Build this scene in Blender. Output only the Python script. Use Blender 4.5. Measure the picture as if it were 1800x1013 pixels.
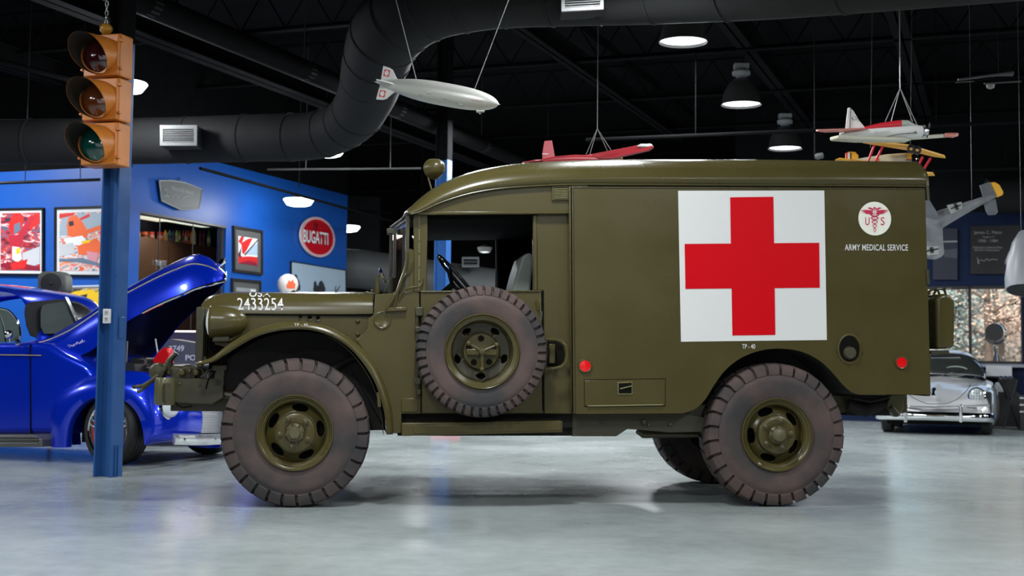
import bpy, bmesh, math, random
from mathutils import Vector, Matrix
random.seed(7)
PI = math.pi
for o in list(bpy.data.objects): bpy.data.objects.remove(o)
SC = bpy.context.scene
COL = SC.collection
# ------------------------------------------------------------------ camera
F, CX, CY, HOR, H = 2300.0, 900.0, 472.0, 625.0, 1.0
PITCH = math.atan((HOR-CY)/F); ROLL = math.radians(0.62)
camd = bpy.data.cameras.new('camera'); cam = bpy.data.objects.new('camera', camd); COL.objects.link(cam)
camd.sensor_width = 36; camd.sensor_fit = 'HORIZONTAL'; camd.lens = F/1800*36
camd.shift_y = -(506.5-CY)/1800
camd.clip_start = .05; camd.clip_end = 300
CAMM = Matrix.Translation((0, 0, H)) @ Matrix.Rotation(PI/2+PITCH, 4, 'X') @ Matrix.Rotation(ROLL, 4, 'Z')
cam.matrix_world = CAMM
SC.camera = cam
camd.dof.use_dof = True; camd.dof.focus_distance = 8.8; camd.dof.aperture_fstop = 2.8
SC.view_settings.view_transform = 'Standard'; SC.view_settings.look = 'None'
SC.view_settings.gamma = 1; SC.view_settings.use_curve_mapping = False
SC.view_settings.exposure = -0.48
# ------------------------------------------------------------------ world: overcast daylight outside the windows
w = bpy.data.worlds.new('world'); SC.world = w; w.use_nodes = True
nt = w.node_tree; bg = nt.nodes['Background']; sky = nt.nodes.new('ShaderNodeTexSky')
sky.sky_type = 'NISHITA'; sky.sun_elevation = math.radians(32); sky.sun_rotation = math.radians(200); sky.sun_disc = False
sky.dust_density = 4; sky.air_density = 1.0
nt.links.new(sky.outputs[0], bg.inputs[0]); bg.inputs[1].default_value = 0.4
# ------------------------------------------------------------------ room axes: A runs into the hall, B to the right
RA = math.radians(20.3)
A_ = Vector((math.sin(RA), math.cos(RA), 0)); B_ = Vector((math.cos(RA), -math.sin(RA), 0)); UP = Vector((0, 0, 1))
def rm(a, b, z=0): return A_*a + B_*b + UP*z
def light(name, kind, loc, energy, color=(1, 1, 1), size=.5, aim=None, size_y=None, spread=None, spot=None):
    l = bpy.data.lights.new(name, kind); l.energy = energy; l.color = color
    if kind == 'AREA':
        l.size = size
        if size_y: l.shape = 'RECTANGLE'; l.size_y = size_y
        else: l.shape = 'DISK'
        if spread: l.spread = spread
    if kind in ('POINT', 'SPOT'): l.shadow_soft_size = size
    if kind == 'SPOT': l.spot_size = spot or 2.6; l.spot_blend = .6
    o = bpy.data.objects.new(name, l); COL.objects.link(o); o.location = loc
    if aim is not None: o.rotation_euler = (Vector(aim)-Vector(loc)).to_track_quat('-Z', 'Y').to_euler()
    return o
CW = (.93, .97, 1.0)
LAMPZ = 4.12
# unseen high bays of the hall, plus fills added for floor, silver car, posters
for (a, b, e) in ((10.0, -2.85, 260), (6.6, -2.85, 360), (3.2, -2.85, 400), (-.5, -2.85, 340), (6.4, -8.4, 260), (3.0, -8.4, 260), (-.5, -8.4, 200),
               (3.2, 2.8, 400), (6.8, 2.8, 330), (10.2, 2.8, 260), (-.5, 2.8, 300), (13.5, 3.6, 330), (17, 3.6, 330), (13.5, 9, 260), (17, 8, 260), (13.4, -5.6, 420), (16, -6, 420), (19.5, -5, 420), (6.8, 8.2, 260), (-4, 0, 200), (12.3, -12.6, 480), (8.5, -12.8, 400)):
    light('bay_or_fill_light', 'AREA', rm(a, b, LAMPZ-.05), e*.62, CW, .5, rm(a, b, 0))
# added soft fill from the camera side, standing in for a glazed front
light('camera_side_fill', 'AREA', (-1.0, -5.5, 2.4), 130, (.97, .98, 1.0), 11, (0.5, 9, 1.2), 3.0)
sun = bpy.data.lights.new('sun', 'SUN'); sun.energy = 4.6; sun.angle = .05; sun.color = (1, .93, .82)
so = bpy.data.objects.new('sun', sun); COL.objects.link(so)
so.rotation_euler = (A_*1.0 + B_*.5 - UP*.9).to_track_quat('-Z', 'Y').to_euler()
# ------------------------------------------------------------------ pixel <-> world
def ray(px, py):
    d = CAMM.to_3x3() @ Vector(((px-CX)/F, -(py-CY)/F, -1)); return d
CAMP = Vector((0, 0, H))
def hit(px, py, p0, n):
    d = ray(px, py); p0 = Vector(p0); n = Vector(n)
    return CAMP + d*((p0-CAMP).dot(n)/d.dot(n))
def PY(px, py, Y): return hit(px, py, (0, Y, 0), (0, 1, 0))
def PZ(px, py, z=0): return hit(px, py, (0, 0, z), (0, 0, 1))
class Frame:
    def __init__(s, o, yaw):
        s.o = Vector(o); s.yaw = yaw
        s.e1 = Vector((math.cos(yaw), math.sin(yaw), 0)); s.e2 = Vector((-math.sin(yaw), math.cos(yaw), 0))
    def loc(s, p): d = Vector(p)-s.o; return Vector((d.dot(s.e1), d.dot(s.e2), d.z))
    def pix(s, px, py, v): return s.loc(hit(px, py, s.o+s.e2*v, s.e2))
    def pixu(s, px, py, u): return s.loc(hit(px, py, s.o+s.e1*u, s.e1))
    def pixz(s, px, py, z): return s.loc(hit(px, py, s.o+UP*z, UP))
# ------------------------------------------------------------------ materials
MATS = {}
def mat(name, color, rough=.5, metal=0, spec=.5, emit=None, es=0, noise=0, nscale=6, bump=0, bscale=60, coat=0, trans=0, alpha=1, rnoise=0, ior=1.45):
    if name in MATS: return MATS[name]
    m = bpy.data.materials.new(name); m.use_nodes = True; t = m.node_tree; b = t.nodes['Principled BSDF']
    c = tuple(color)+(1,)
    b.inputs['Base Color'].default_value = c; b.inputs['Roughness'].default_value = rough; b.inputs['Metallic'].default_value = metal
    b.inputs['Specular IOR Level'].default_value = spec; b.inputs['Coat Weight'].default_value = coat; b.inputs['IOR'].default_value = ior
    b.inputs['Coat Roughness'].default_value = .04
    b.inputs['Transmission Weight'].default_value = trans; b.inputs['Alpha'].default_value = alpha
    if emit: b.inputs['Emission Color'].default_value = tuple(emit)+(1,); b.inputs['Emission Strength'].default_value = es
    tc = t.nodes.new('ShaderNodeTexCoord')
    if noise or rnoise:
        n = t.nodes.new('ShaderNodeTexNoise'); n.inputs['Scale'].default_value = nscale; n.inputs['Detail'].default_value = 6
        t.links.new(tc.outputs['Object'], n.inputs['Vector'])
        if noise:
            r = t.nodes.new('ShaderNodeValToRGB'); r.color_ramp.elements[0].position = .3; r.color_ramp.elements[1].position = .7
            r.color_ramp.elements[0].color = tuple(x*(1-noise) for x in color)+(1,); r.color_ramp.elements[1].color = tuple(min(1, x*(1+noise)) for x in color)+(1,)
            t.links.new(n.outputs[0], r.inputs[0]); t.links.new(r.outputs[0], b.inputs['Base Color'])
        if rnoise:
            mr = t.nodes.new('ShaderNodeMapRange'); mr.inputs[1].default_value = .3; mr.inputs[2].default_value = .7
            mr.inputs[3].default_value = max(0.02, rough-rnoise); mr.inputs[4].default_value = rough+rnoise
            t.links.new(n.outputs[0], mr.inputs[0]); t.links.new(mr.outputs[0], b.inputs['Roughness'])
    if bump:
        n2 = t.nodes.new('ShaderNodeTexNoise'); n2.inputs['Scale'].default_value = bscale; n2.inputs['Detail'].default_value = 4
        t.links.new(tc.outputs['Object'], n2.inputs['Vector'])
        bp = t.nodes.new('ShaderNodeBump'); bp.inputs['Strength'].default_value = bump; bp.inputs['Distance'].default_value = .01
        t.links.new(n2.outputs[0], bp.inputs['Height']); t.links.new(bp.outputs[0], b.inputs['Normal'])
    MATS[name] = m; return m
OLIVE = mat('olive_paint', (.055, .0455, .0145), .26, spec=.38, noise=.06, nscale=2.5, rnoise=.05)
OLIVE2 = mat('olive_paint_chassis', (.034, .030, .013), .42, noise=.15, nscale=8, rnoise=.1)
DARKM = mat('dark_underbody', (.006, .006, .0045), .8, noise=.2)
RUBBER = mat('tyre_rubber', (.046, .036, .033), .7, noise=.38, nscale=4, bump=.12, bscale=70, spec=.3)
_r = [n for n in RUBBER.node_tree.nodes if n.type == 'VALTORGB'][0].color_ramp.elements
_r[0].color = (.030, .029, .030, 1); _r[1].color = (.078, .052, .046, 1); _r[0].position = .36; _r[1].position = .66
RUBBER2 = mat('clean_tyre_rubber', (.014, .014, .015), .55, noise=.1)
WHITEP = mat('white_paint', (.59, .59, .575), .35, spec=.35)
REDP = mat('red_paint', (.50, .001, .006), .4, spec=.12)
CREAM = mat('cream_white_paint', (.72, .71, .62), .35)
REDLENS = mat('red_reflector', (.65, .004, .006), .2, coat=.5)
CHROME = mat('chrome', (.85, .86, .88), .06, 1)
STEEL = mat('brushed_steel', (.5, .5, .52), .3, 1)
BLACK = mat('black_plastic', (.012, .012, .013), .4)
BLACKM = mat('matt_black', (.006, .006, .007), .8)
CEIL = mat('black_ceiling_paint', (.004, .0042, .0048), .9, spec=.1, noise=.3)
CEILM = mat('painted_ceiling_steel', (.005, .0052, .0056), .9, spec=.08, noise=.2)
DUCT = mat('dark_grey_duct', (.015, .0155, .016), .75, spec=.15, noise=.12, nscale=3)
COLBLUE = mat('blue_column_paint', (.018, .075, .235), .32, noise=.06, rnoise=.05)
CARBLUE = mat('metallic_blue_car_paint', (.001, .028, .62), .22, metal=.45, coat=1)
SILVER = mat('silver_car_paint', (.52, .525, .53), .3, metal=.35, coat=1)
AMBER = mat('amber_signal_paint', (.52, .17, .022), .38, noise=.12, nscale=5, bump=.08, bscale=8)
AMBERIN = mat('dark_visor_inside', (.012, .011, .008), .7)
GREY = mat('light_grey_paint', (.35, .36, .37), .45)
MIDGREY = mat('mid_grey_paint', (.15, .155, .17), .5, noise=.15)
GLASS = mat('clear_glass', (.9, .95, .93), .02, trans=1, ior=1.1)
def archglass(name, tint, fac):
    m = bpy.data.materials.new(name); m.use_nodes = True; t = m.node_tree; t.nodes.clear()
    o = t.nodes.new('ShaderNodeOutputMaterial'); mx = t.nodes.new('ShaderNodeMixShader'); tr = t.nodes.new('ShaderNodeBsdfTransparent'); gl = t.nodes.new('ShaderNodeBsdfGlossy')
    fr = t.nodes.new('ShaderNodeFresnel'); fr.inputs[0].default_value = 1.5
    ad = t.nodes.new('ShaderNodeMath'); ad.operation = 'ADD'; ad.inputs[1].default_value = fac
    ge = t.nodes.new('ShaderNodeNewGeometry'); iv = t.nodes.new('ShaderNodeMath'); iv.operation = 'SUBTRACT'; iv.inputs[0].default_value = 1
    ml = t.nodes.new('ShaderNodeMath'); ml.operation = 'MULTIPLY'
    t.links.new(fr.outputs[0], ad.inputs[0]); t.links.new(ge.outputs['Backfacing'], iv.inputs[1]); t.links.new(ad.outputs[0], ml.inputs[0]); t.links.new(iv.outputs[0], ml.inputs[1]); t.links.new(ml.outputs[0], mx.inputs[0])
    tr.inputs[0].default_value = tuple(tint)+(1,); gl.inputs['Roughness'].default_value = .02
    t.links.new(tr.outputs[0], mx.inputs[1]); t.links.new(gl.outputs[0], mx.inputs[2]); t.links.new(mx.outputs[0], o.inputs[0])
    MATS[name] = m; return m
PANE = archglass('window_pane', (.95, .97, .96), .0)
CARGLASS = archglass('car_glass', (.35, .4, .38), .04)
# ------------------------------------------------------------------ mesh builders
class MB:
    def __init__(s): s.v = []; s.f = []
    def add(s, vs, fs):
        n = len(s.v); s.v += [Vector(x) for x in vs]; s.f += [tuple(n+i for i in f) for f in fs]; return s
    def box(s, a, b):
        x0, y0, z0 = a; x1, y1, z1 = b
        return s.add([(x0,y0,z0),(x1,y0,z0),(x1,y1,z0),(x0,y1,z0),(x0,y0,z1),(x1,y0,z1),(x1,y1,z1),(x0,y1,z1)],
                     [(0,3,2,1),(4,5,6,7),(0,1,5,4),(1,2,6,5),(2,3,7,6),(3,0,4,7)])
    def obox(s, c, ex, ey, ez):   # oriented box, half axes
        c = Vector(c); ex = Vector(ex); ey = Vector(ey); ez = Vector(ez)
        vs = [c+ex*i+ey*j+ez*k for k in (-1, 1) for (i, j) in ((-1,-1),(1,-1),(1,1),(-1,1))]
        return s.add(vs, [(0,3,2,1),(4,5,6,7),(0,1,5,4),(1,2,6,5),(2,3,7,6),(3,0,4,7)])
    def grid(s, rows, closed=False, cap=False):
        m = len(rows[0]); vs = [p for r in rows for p in r]; fs = []
        for i in range(len(rows)-1):
            for j in range(m if closed else m-1):
                k = (j+1) % m; fs.append((i*m+j, i*m+k, (i+1)*m+k, (i+1)*m+j))
        if cap: fs.append(tuple(range(m-1, -1, -1))); fs.append(tuple((len(rows)-1)*m+j for j in range(m)))
        return s.add(vs, fs)
    def prism(s, poly, off):      # poly: 3d points, off: extrusion vector
        n = len(poly); off = Vector(off)
        vs = [Vector(p) for p in poly]+[Vector(p)+off for p in poly]
        return s.add(vs, [tuple(range(n)), tuple(range(2*n-1, n-1, -1))]+[(i, i+n, (i+1) % n+n, (i+1) % n) for i in range(n)])
    def slab(s, poly, t):         # prism along polygon normal, centred
        nrm = Vector((0, 0, 0)); P = [Vector(p) for p in poly]
        for i in range(len(P)): nrm += P[i].cross(P[(i+1) % len(P)])
        nrm.normalize(); return s.prism([p-nrm*t/2 for p in P], nrm*t)
    def tube(s, pts, r, n=10, cap=True):
        pts = [Vector(p) for p in pts]; rs = r if isinstance(r, (list, tuple)) else [r]*len(pts)
        rows = []; prev = None
        for i, p in enumerate(pts):
            d = (pts[min(i+1, len(pts)-1)]-pts[max(i-1, 0)]).normalized()
            if prev is None:
                x = d.orthogonal().normalized()
            else:
                x = (prev-d*prev.dot(d)).normalized()
            prev = x; y = d.cross(x)
            rows.append([p+(x*math.cos(2*PI*k/n)+y*math.sin(2*PI*k/n))*rs[i] for k in range(n)])
        return s.grid(rows, True, cap)
    def lathe(s, prof, c=(0, 0, 0), axis=(0, 0, 1), n=32, cap=False, sx=1, sy=1):   # prof: (radius, height along axis)
        ax = Vector(axis).normalized(); x = ax.orthogonal().normalized()
        if abs(ax.y) > .9: x = Vector((1, 0, 0))
        y = ax.cross(x); c = Vector(c)
        rows = [[c+ax*h+(x*math.cos(2*PI*k/n)*sx+y*math.sin(2*PI*k/n)*sy)*r for k in range(n)] for (r, h) in prof]
        return s.grid(rows, True, cap)
    def build(s, name, m, parent=None, smooth=35, bevel=0, seg=2, solid=0, label=None, sub=0):
        me = bpy.data.meshes.new(name); me.from_pydata([tuple(v) for v in s.v], [], s.f); me.update()
        bm = bmesh.new(); bm.from_mesh(me); bmesh.ops.remove_doubles(bm, verts=bm.verts, dist=1e-5)
        bmesh.ops.dissolve_degenerate(bm, edges=bm.edges, dist=1e-6)
        bmesh.ops.recalc_face_normals(bm, faces=bm.faces); bm.to_mesh(me); bm.free()
        me.materials.append(m)
        if smooth:
            me.polygons.foreach_set('use_smooth', [True]*len(me.polygons)); me.set_sharp_from_angle(angle=math.radians(smooth))
        o = bpy.data.objects.new(name, me); COL.objects.link(o)
        if parent: o.parent = parent
        if solid: md = o.modifiers.new('solid', 'SOLIDIFY'); md.thickness = solid; md.offset = 0
        if bevel:
            md = o.modifiers.new('bevel', 'BEVEL'); md.width = bevel; md.segments = seg; md.limit_method = 'ANGLE'; md.angle_limit = math.radians(35); md.harden_normals = False
        if sub: md = o.modifiers.new('sub', 'SUBSURF'); md.levels = sub; md.render_levels = sub
        if label: o['label'] = label
        return o
def tag(o, label=None, cat=None, group=None, kind=None):
    if label: o['label'] = label
    if cat: o['category'] = cat
    if group: o['group'] = group
    if kind: o['kind'] = kind
    return o
def empty(name, loc=(0, 0, 0), yaw=0, parent=None):
    o = bpy.data.objects.new(name, None); o.empty_display_size = .1; COL.objects.link(o); o.location = loc; o.rotation_euler = (0, 0, yaw)
    if parent: o.parent = parent
    return o
def copy_tree(o, parent=None):
    c = o.copy(); COL.objects.link(c); c.parent = parent
    for ch in o.children: copy_tree(ch, c)
    return c
def catmull(pts, k=6):
    P = [Vector(p) for p in pts]; out = []
    for i in range(len(P)-1):
        p0, p1, p2, p3 = P[max(i-1, 0)], P[i], P[i+1], P[min(i+2, len(P)-1)]
        for j in range(k):
            t = j/k
            out.append(.5*((2*p1)+(p2-p0)*t+(2*p0-5*p1+4*p2-p3)*t*t+(3*p1-p0-3*p2+p3)*t**3))
    out.append(P[-1]); return out
def c2(pts, k=6): return [(p.x, p.y) for p in catmull([(a, b, 0) for a, b in pts], k)]
def resample(pts, n):
    P = [Vector(p) for p in pts]; L = [0]
    for i in range(1, len(P)): L.append(L[-1]+(P[i]-P[i-1]).length)
    out = []; j = 0
    for k in range(n):
        t = L[-1]*k/(n-1)
        while j < len(P)-2 and L[j+1] < t: j += 1
        d = L[j+1]-L[j]; q = 0 if d == 0 else min(1, (t-L[j])/d); out.append(P[j].lerp(P[j+1], q))
    return out
def lettering(text, fn, m, parent=None, name='lettering', offset=0, space=1.0, res=3):
    """paint-thin text; fn maps (0..1, 0..1) of the text's box to a point"""
    cu = bpy.data.curves.new('t', 'FONT'); cu.body = text; cu.offset = offset; cu.resolution_u = res; cu.space_character = space
    to = bpy.data.objects.new('t', cu); COL.objects.link(to); bpy.context.view_layer.update()
    me = bpy.data.meshes.new_from_object(to.evaluated_get(bpy.context.evaluated_depsgraph_get()))
    bpy.data.objects.remove(to); bpy.data.curves.remove(cu)
    xs = [v.co.x for v in me.vertices]; ys = [v.co.y for v in me.vertices]
    x0, x1, y0, y1 = min(xs), max(xs), min(ys), max(ys)
    for v in me.vertices: v.co = fn((v.co.x-x0)/(x1-x0), (v.co.y-y0)/(y1-y0))
    me.name = name; me.materials.clear(); me.materials.append(m)
    o = bpy.data.objects.new(name, me); COL.objects.link(o); o.parent = parent; return o
def quadmap(p00, p10, p01, p11):
    p00, p10, p01, p11 = map(Vector, (p00, p10, p01, p11))
    return lambda s, t: p00.lerp(p10, s).lerp(p01.lerp(p11, s), t)
# ================================================================== ROOM
def floor_material():
    m = bpy.data.materials.new('polished_epoxy_floor'); m.use_nodes = True; t = m.node_tree; b = t.nodes['Principled BSDF']
    tc = t.nodes.new('ShaderNodeTexCoord')
    n = t.nodes.new('ShaderNodeTexNoise'); n.inputs['Scale'].default_value = .55; n.inputs['Detail'].default_value = 7; n.inputs['Roughness'].default_value = .62
    n2 = t.nodes.new('ShaderNodeTexNoise'); n2.inputs['Scale'].default_value = 7; n2.inputs['Detail'].default_value = 8; n2.inputs['Roughness'].default_value = .7
    r = t.nodes.new('ShaderNodeValToRGB'); r.color_ramp.elements[0].position = .3; r.color_ramp.elements[1].position = .72
    r.color_ramp.elements[0].color = (.235, .268, .26, 1); r.color_ramp.elements[1].color = (.35, .385, .375, 1)
    mx = t.nodes.new('ShaderNodeMix'); mx.data_type = 'RGBA'; mx.blend_type = 'MULTIPLY'; mx.inputs[0].default_value = .6
    r2 = t.nodes.new('ShaderNodeValToRGB'); r2.color_ramp.elements[0].position = .35; r2.color_ramp.elements[1].position = .6
    r2.color_ramp.elements[0].color = (.78, .78, .78, 1); r2.color_ramp.elements[1].color = (1, 1, 1, 1)
    for q in (n, n2): t.links.new(tc.outputs['Object'], q.inputs['Vector'])
    t.links.new(n.outputs[0], r.inputs[0]); t.links.new(n2.outputs[0], r2.inputs[0])
    t.links.new(r.outputs[0], mx.inputs[6]); t.links.new(r2.outputs[0], mx.inputs[7])
    # worn scuffs
    v = t.nodes.new('ShaderNodeTexNoise'); v.inputs['Scale'].default_value = 3.2; v.inputs['Detail'].default_value = 10; v.inputs['Roughness'].default_value = .8
    mp = t.nodes.new('ShaderNodeMapping'); mp.inputs['Scale'].default_value = (.35, 1.6, 1); mp.inputs['Rotation'].default_value = (0, 0, .35)
    t.links.new(tc.outputs['Object'], mp.inputs[0]); t.links.new(mp.outputs[0], v.inputs['Vector'])
    r3 = t.nodes.new('ShaderNodeValToRGB'); r3.color_ramp.elements[0].position = .66; r3.color_ramp.elements[1].position = .71
    r3.color_ramp.elements[0].color = (0, 0, 0, 1); r3.color_ramp.elements[1].color = (.5, .5, .5, 1)
    m3 = t.nodes.new('ShaderNodeMix'); m3.data_type = 'RGBA'; m3.inputs[7].default_value = (.42, .43, .42, 1)
    t.links.new(v.outputs[0], r3.inputs[0]); t.links.new(r3.outputs[0], m3.inputs[0]); t.links.new(mx.outputs[2], m3.inputs[6])
    t.links.new(m3.outputs[2], b.inputs['Base Color'])
    mr = t.nodes.new('ShaderNodeMapRange'); mr.inputs[1].default_value = .3; mr.inputs[2].default_value = .7; mr.inputs[3].default_value = .15; mr.inputs[4].default_value = .30
    t.links.new(n.outputs[0], mr.inputs[0]); t.links.new(mr.outputs[0], b.inputs['Roughness'])
    bp = t.nodes.new('ShaderNodeBump'); bp.inputs['Strength'].default_value = .06; bp.inputs['Distance'].default_value = .02
    n4 = t.nodes.new('ShaderNodeTexNoise'); n4.inputs['Scale'].default_value = 1.6; n4.inputs['Detail'].default_value = 3
    t.links.new(tc.outputs['Object'], n4.inputs['Vector']); t.links.new(n4.outputs[0], bp.inputs['Height']); t.links.new(bp.outputs[0], b.inputs['Normal'])
    b.inputs['Specular IOR Level'].default_value = .5
    return m
FLOORM = floor_material()
CE = 5.4
def rbox(mb, a0, a1, b0, b1, z0, z1):
    return mb.obox(rm((a0+a1)/2, (b0+b1)/2, (z0+z1)/2), A_*(a1-a0)/2, B_*(b1-b0)/2, UP*(z1-z0)/2)
def struct(o): o['kind'] = 'structure'; return o
AW, BW, AC = 21.95, -10.67, 14.2           # window wall, office side wall, office corner
m = MB(); rbox(m, -9, AW+.2, -22, 16, -.2, 0); rbox(m, AW+.2, 31, -22, -3.9, -.2, 0); struct(m.build('floor', FLOORM, smooth=0))
m = MB(); rbox(m, -9, AW+.2, -22, 16, CE, CE+.15); rbox(m, AW+.2, 31, -22, -3.9, CE, CE+.15); struct(m.build('ceiling', CEIL, smooth=0))
WBLUE = mat('blue_wall_paint', (.006, .08, .38), .45, noise=.04)
WNAVY = mat('navy_wall_paint', (.0022, .010, .040), .6, spec=.2, noise=.08)
WDARK = mat('dark_wall_paint', (.005, .0053, .006), .8, spec=.15, noise=.2)
# office block: end wall with the posters, side wall with display window
def pa(px, py=500, b=BW): p = hit(px, py, rm(0, b), B_); return p.dot(A_)          # a of a pixel on the side wall
def pz(px, py, b=BW): return hit(px, py, rm(0, b), B_).z
A_END = pa(608)
D0, D1 = AC+.35, pa(395)
DZ1 = pz(395, 401); DZ1b = pz(228, 366)
ZE, ZS = 3.42, 3.78
struct(rbox(MB(), AC, AC+.15, -22, BW, 0, ZE).build('wall_left_end', WBLUE, smooth=0))
m = MB(); rbox(m, AC, AC+.15, -22, BW, ZE, CE); rbox(m, AC+.15, A_END, BW-.15, BW, ZS, CE); rbox(m, A_END-.15, A_END, -22, BW-.15, ZS, CE); struct(m.build('wall_left_upper', CEIL, smooth=0))
m = MB(); rbox(m, AC+.15, D0, BW-.15, BW, 0, ZS); rbox(m, D1, A_END, BW-.15, BW, 0, ZS); rbox(m, D0, D1, BW-.15, BW, DZ1, ZS)
rbox(m, A_END-.15, A_END, -22, BW-.15, 0, ZS)
struct(m.build('wall_left', WBLUE, smooth=0))
# far walls
struct(rbox(MB(), 30.5, 30.7, -22, -4.0, 0, CE).build('wall_back_far', WDARK, smooth=0))
struct(rbox(MB(), AW, 30.7, -4.1, -3.9, 0, CE).build('wall_back_side', WDARK, smooth=0))
# window wall
def wb(px, py): return hit(px, py, rm(AW, 0), A_).dot(B_)
def wz(px, py): return hit(px, py, rm(AW, 0), A_).z
WZ0, WZ1 = wz(1740, 640), wz(1740, 503)
WB0, WBM, WB1 = wb(1560, 560), wb(1705, 560), wb(1797, 560)
WB2 = WB1+2.0
ZN = 3.35
m = MB(); rbox(m, AW, AW+.2, -3.9, 16, ZN, CE); struct(m.build('wall_back_upper', WDARK, smooth=0))
m = MB(); rbox(m, AW, AW+.2, -3.9, WB0, 0, ZN); rbox(m, AW, AW+.2, WB0, 16, WZ1, ZN); rbox(m, AW, AW+.2, WB0, 16, 0, WZ0)
rbox(m, AW, AW+.2, WB1-.0, WB1+.12, WZ0, WZ1); rbox(m, AW, AW+.2, WB1+1.9, 16, WZ0, WZ1)
struct(m.build('wall_back', WNAVY, smooth=0))
for i, (b0, b1) in enumerate(((WB0, WBM), (WBM, WB1), (WB1+.12, WB1+1.9))):
    m = MB(); fw = .045
    rbox(m, AW-.02, AW+.1, b0, b1, WZ0, WZ0+fw); rbox(m, AW-.02, AW+.1, b0, b1, WZ1-fw, WZ1); rbox(m, AW-.02, AW+.1, b0, b0+fw/2, WZ0, WZ1); rbox(m, AW-.02, AW+.1, b1-fw/2, b1, WZ0, WZ1)
    fr = struct(m.build('window_%d' % (i+1), BLACK, smooth=0))
    g = rbox(MB(), AW+.03, AW+.04, b0+.02, b1-.02, WZ0+.04, WZ1-.04).build('pane', PANE, fr, smooth=0)
struct(rbox(MB(), AW-.12, AW, WB0, 12, WZ0-.05, WZ0).build('trim_1', mat('grey_sill', (.2, .22, .25), .4), smooth=0))
struct(rbox(MB(), -9, -8.8, -22, 16, 0, CE).build('wall_front', WDARK, smooth=0))
struct(rbox(MB(), -9, AW, 15.8, 16, 0, CE).build('wall_right', WDARK, smooth=0))
struct(rbox(MB(), -9, AC, -22, -21.8, 0, CE).build('wall_left_far', WDARK, smooth=0))
# ---- ceiling steel: long sloping-looking members run along A
def zline(px, py, z): p = PZ(px, py, z); return p
def beam_a(px, py, z, a0, a1, w, h, name='ceiling_beam', m_=CEILM, pipe=0):
    p = PZ(px, py, z); b = p.dot(B_)
    mb = MB()
    if pipe: mb.tube([rm(a0, b, z), rm(a1, b, z)], pipe, 14)
    else:
        rbox(mb, a0, a1, b-w/2, b+w/2, z, z+.02); rbox(mb, a0, a1, b-w/2, b+w/2, z+h-.02, z+h); rbox(mb, a0, a1, b-.012, b+.012, z, z+h)
    return mb.build(name, m_)
BEAMS = [(420, 130, 4.25, 3, 30, .26, .35), (1000, 114, 4.7, 3, 21.8, .16, .25), (1368, 158, 4.78, 3, 21.8, .2, .3), (1610, 150, 4.75, 3, 21.8, .2, .3), (60, 138, 4.5, 3, 14, .2, .3)]
for k, q in enumerate(BEAMS): struct(beam_a(*q, name='ceiling_beam'))
struct(beam_a(1120, 128, 4.95, 3, 21.8, .04, .1, name='ceiling_angle_bar'))
p1 = beam_a(760, 218, 4.05, 6, 28, 0, 0, name='ceiling_pipe', pipe=.115)
tag(p1, 'long black lagged pipe running away under the ceiling behind the airship', 'pipe')
for a in (9.5, 12.3, 14.6, 17.5, 20.5):
    bb = PZ(760, 218, 4.05).dot(B_)
    MB().lathe([(.118, -.06), (.122, -.06), (.122, .06), (.118, .06)], rm(a, bb, 4.05), A_, 16).build('pipe_clamp', BLACKM, p1)
    MB().tube([rm(a, bb, 4.16), rm(a, bb, CE)], .008, 6).build('hanger_rod', BLACKM, p1)
# open web joists crossing the hall (along B)
def joist(a, z, b0, b1, h=.5, d=.035):
    mb = MB()
    rbox(mb, a-.05, a+.05, b0, b1, z, z+.02); rbox(mb, a-.004, a+.004, b0, b1, z, z+.06); rbox(mb, a-.05, a+.05, b0, b1, z+h, z+h+.03)
    n = int((b1-b0)/.6); s = (b1-b0)/n
    for i in range(n):
        x0 = b0+i*s; mb.tube([rm(a, x0, z+.03), rm(a, x0+s/2, z+h)], .011, 5); mb.tube([rm(a, x0+s/2, z+h), rm(a, x0+s, z+.03)], .011, 5)
    return struct(mb.build('ceiling_joist', CEILM))
for a in (8.0, 10.6, 13.2, 15.8, 18.4, 21.0): joist(a, 4.75, -12 if a < 20 else -12, 13)
for a in (24.5, 27.5): joist(a, 4.4, -20, -4.2)
# conduit lines at mid height
def conduit(px0, py0, px1, py1, Y, r, label, m_=CEILM):
    p, q = PY(px0, py0, Y), PY(px1, py1, Y)
    d = (q-p).normalized()
    o = MB().tube([p, q], r, 8).build('conduit', m_); tag(o, label, 'conduit')
    for t in (.25, .8):
        s = p.lerp(q, t); MB().tube([s, (s.x, s.y, CE)], .006, 5).build('hanger_rod', m_, o)
    return o
conduit(470, 298, 740, 296, 18, .014, 'thin grey conduit line left of the round horn lamp on the cab roof', mat('grey_conduit', (.05, .05, .05), .5))
conduit(1030, 246, 1800, 214, 14, .02, 'long black conduit running behind the suspended white and red model plane')
conduit(1640, 300, 1800, 296, 17, .02, 'thin black conduit low over the navy wall at the right')
conduit(0, 108, 200, 160, 14, .03, 'dark sloping pipe behind the orange traffic signal')
struct(MB().tube([PY(352, 296, 16), PY(470, 328, 17.5), PY(700, 392, 23)], .02, 8).build('ceiling_strut', CEILM))
conduit(610, 372, 690, 374, 24, .02, 'grey conduit beside the corner of the blue wall')
conduit(0, 322, 176, 316, 16.2, .02, 'black cable line running over the framed posters', BLACK)
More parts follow.
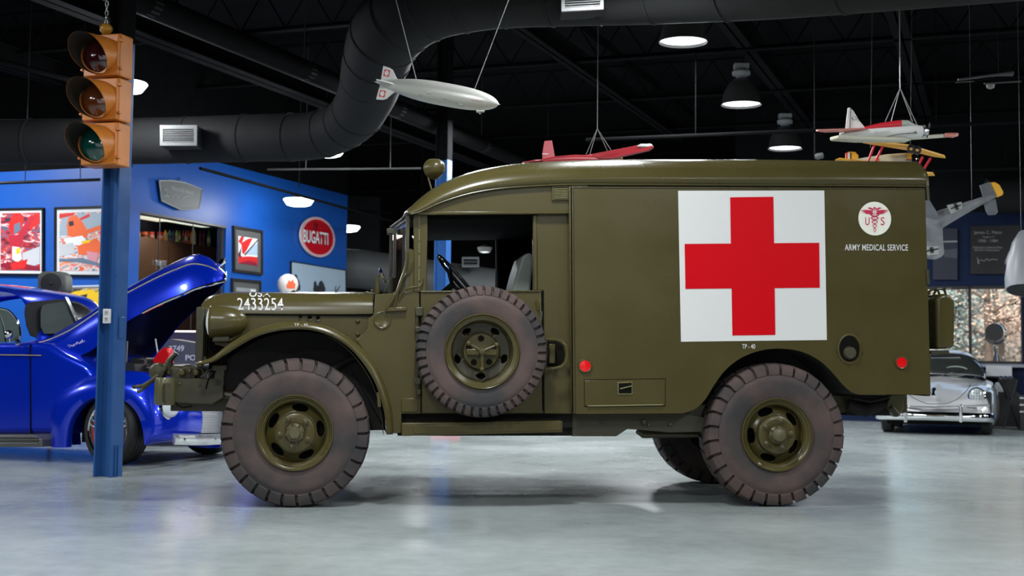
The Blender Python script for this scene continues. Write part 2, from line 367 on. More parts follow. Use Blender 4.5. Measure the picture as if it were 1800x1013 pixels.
# ---- round ducts
def grille(name, px0, py0, px1, py1, Y, nslat, label, parent, tilt=0, depth=.25):
    p00, p10, p11, p01 = PY(px0, py1, Y), PY(px1, py1+tilt, Y), PY(px1, py0+tilt, Y), PY(px0, py0, Y)
    yv = Vector((0, 1, 0)); g = MB()
    fwx = (p10-p00)*.08; fz = (p01-p00)*.17
    def q(a, b, c, d): g.prism([a, b, c, d], yv*.04)
    q(p00, p10, p10+fz, p00+fz); q(p01-fz, p11-fz, p11, p01); q(p00+fz, p00+fz+fwx, p01-fz+fwx, p01-fz); q(p10+fz-fwx, p10+fz, p11-fz, p11-fz-fwx)
    root = g.build(name, mat('grille_paint', (.13, .135, .135), .5), parent, label=label)
    s = MB()
    for i in range(nslat):
        t = .2+.6*i/(nslat-1)
        a, b = (p00+fwx).lerp(p01+fwx, t), (p10-fwx).lerp(p11-fwx, t)
        s.prism([a+yv*.005, b+yv*.005, b+yv*.03+UP*.012, a+yv*.03+UP*.012], UP*.006)
    s.build('grille_slats', MATS['grille_paint'], root)
    MB().prism([p00+yv*.05, p10+yv*.05, p11+yv*.05, p01+yv*.05], yv*depth).build('grille_box', BLACKM, root)
    return root
dp = [PY(-300, 252, 15.2), PY(0, 250, 15), PY(250, 248, 14.8), PY(430, 243, 14.6), PY(555, 238, 14.3), PY(615, 212, 13.9), PY(645, 165, 13.3), PY(660, 110, 12.7), PY(685, 52, 12.2), PY(750, 5, 11.8), PY(860, -18, 11.6), PY(1000, -25, 11.4), PY(1150, -30, 11.2), PY(1400, -46, 10.5), PY(1900, -95, 9.2)]
cp = catmull(dp, 5)
rad = [.265 if i < 24 else (.265+min(1, (i-24)/16)*.09) for i in range(len(cp))]
m = MB(); m.tube(cp, rad, 28)
duct = tag(m.build('air_duct', DUCT), 'big dark grey round duct bending across the ceiling from lower left to top right', 'duct')
for i in range(6, len(cp)-2, 3):
    d = (cp[i+1]-cp[i-1]).normalized(); r = rad[i]
    MB().lathe([(r-.002, -.018), (r+.009, -.01), (r+.009, .01), (r-.002, .018)], cp[i], d, 28).build('duct_band', DUCT, duct)
grille('air_grille', 281, 220, 346, 256, 14.2, 7, 'light grey louvred grille on the lower left duct', duct)
grille('air_grille', 987, -14, 1061, 20, 10.95, 6, 'light grey louvred grille at the top edge of the picture', duct, tilt=-4)
d2 = MB().tube([PY(560, 468, 24), PY(640, 474, 24), PY(760, 492, 24), PY(960, 520, 24)], .36, 20).build('air_duct', mat('far_duct_grey', (.10, .105, .105), .5))
tag(d2, 'pale grey duct low in the dark hall seen beyond the windscreen', 'duct')
grille('air_grille', 812, 452, 842, 470, 23.4, 3, 'square grille seen through the cab window', d2, depth=.1)
tag(MB().tube([PY(1735, 345, 20), PY(1900, 338, 19.8)], .28, 20).build('air_duct', DUCT), 'short dark round duct at the right edge behind the grey tail fin', 'duct')
abx = MB().obox(PY(640, 395, 28.5), (.38, 0, 0), (0, .3, 0), (0, 0, .6)).build('air_handling_box', DUCT, bevel=.02); ap = PY(640, 395, 28.5)
for s in (-.3, .3): MB().tube([(ap.x+s, ap.y, ap.z+.59), (ap.x+s, ap.y, CE)], .012, 6).build('hanger_rod', CEILM, abx)
tag(abx, 'dark air handling box hung in the far hall', 'box')
# ---- high bay lamps
LAMPG = mat('lamp_glow', (1, 1, 1), .5, emit=(.93, .98, 1.0), es=14)
REFL = mat('aluminium_reflector', (.10, .10, .10), .35, metal=.4)
def high_bay(px, py, wpx, dia, label, energy, hang=True):
    Y = dia*F/wpx; p = PY(px, py, Y); r = dia/2
    root = empty('high_bay_lamp', p)
    tag(root, label, 'lamp', 'high bay lamps under the ceiling')
    pr = [(r, 0), (r*1.015, .012), (r*.97, .03), (r*.86, .16), (r*.62, .27), (r*.34, .33), (r*.2, .34)]
    MB().lathe(pr+[(r*.19, .335), (r*.33, .322), (r*.6, .262), (r*.84, .155), (r*.95, .03), (r*.985, .01), (r, 0)], (0, 0, 0), (0, 0, 1), 32).build('reflector', REFL, root)
    MB().lathe([(.0001, .03), (r*.96, .03), (r*.95, .045), (.0001, .045)], (0, 0, 0), (0, 0, 1), 32).build('lamp_lens', LAMPG, root)
    h = MB().lathe([(.0001, .34), (r*.24, .34), (r*.24, .36), (r*.44, .38), (r*.46, .42), (r*.3, .46), (.0001, .46)], (0, 0, 0), (0, 0, 1), 20); h.box((-.09, -.06, .46), (.09, .06, .52))
    h.build('ballast_housing', GREY, root)
    if hang: MB().tube([(0, 0, .5), (0, 0, CE-p.z)], .01, 6).build('stem', BLACKM, root)
    light('bay_or_fill_light', 'AREA', p+Vector((0, 0, -.02)), energy, CW, dia*.9, p-UP*3)
high_bay(1201, 75, 86, .5, 'largest glowing high bay lamp, highest over the truck roof', 170)
high_bay(1303, 185, 71, .5, 'bell shaped glowing lamp, middle of the three over the truck box', 130)
high_bay(1380, 262, 60, .5, 'lowest and smallest of the three bell lamps over the truck box', 100)
DIFF = mat('lamp_diffuser', (1, 1, 1), .4, emit=(.93, .98, 1), es=9)
def dome_lamp(px, py, wpx, dia, label, energy, Y=None, mt=None):
    Y = Y or dia*F/wpx; p = PY(px, py, Y); r = dia/2
    root = empty('dome_lamp', p); tag(root, label, 'lamp', 'domed diffuser lamps')
    MB().lathe([(.0001, -.075), (r*.55, -.07), (r*.78, -.055), (r, .02), (r*.96, .035), (.0001, .035)], (0, 0, 0), (0, 0, 1), 32).build('diffuser', mt or DIFF, root)
    MB().lathe([(r*.9, .036), (r*.5, .06), (r*.2, .09), (.0001, .09)], (0, 0, 0), (0, 0, 1), 24).build('lamp_cap', REFL, root)
    MB().tube([(0, 0, .2), (0, 0, CE-p.z)], .01, 6).build('stem', BLACKM, root)
    light('dome_light', 'POINT', p-UP*.16, energy, CW, .1)
dome_lamp(525, 354, 54, .46, 'glowing domed lamp by the blue wall left of the round red sign', 55)
dome_lamp(608, 401, 50, .56, 'glowing domed lamp half hidden by the far corner of the blue wall', 25, Y=25.5)
dome_lamp(217, 151, 84, .5, 'glowing domed lamp half hidden behind the blue column and orange signal', 130)
dome_lamp(573, 266, 66, .5, 'glowing lamp mostly hidden under the bend of the big duct', 110, Y=17.0)
dome_lamp(852, 438, 14, .3, 'small domed lamp far off, seen through the cab window', 4, Y=26, mt=mat('unlit_diffuser', (.45, .46, .45), .5))
dome_lamp(741, 414, 20, .4, 'far white lamp glimpsed at the edge of the windscreen pillar', 15, Y=26)
# ---- blue steel columns (wide flange)
def wcol(c, w, d, t, an, z1, mats, name, kind='structure'):
    """wide flange section: flanges normal to e"""
    e = Vector((math.cos(an), math.sin(an), 0)); f_ = Vector((-math.sin(an), math.cos(an), 0)); c = Vector(c)
    mb = MB()
    for s in (-1, 1): mb.obox(c+e*s*(d/2-t/2)+UP*z1/2, e*t/2, f_*w/2, UP*z1/2)
    mb.obox(c+UP*z1/2, e*(d/2-t), f_*t/2, UP*z1/2)
    o = mb.build(name, mats, smooth=0, bevel=.003); o['kind'] = kind; return o
# ================================================================== AMBULANCE
TO = PZ(518, 893.5, 0); TYAW = math.radians(6.2)
TF = Frame(TO, TYAW)
def T(px, py, v=0): return TF.pix(px, py, v)
amb = empty('military_ambulance', TO, TYAW)
tag(amb, 'olive green army ambulance truck with a large red cross on white panel', 'ambulance')
VW = 1.86                                   # overall box width
OLIVE_D = mat('olive_in_shade', (.005, .005, .003), .85, spec=.1)  # olive darkened to near black, the unlit cab's shade put into the colour
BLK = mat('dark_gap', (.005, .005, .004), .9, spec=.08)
def tp(pts, v=0): return [T(x, y, v) for x, y in pts]
def ext(pts, v0, v1, v=None):
    """pixel outline traced on plane v (default v0), extruded to depth v1"""
    P = tp(pts, v0 if v is None else v); P = [Vector((p.x, v0, p.z)) for p in P]
    return MB().prism(P, (0, v1-v0, 0))
# ---------------- tyres and wheels
def tyre_mesh(R, W, rb, lugs, depth=.026, side=.02, gap=.15):
    prof = [(.16, rb, 0), (.05, rb*1.05, 0), (.015, rb+(R-rb)*.25, 0), (0, rb+(R-rb)*.5, 0), (.012, rb+(R-rb)*.60, 0), (.02, rb+(R-rb)*.615, 0), (.03, rb+(R-rb)*.67, 0), (.018, rb+(R-rb)*.69, 1), (.03, R*.93, 1), (.06, R*.972, 1), (.13, R*.992, 1), (.22, R*.998, 1), (.40, R, 1), (.47, R, 1), (.475, R-depth, 0)]
    rows = []
    samp = (0, .03, 1-gap-.03, 1-gap, 1-gap*.5)
    for sd in (0, 1):
        pr = prof if sd == 0 else [(1-a, r, f) for a, r, f in reversed(prof)]
        for (a, r, fl) in pr:
            row = []
            for k in range(lugs):
                for s in samp:
                    th = 2*PI*(k+s+(.5 if sd else 0))/lugs
                    low = fl if s >= 1-gap-.001 or s == 0 else 0
                    rr = r-depth*low; aa = a+(side/W)*low*(1 if sd == 0 else -1)*(1 if a < .10 or a > .90 else 0)
                    tw = th+(a if sd == 0 else 1-a)*.16*(1 if fl else 0)
                    row.append((rr*math.cos(tw), aa*W, rr*math.sin(tw)))
            rows.append(row)
    m = MB(); m.grid(rows, True); return m
def shift(m, c, flip=False):
    c = Vector(c)
    m.v = [Vector((v.x, -v.y if flip else v.y, v.z))+c for v in m.v]; return m
def holed_disc(r0, r1, y0, y1, nh, half, rh0, rh1, phase=0, n=150):
    m = MB(); NR = 12; radii = [r0]+[rh0+(rh1-rh0)*q/NR for q in range(NR+1)]+[r1]; rows = []
    for q, r in enumerate(radii):
        y = y0+(y1-y0)*(r-r0)/(r1-r0); rows.append([(r*math.cos(2*PI*k/n), y, r*math.sin(2*PI*k/n)) for k in range(n)])
    vs = [p for r in rows for p in r]; fs = []
    for i in range(len(radii)-1):
        for k in range(n):
            an = (360*(k+.5)/n-phase) % (360/nh); an = min(an, 360/nh-an)
            f_ = ((i-.5)/NR)*2-1; hw = half*(1-abs(f_)**2.6)**.5 if 1 <= i <= NR else 0
            if an < hw: continue
            fs.append((i*n+k, i*n+(k+1) % n, (i+1)*n+(k+1) % n, (i+1)*n+k))
    m.add(vs, fs); return m
NAXIS = (0, 1, 0)
def wheel(c, R, W, flip=False, phase=0, front=True, label=None):
    """outer face at local y=0 pointing to -y"""
    def sh(m): return shift(m, c, flip)
    rim = MB().lathe([(R*.46, .02), (R*.50, .012), (R*.512, .004), (R*.508, -.004), (R*.495, -.004), (R*.488, .006), (R*.465, .012), (R*.45, .022), (R*.432, .024), (R*.425, .03), (R*.412, .034), (R*.408, .05), (R*.40, .105), (R*.405, .2), (R*.47, .27)], (0, 0, 0), NAXIS, 64)
    wo = sh(rim).build('wheel', OLIVE, amb, label=label)
    sh(tyre_mesh(R, W, R*.485, 29 if front else 29)).build('tyre', RUBBER, wo, smooth=28)
    d = holed_disc(R*.26, R*.405, .055, .10, 5, 18.5, R*.285, R*.39, phase); sh(d).build('wheel_disc', OLIVE, wo, solid=.006)
    MB_ = MB().lathe([(.0001, .14), (R*.41, .14)], (0, 0, 0), NAXIS, 32); sh(MB_).build('brake_drum', BLK, wo)
    hub = MB().lathe([(R*.262, .06), (R*.268, .02), (R*.262, .008), (R*.24, .002), (R*.135, .0), (R*.12, .004)], (0, 0, 0), NAXIS, 48)
    sh(hub).build('hub_plate', OLIVE, wo)
    cap = MB().lathe([(R*.128, .004), (R*.125, -.02), (R*.11, -.028), (R*.105, -.028)] + ([(R*.1, -.03), (.0001, -.03)]), (0, 0, 0), NAXIS, 32)
    if front:
        cap.lathe([(R*.082, -.026), (R*.082, -.06), (R*.074, -.066), (.0001, -.066)], (0, 0, 0), NAXIS, 6)
    else:
        cap.lathe([(R*.1, -.028), (R*.098, -.05), (R*.08, -.062), (R*.04, -.068), (.0001, -.07)], (0, 0, 0), NAXIS, 28)
    sh(cap).build('hub_cap', mat('worn_olive_hub', (.078, .07, .034), .33), wo, smooth=25)
    for k in range(8):
        a = 2*PI*(k+.3)/8; b = MB().lathe([(.009, -.02), (.009, -.034), (.0001, -.035)], (R*.115*math.cos(a), 0, R*.115*math.sin(a)), NAXIS, 6); sh(b).build('hub_bolt', OLIVE, wo)
    for k in range(5):
        a = math.radians(phase+36+72*k); x, z = R*.2*math.cos(a), R*.2*math.sin(a)
        b = MB().lathe([(.021, .002), (.021, -.006), (.014, -.008), (.014, -.02), (.006, -.022), (.006, -.03), (.0001, -.03)], (x, 0, z), NAXIS, 12); sh(b).build('wheel_nut', OLIVE, wo)
    return wo
RF = T(518, 764, 0).z; c1 = T(518.5, 766, 0); c2_ = T(1366, 770, 0)
RF = .484; RR = .484
XR = c2_.x
wheel((c1.x, -.005, RF), RF, .29, phase=8, label='near front wheel with hexagonal hub cap')
wheel((XR, -.005, RR), RR, .29, phase=40, front=False, label='near rear wheel with round hub cap')
wheel((c1.x, VW+.0, RF), RF, .29, flip=True, phase=8, label='far front wheel')
wheel((XR, VW+.0, RR), RR, .29, flip=True, phase=30, front=False, label='far rear wheel, only its dark inner face and tread seen')
# ---------------- box body
arch = c2([(1200, 727), (1222, 719), (1240, 702), (1256, 676), (1276, 650), (1302, 630), (1335, 617), (1370, 613), (1408, 618), (1440, 634), (1463, 655), (1482, 677), (1498, 690), (1512, 694)], 4)
side = [(1006, 326), (1626, 329), (1636, 694)]+list(reversed(arch))+[(1010, 728)]
zr = T(1600, 694, .35).z; zf = T(1100, 728, 0).z
xL, xR_ = T(1006, 500, 0).x, T(1631, 500, 0).x
m = MB()
Ps = tp(side)
m.prism([(p.x, 0, p.z) for p in Ps], (0, .03, 0)); m.prism([(p.x, VW-.03, p.z) for p in Ps], (0, .03, 0))
xf, xr = T(1006, 326).x, T(1626, 329).x; ztf, ztr = T(1006, 326).z, T(1626, 329).z
xfb, xrb = T(1010, 728).x, T(1636, 694).x
m.prism([(xf, .006, ztf), (xf+.03, .006, ztf), (xfb+.03, .006, zf), (xfb, .006, zf)], (0, VW-.012, 0))                  # front bulkhead
m.prism([(xr-.03, .006, ztr), (xr-.001, .006, ztr), (xrb-.001, .006, zr), (xrb-.03, .006, zr)], (0, VW-.012, 0))               # rear
xa, xb = T(1200, 727).x, T(1512, 694).x
for v0, v1 in ((.03, VW-.03),):
    m.box((xfb, v0, zf+.02), (xa, v1, zf+.05)); m.box((xb, v0, zr+.02), (xrb-.02, v1, zr+.05))
box = m.build('box_body', OLIVE, amb, smooth=30)
# inner wheel well
A3 = tp(arch)
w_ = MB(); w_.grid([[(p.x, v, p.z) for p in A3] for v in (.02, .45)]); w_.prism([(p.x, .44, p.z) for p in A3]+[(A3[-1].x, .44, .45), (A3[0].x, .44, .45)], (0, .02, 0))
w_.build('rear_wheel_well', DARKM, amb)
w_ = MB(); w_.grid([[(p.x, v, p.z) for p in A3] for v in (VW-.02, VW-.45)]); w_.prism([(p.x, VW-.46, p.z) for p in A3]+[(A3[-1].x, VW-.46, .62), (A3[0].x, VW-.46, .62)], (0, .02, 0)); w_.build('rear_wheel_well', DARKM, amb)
# corner edge strip between cab and box
ext([(1000, 328), (1008, 326), (1012, 728), (1004, 728)], -.012, .03).build('corner_edge', OLIVE, amb, bevel=.008, seg=3)
ext([(1003, 329), (1005, 329), (1008, 728), (1005, 728)], -.014, .0).build('corner_gap', BLK, amb)
# ---------------- roof (cab curve into flat box roof)
seam = c2([(722, 375), (742, 370), (760, 361), (785, 351), (830, 338), (880, 330), (940, 325.5), (1005, 323), (1100, 323), (1300, 324), (1500, 325), (1629, 326)], 5)
top = c2([(712, 376), (726, 363), (742, 348), (762, 334), (790, 319), (830, 305), (880, 295), (935, 289), (1000, 285.5), (1090, 283.5), (1200, 283.5), (1350, 284), (1500, 286), (1600, 287), (1616, 288), (1625, 292)], 5)
VT = .32
S3 = resample([T(x, y, 0) for x, y in seam], 60); T3 = resample([T(x, y, VT) for x, y in top], 60)
XEND = T(1629, 326, 0).x
rows = []
for i in range(60):
    s, t = S3[i], T3[i]; dz = t.z-s.z; row = []
    for k in range(9):
        a = PI/2*k/8; row.append(Vector((s.x+(t.x-s.x)*math.sin(a), VT*(1-math.cos(a))**1.0, s.z+dz*math.sin(a)**.85)))
    for v in (.6, .93): row.append(Vector((t.x, v, t.z+.012)))
    row += [Vector((p.x, VW-p.y, p.z)) for p in reversed(row[:-1])]
    for p in row: p.x = min(p.x, XEND)
    rows.append(row)
m = MB(); m.grid(rows)
# visor nose: slopes forward and down in front of the windscreen
r0 = rows[0]
nose = [Vector((p.x-.055*math.sin(PI*min(1, max(0, p.y/VW))), p.y, T(722, 376).z-.035*math.sin(PI*p.y/VW))) for p in r0]
m.grid([nose, r0]); m.prism([rows[-1][k] for k in range(len(r0))], (.012, 0, 0))
m.build('roof', OLIVE, amb, smooth=50, solid=.012)
gt = MB().tube([Vector((p.x, -.004, p.z-.006)) for p in S3], .006, 8); gt.build('drip_rail', OLIVE, amb)
gt = MB().tube([Vector((p.x, -.001, p.z-.014)) for p in S3[20:]], .0055, 8); gt.build('roof_seam', BLK, amb)
ext([(1007, 328.5), (1626, 331), (1626, 333), (1007, 330.5)], -.006, .004).build('upper_bead', OLIVE, amb, bevel=.003)
# roof over the inside of the cab is dark: inner lining
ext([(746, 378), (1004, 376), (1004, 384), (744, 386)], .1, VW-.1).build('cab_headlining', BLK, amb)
# ---------------- cab side panels
VC = .055
def cabpanel(name, pts, v0=VC, th=.03, m_=OLIVE, bev=.006, **k):
    return ext(pts, v0, v0+th).build(name, m_, amb, bevel=bev, **k)
cabpanel('cab_upper_panel', [(722, 376)]+[q for q in seam if q[0] < 1003][1:]+[(1004, 323), (1004, 372), (940, 373), (736, 375)], .02, .04)
cabpanel('window_header', [(733, 372), (1005, 370), (1005, 376), (733, 378)], .012, .05)
cabpanel('door_pillar', [(727, 376), (752, 376), (750, 514), (727, 514)], VC)
cabpanel('pillar_seam', [(736, 378), (738, 378), (737.5, 512), (735.5, 512)], VC-.003, .01, mat('pale_olive_line', (.10, .092, .045), .35), 0)  # paler olive line down the pillar
for y in (400, 424, 446, 470, 494): MB().lathe([(.0001, -.008), (.005, -.006), (.006, 0)], T(737, y, VC), NAXIS, 10).build('rivet', OLIVE, amb)
cabpanel('cab_rear_panel', [(943, 376), (1004, 376), (1007, 728), (956, 728), (954, 511), (944, 511)], VC+.005)
cabpanel('pillar_edge', [(937, 378), (944, 378), (945, 511), (938, 511)], VC-.006, .06)
door = cabpanel('cab_door', [(739, 512), (952, 511), (954, 728), (741, 728)], VC-.004, .035, bev=.01)
cabpanel('door_gap', [(953, 511), (956, 511), (957, 728), (954.5, 728)], VC+.001, .006, BLK, 0)
cabpanel('door_gap', [(736, 514), (739.5, 514), (741, 728), (738.5, 728)], VC-.001, .006, BLK, 0)
# cowl
cowl = [(660, 517), (690, 516), (692, 513), (728, 512), (737, 514), (740, 728), (706, 728), (706, 762), (684, 762), (677, 700), (663, 660), (644, 625), (626, 598), (646, 580), (648, 560), (657, 553)]
cabpanel('cowl_side', cowl, VC-.002, .04)
c = T(672, 563, VC-.002)
m = MB().lathe([(.061, .004), (.058, -.008), (.052, -.010), (.046, -.006), (.0001, -.004)], c, NAXIS, 40); m.build('cowl_cover', OLIVE, amb)
cabpanel('step_plate', [(708, 701), (732, 700), (735, 703), (735, 722), (732, 725), (708, 725), (705, 722), (705, 704)], VC-.012, .012, bev=.004)
# windscreen bracket plate (triangle) and struts
cabpanel('windscreen_side', [(728, 440), (720, 437), (700, 513), (692, 516), (700, 540), (730, 515)], VC+.01, .012, bev=0)
def strut(name, pts, v, r=.006, m_=OLIVE, vs=None): return MB().tube([T(x, y, (v if vs is None else vs[i])) for i, (x, y) in enumerate(pts)], r, 8).build(name, m_, amb)
strut('mirror_bracket', [(680, 543), (698, 513), (713, 470), (716, 444)], VC-.03, .009)
strut('mirror_bracket', [(694, 537), (699, 513), (714, 474)], VC-.04, .005)
strut('wiper_rod', [(709, 492), (725, 463), (727, 460)], VC-.02, .005)
strut('grab_rod', [(702, 522), (712, 509), (725, 505), (737, 504), (743, 496), (743, 490)], VC-.02, .006)
m = MB(); m.obox(T(696, 544, VC-.02), (.07, 0, .004), (0, .012, 0), (0, 0, .013)); m.build('bracket_base', OLIVE, amb, bevel=.005)
strut('stay_wire', [(674, 516), (691, 482)], .5, .003)
# windscreen: centre divided, two panes
zs0, zs1 = T(715, 515, .1).z, T(722, 380, .1).z; xw = T(729, 450, .08).x
fx = xw-.03
def ws(v): return fx-.115*math.sin(PI*min(1, max(0, v/VW)))**.8
m = MB()
vv = [.07, VW/2-.03, VW/2+.03, VW-.07]
def wpane(v0, v1):
    g = MB(); g.prism([(ws(v0), v0, zs0), (ws(v1), v1, zs0), (ws(v1), v1, zs1), (ws(v0), v0, zs1)], (.005, 0, 0)); return g
ext([(366, 640), (470, 620), (560, 640), (560, 730), (470, 716), (366, 704)], .55, 1.3, v=.55).build('front_crossmember', DARKM, amb, bevel=.03)
ext([(376, 570), (436, 570), (436, 690), (376, 690)], .48, 1.35, v=.48).build('fan_shroud', DARKM, amb)
wpane(.08, VW/2-.02).build('windscreen_pane', archglass('windscreen_glass', (.72, .78, .75), .16), amb, smooth=0)
wpane(VW/2+.02, VW-.08).build('windscreen_pane', MATS['windscreen_glass'], amb, smooth=0)
m = MB()
for v in (.07, VW/2, VW-.07):
    m.obox((ws(v), v, (zs0+zs1)/2), (.012, 0, 0), (0, .016, 0), (0, 0, (zs1-zs0)/2))
for z in (zs0, zs1-.03, zs1):
    for (a, b) in ((.07, VW/2), (VW/2, VW-.07)): m.tube([(ws(a), a, z), (ws(b), b, z)], .013, 8)
m.build('windscreen_frame', OLIVE2, amb)
m = MB(); m.prism([(ws(.45), .45, zs1-.04), (ws(.47)-.0, .47, zs1-.04), (ws(.47), .47, zs0+.12), (ws(.45), .45, zs0+.12)], (-.02, 0, 0)); m.build('wiper_blade', BLACK, amb)
m = MB(); m.obox((ws(.6)-.02, .6, zs1-.06), (.03, 0, 0), (0, .05, 0), (0, 0, .02)); m.build('wiper_motor', OLIVE2, amb, bevel=.005)
# far pillar + far side of the cab with its window opening
far = VW-.06
fo = [(727, 392), (1004, 384), (1004, 700), (735, 700)]
P = [T(x, y, far) for x, y in ((735, 392), (1010, 392), (1010, 700), (735, 700))]
W4 = [T(x, y, far) for x, y in ((745, 415), (872, 415), (874, 545), (745, 545))]
m = MB()
def fbox(x0, x1, z0, z1): m.box((x0, far, z0), (x1, far+.03, z1))
fx0, fx1 = fx-.02, T(1010, 500, far).x+.2; zt, zbm = zs1+.08, .62
fbox(fx0, W4[0].x, W4[3].z, zt) if False else None
fbox(W4[1].x, fx1, zbm, zt); fbox(fx0, W4[1].x, zbm, W4[3].z); fbox(fx0, W4[1].x, W4[0].z, zt); fbox(fx0, fx0+.07, zbm, zt)
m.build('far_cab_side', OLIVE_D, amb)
strut('far_window_post', [(873, 417), (875, 512)], far-.03, .012, mat('window_post_grey', (.07, .07, .065), .5))
# cab floor and dark inner rear wall, dashboard
zf2 = .72
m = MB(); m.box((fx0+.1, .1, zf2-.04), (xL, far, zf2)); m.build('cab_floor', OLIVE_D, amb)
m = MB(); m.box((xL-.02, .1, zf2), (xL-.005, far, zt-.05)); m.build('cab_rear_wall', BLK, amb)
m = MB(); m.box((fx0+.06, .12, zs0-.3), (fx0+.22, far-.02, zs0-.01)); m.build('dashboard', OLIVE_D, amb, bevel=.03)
# steering wheel
sc = T(801, 496, .5); axs = Vector((.75, 0, .66)).normalized(); x_ = Vector((0, 1, 0)); y_ = axs.cross(x_)
sc = T(806, 492, .45)
ringp = [sc+(x_*math.cos(2*PI*k/36)+y_*math.sin(2*PI*k/36))*.215 for k in range(37)]
sw = MB().tube(ringp, .013, 10, False).build('steering_wheel', mat('black_wheel_enamel', (.01, .01, .011), .15), amb)
for k in range(3):
    a = 2*PI*k/3+.5; MB().tube([sc-axs*.06, sc-axs*.03+(x_*math.cos(a)+y_*math.sin(a))*.1, sc+(x_*math.cos(a)+y_*math.sin(a))*.21], [.012, .012, .009], 8).build('spoke', MATS['black_wheel_enamel'], sw)
MB().tube([sc-axs*.04, sc-axs*.75], .022, 10).build('steering_column', OLIVE_D, sw)
# seats
SEAT = mat('grey_green_vinyl', (.16, .19, .165), .5)
bk = [(935, 444), (925, 445), (917, 452), (908, 480), (900, 512), (902, 540), (930, 540), (934, 500), (938, 460)]
s_ = ext(bk, .35, .85).build('driver_seat', SEAT, amb, bevel=.03, seg=4, smooth=60)
m = MB(); p = T(860, 545, .35); m.box((p.x, .35, p.z-.1), (p.x+.42, .85, p.z)); m.build('seat_cushion', SEAT, s_, bevel=.03)
# ---------------- hood
hs = [(358, 533), (366, 522), (380, 517), (405, 515.5), (500, 515.5), (600, 515.5), (659, 516)]
VH = .30; VHT = .48
hb = [(354, 546), (360, 549), (380, 550), (405, 551), (500, 552), (600, 552.5), (657, 552)]
HB = resample([T(x, y, VH) for x, y in hb], 26); HT = resample([T(x, y, VHT) for x, y in hs], 26)
def hoodrow(i):
    b, t = HB[i], HT[i]; row = [Vector((b.x, VH+.004, b.z-.0)), Vector((b.x, VH, b.z))]
    dz = t.z-b.z
    for k in range(1, 8):
        a = PI/2*k/7; row.append(Vector((b.x+(t.x-b.x)*math.sin(a), VH+(VHT-VH)*(1-math.cos(a)), b.z+dz*math.sin(a)**.8)))
    row.append(Vector((t.x, VW/2, t.z+.03)))
    row += [Vector((p.x, VW-p.y, p.z)) for p in reversed(row[:-1])]
    return row
HR = [hoodrow(i) for i in range(26)]
m = MB(); m.grid(HR); m.prism(HR[0], (.01, 0, 0)); m.prism(HR[-1], (.01, 0, 0)); m.build('hood', OLIVE, amb, smooth=50)
ext([(362, 551.5), (657, 554), (657, 556.5), (362, 553.5)], VH+.004, VH+.02).build('hood_gap', BLK, amb)
ext([(657, 516), (661, 516), (661, 553), (656, 553)], VH-.02, VW-VH+.02, v=.1).build('hood_rear_edge', BLK, amb)
# scuttle between hood and windscreen
m = ext([(660, 517), (694, 515), (694, 545), (660, 553)], .1, VW-.1, v=.1); m.build('scuttle', OLIVE, amb, bevel=.02)
# hood side panel
outer_f = [(396, 610), (420, 594), (448, 580), (480, 571), (512, 568), (545, 569), (578, 577), (606, 591), (630, 609), (644, 624)]
hsd = [(378, 552), (657, 554), (657, 600), (652, 630)]+outer_f[::-1]+[(378, 606)]
ext(hsd, VH+.015, VH+.035).build('engine_side_panel', OLIVE, amb)
for x, y, r in ((528, 557, .012), (544.5, 558, .017), (559, 559, .016)):
    c = T(x, y, VH+.014); h = MB().lathe([(r*.98, .004), (r*1.25, -.002), (r*1.2, -.007), (r*.95, -.006), (r*.9, .01)], c, NAXIS, 24).build('round_port', OLIVE, amb); MB().lathe([(.0001, -.001), (r*.95, -.001)], c, NAXIS, 24).build('port_hole', BLK, h)
for x, y in ((629, 565), (629, 588)): MB().lathe([(.0001, -.012), (.009, -.01), (.015, -.002), (.016, .003)], T(x, y, VH+.014), NAXIS, 16).build('panel_bolt', OLIVE, amb)
# fender: arched shell
outer = c2([(342, 639), (352, 636), (372, 629), (396, 610), (420, 594), (448, 580), (480, 571), (512, 567), (545, 568), (578, 576), (606, 590), (630, 608), (652, 632), (668, 660), (680, 690), (688, 722), (691, 764)], 5)
inner = c2([(345, 641), (356, 640), (376, 636), (400, 621), (424, 606), (450, 592), (480, 583), (512, 579), (545, 580), (575, 588), (600, 601), (622, 619), (644, 646), (660, 674), (670, 702), (677, 732), (680, 764)], 5)
O3 = resample([T(x, y, 0) for x, y in outer], 70); I3 = resample([T(x, y, 0) for x, y in inner], 70)
rows = []
for i in range(70):
    o_, n_ = O3[i], I3[i]
    rows.append([Vector((n_.x, .012, n_.z)), Vector((n_.x, -.004, n_.z)), n_.lerp(o_, .25)+Vector((0, -.012, 0)), n_.lerp(o_, .6)+Vector((0, -.006, 0)), n_.lerp(o_, .9)+Vector((0, .012, 0)), Vector((o_.x, .035, o_.z+.003)), Vector((o_.x, VH+.02, o_.z+.012))])
m = MB(); m.grid(rows); m.build('front_fender', OLIVE, amb, smooth=50, solid=.004)
rows2 = [[Vector((p.x, VW-p.y, p.z)) for p in r] for r in rows]
m = MB(); m.grid(rows2); m.build('front_fender', OLIVE, amb, smooth=50, solid=.004)
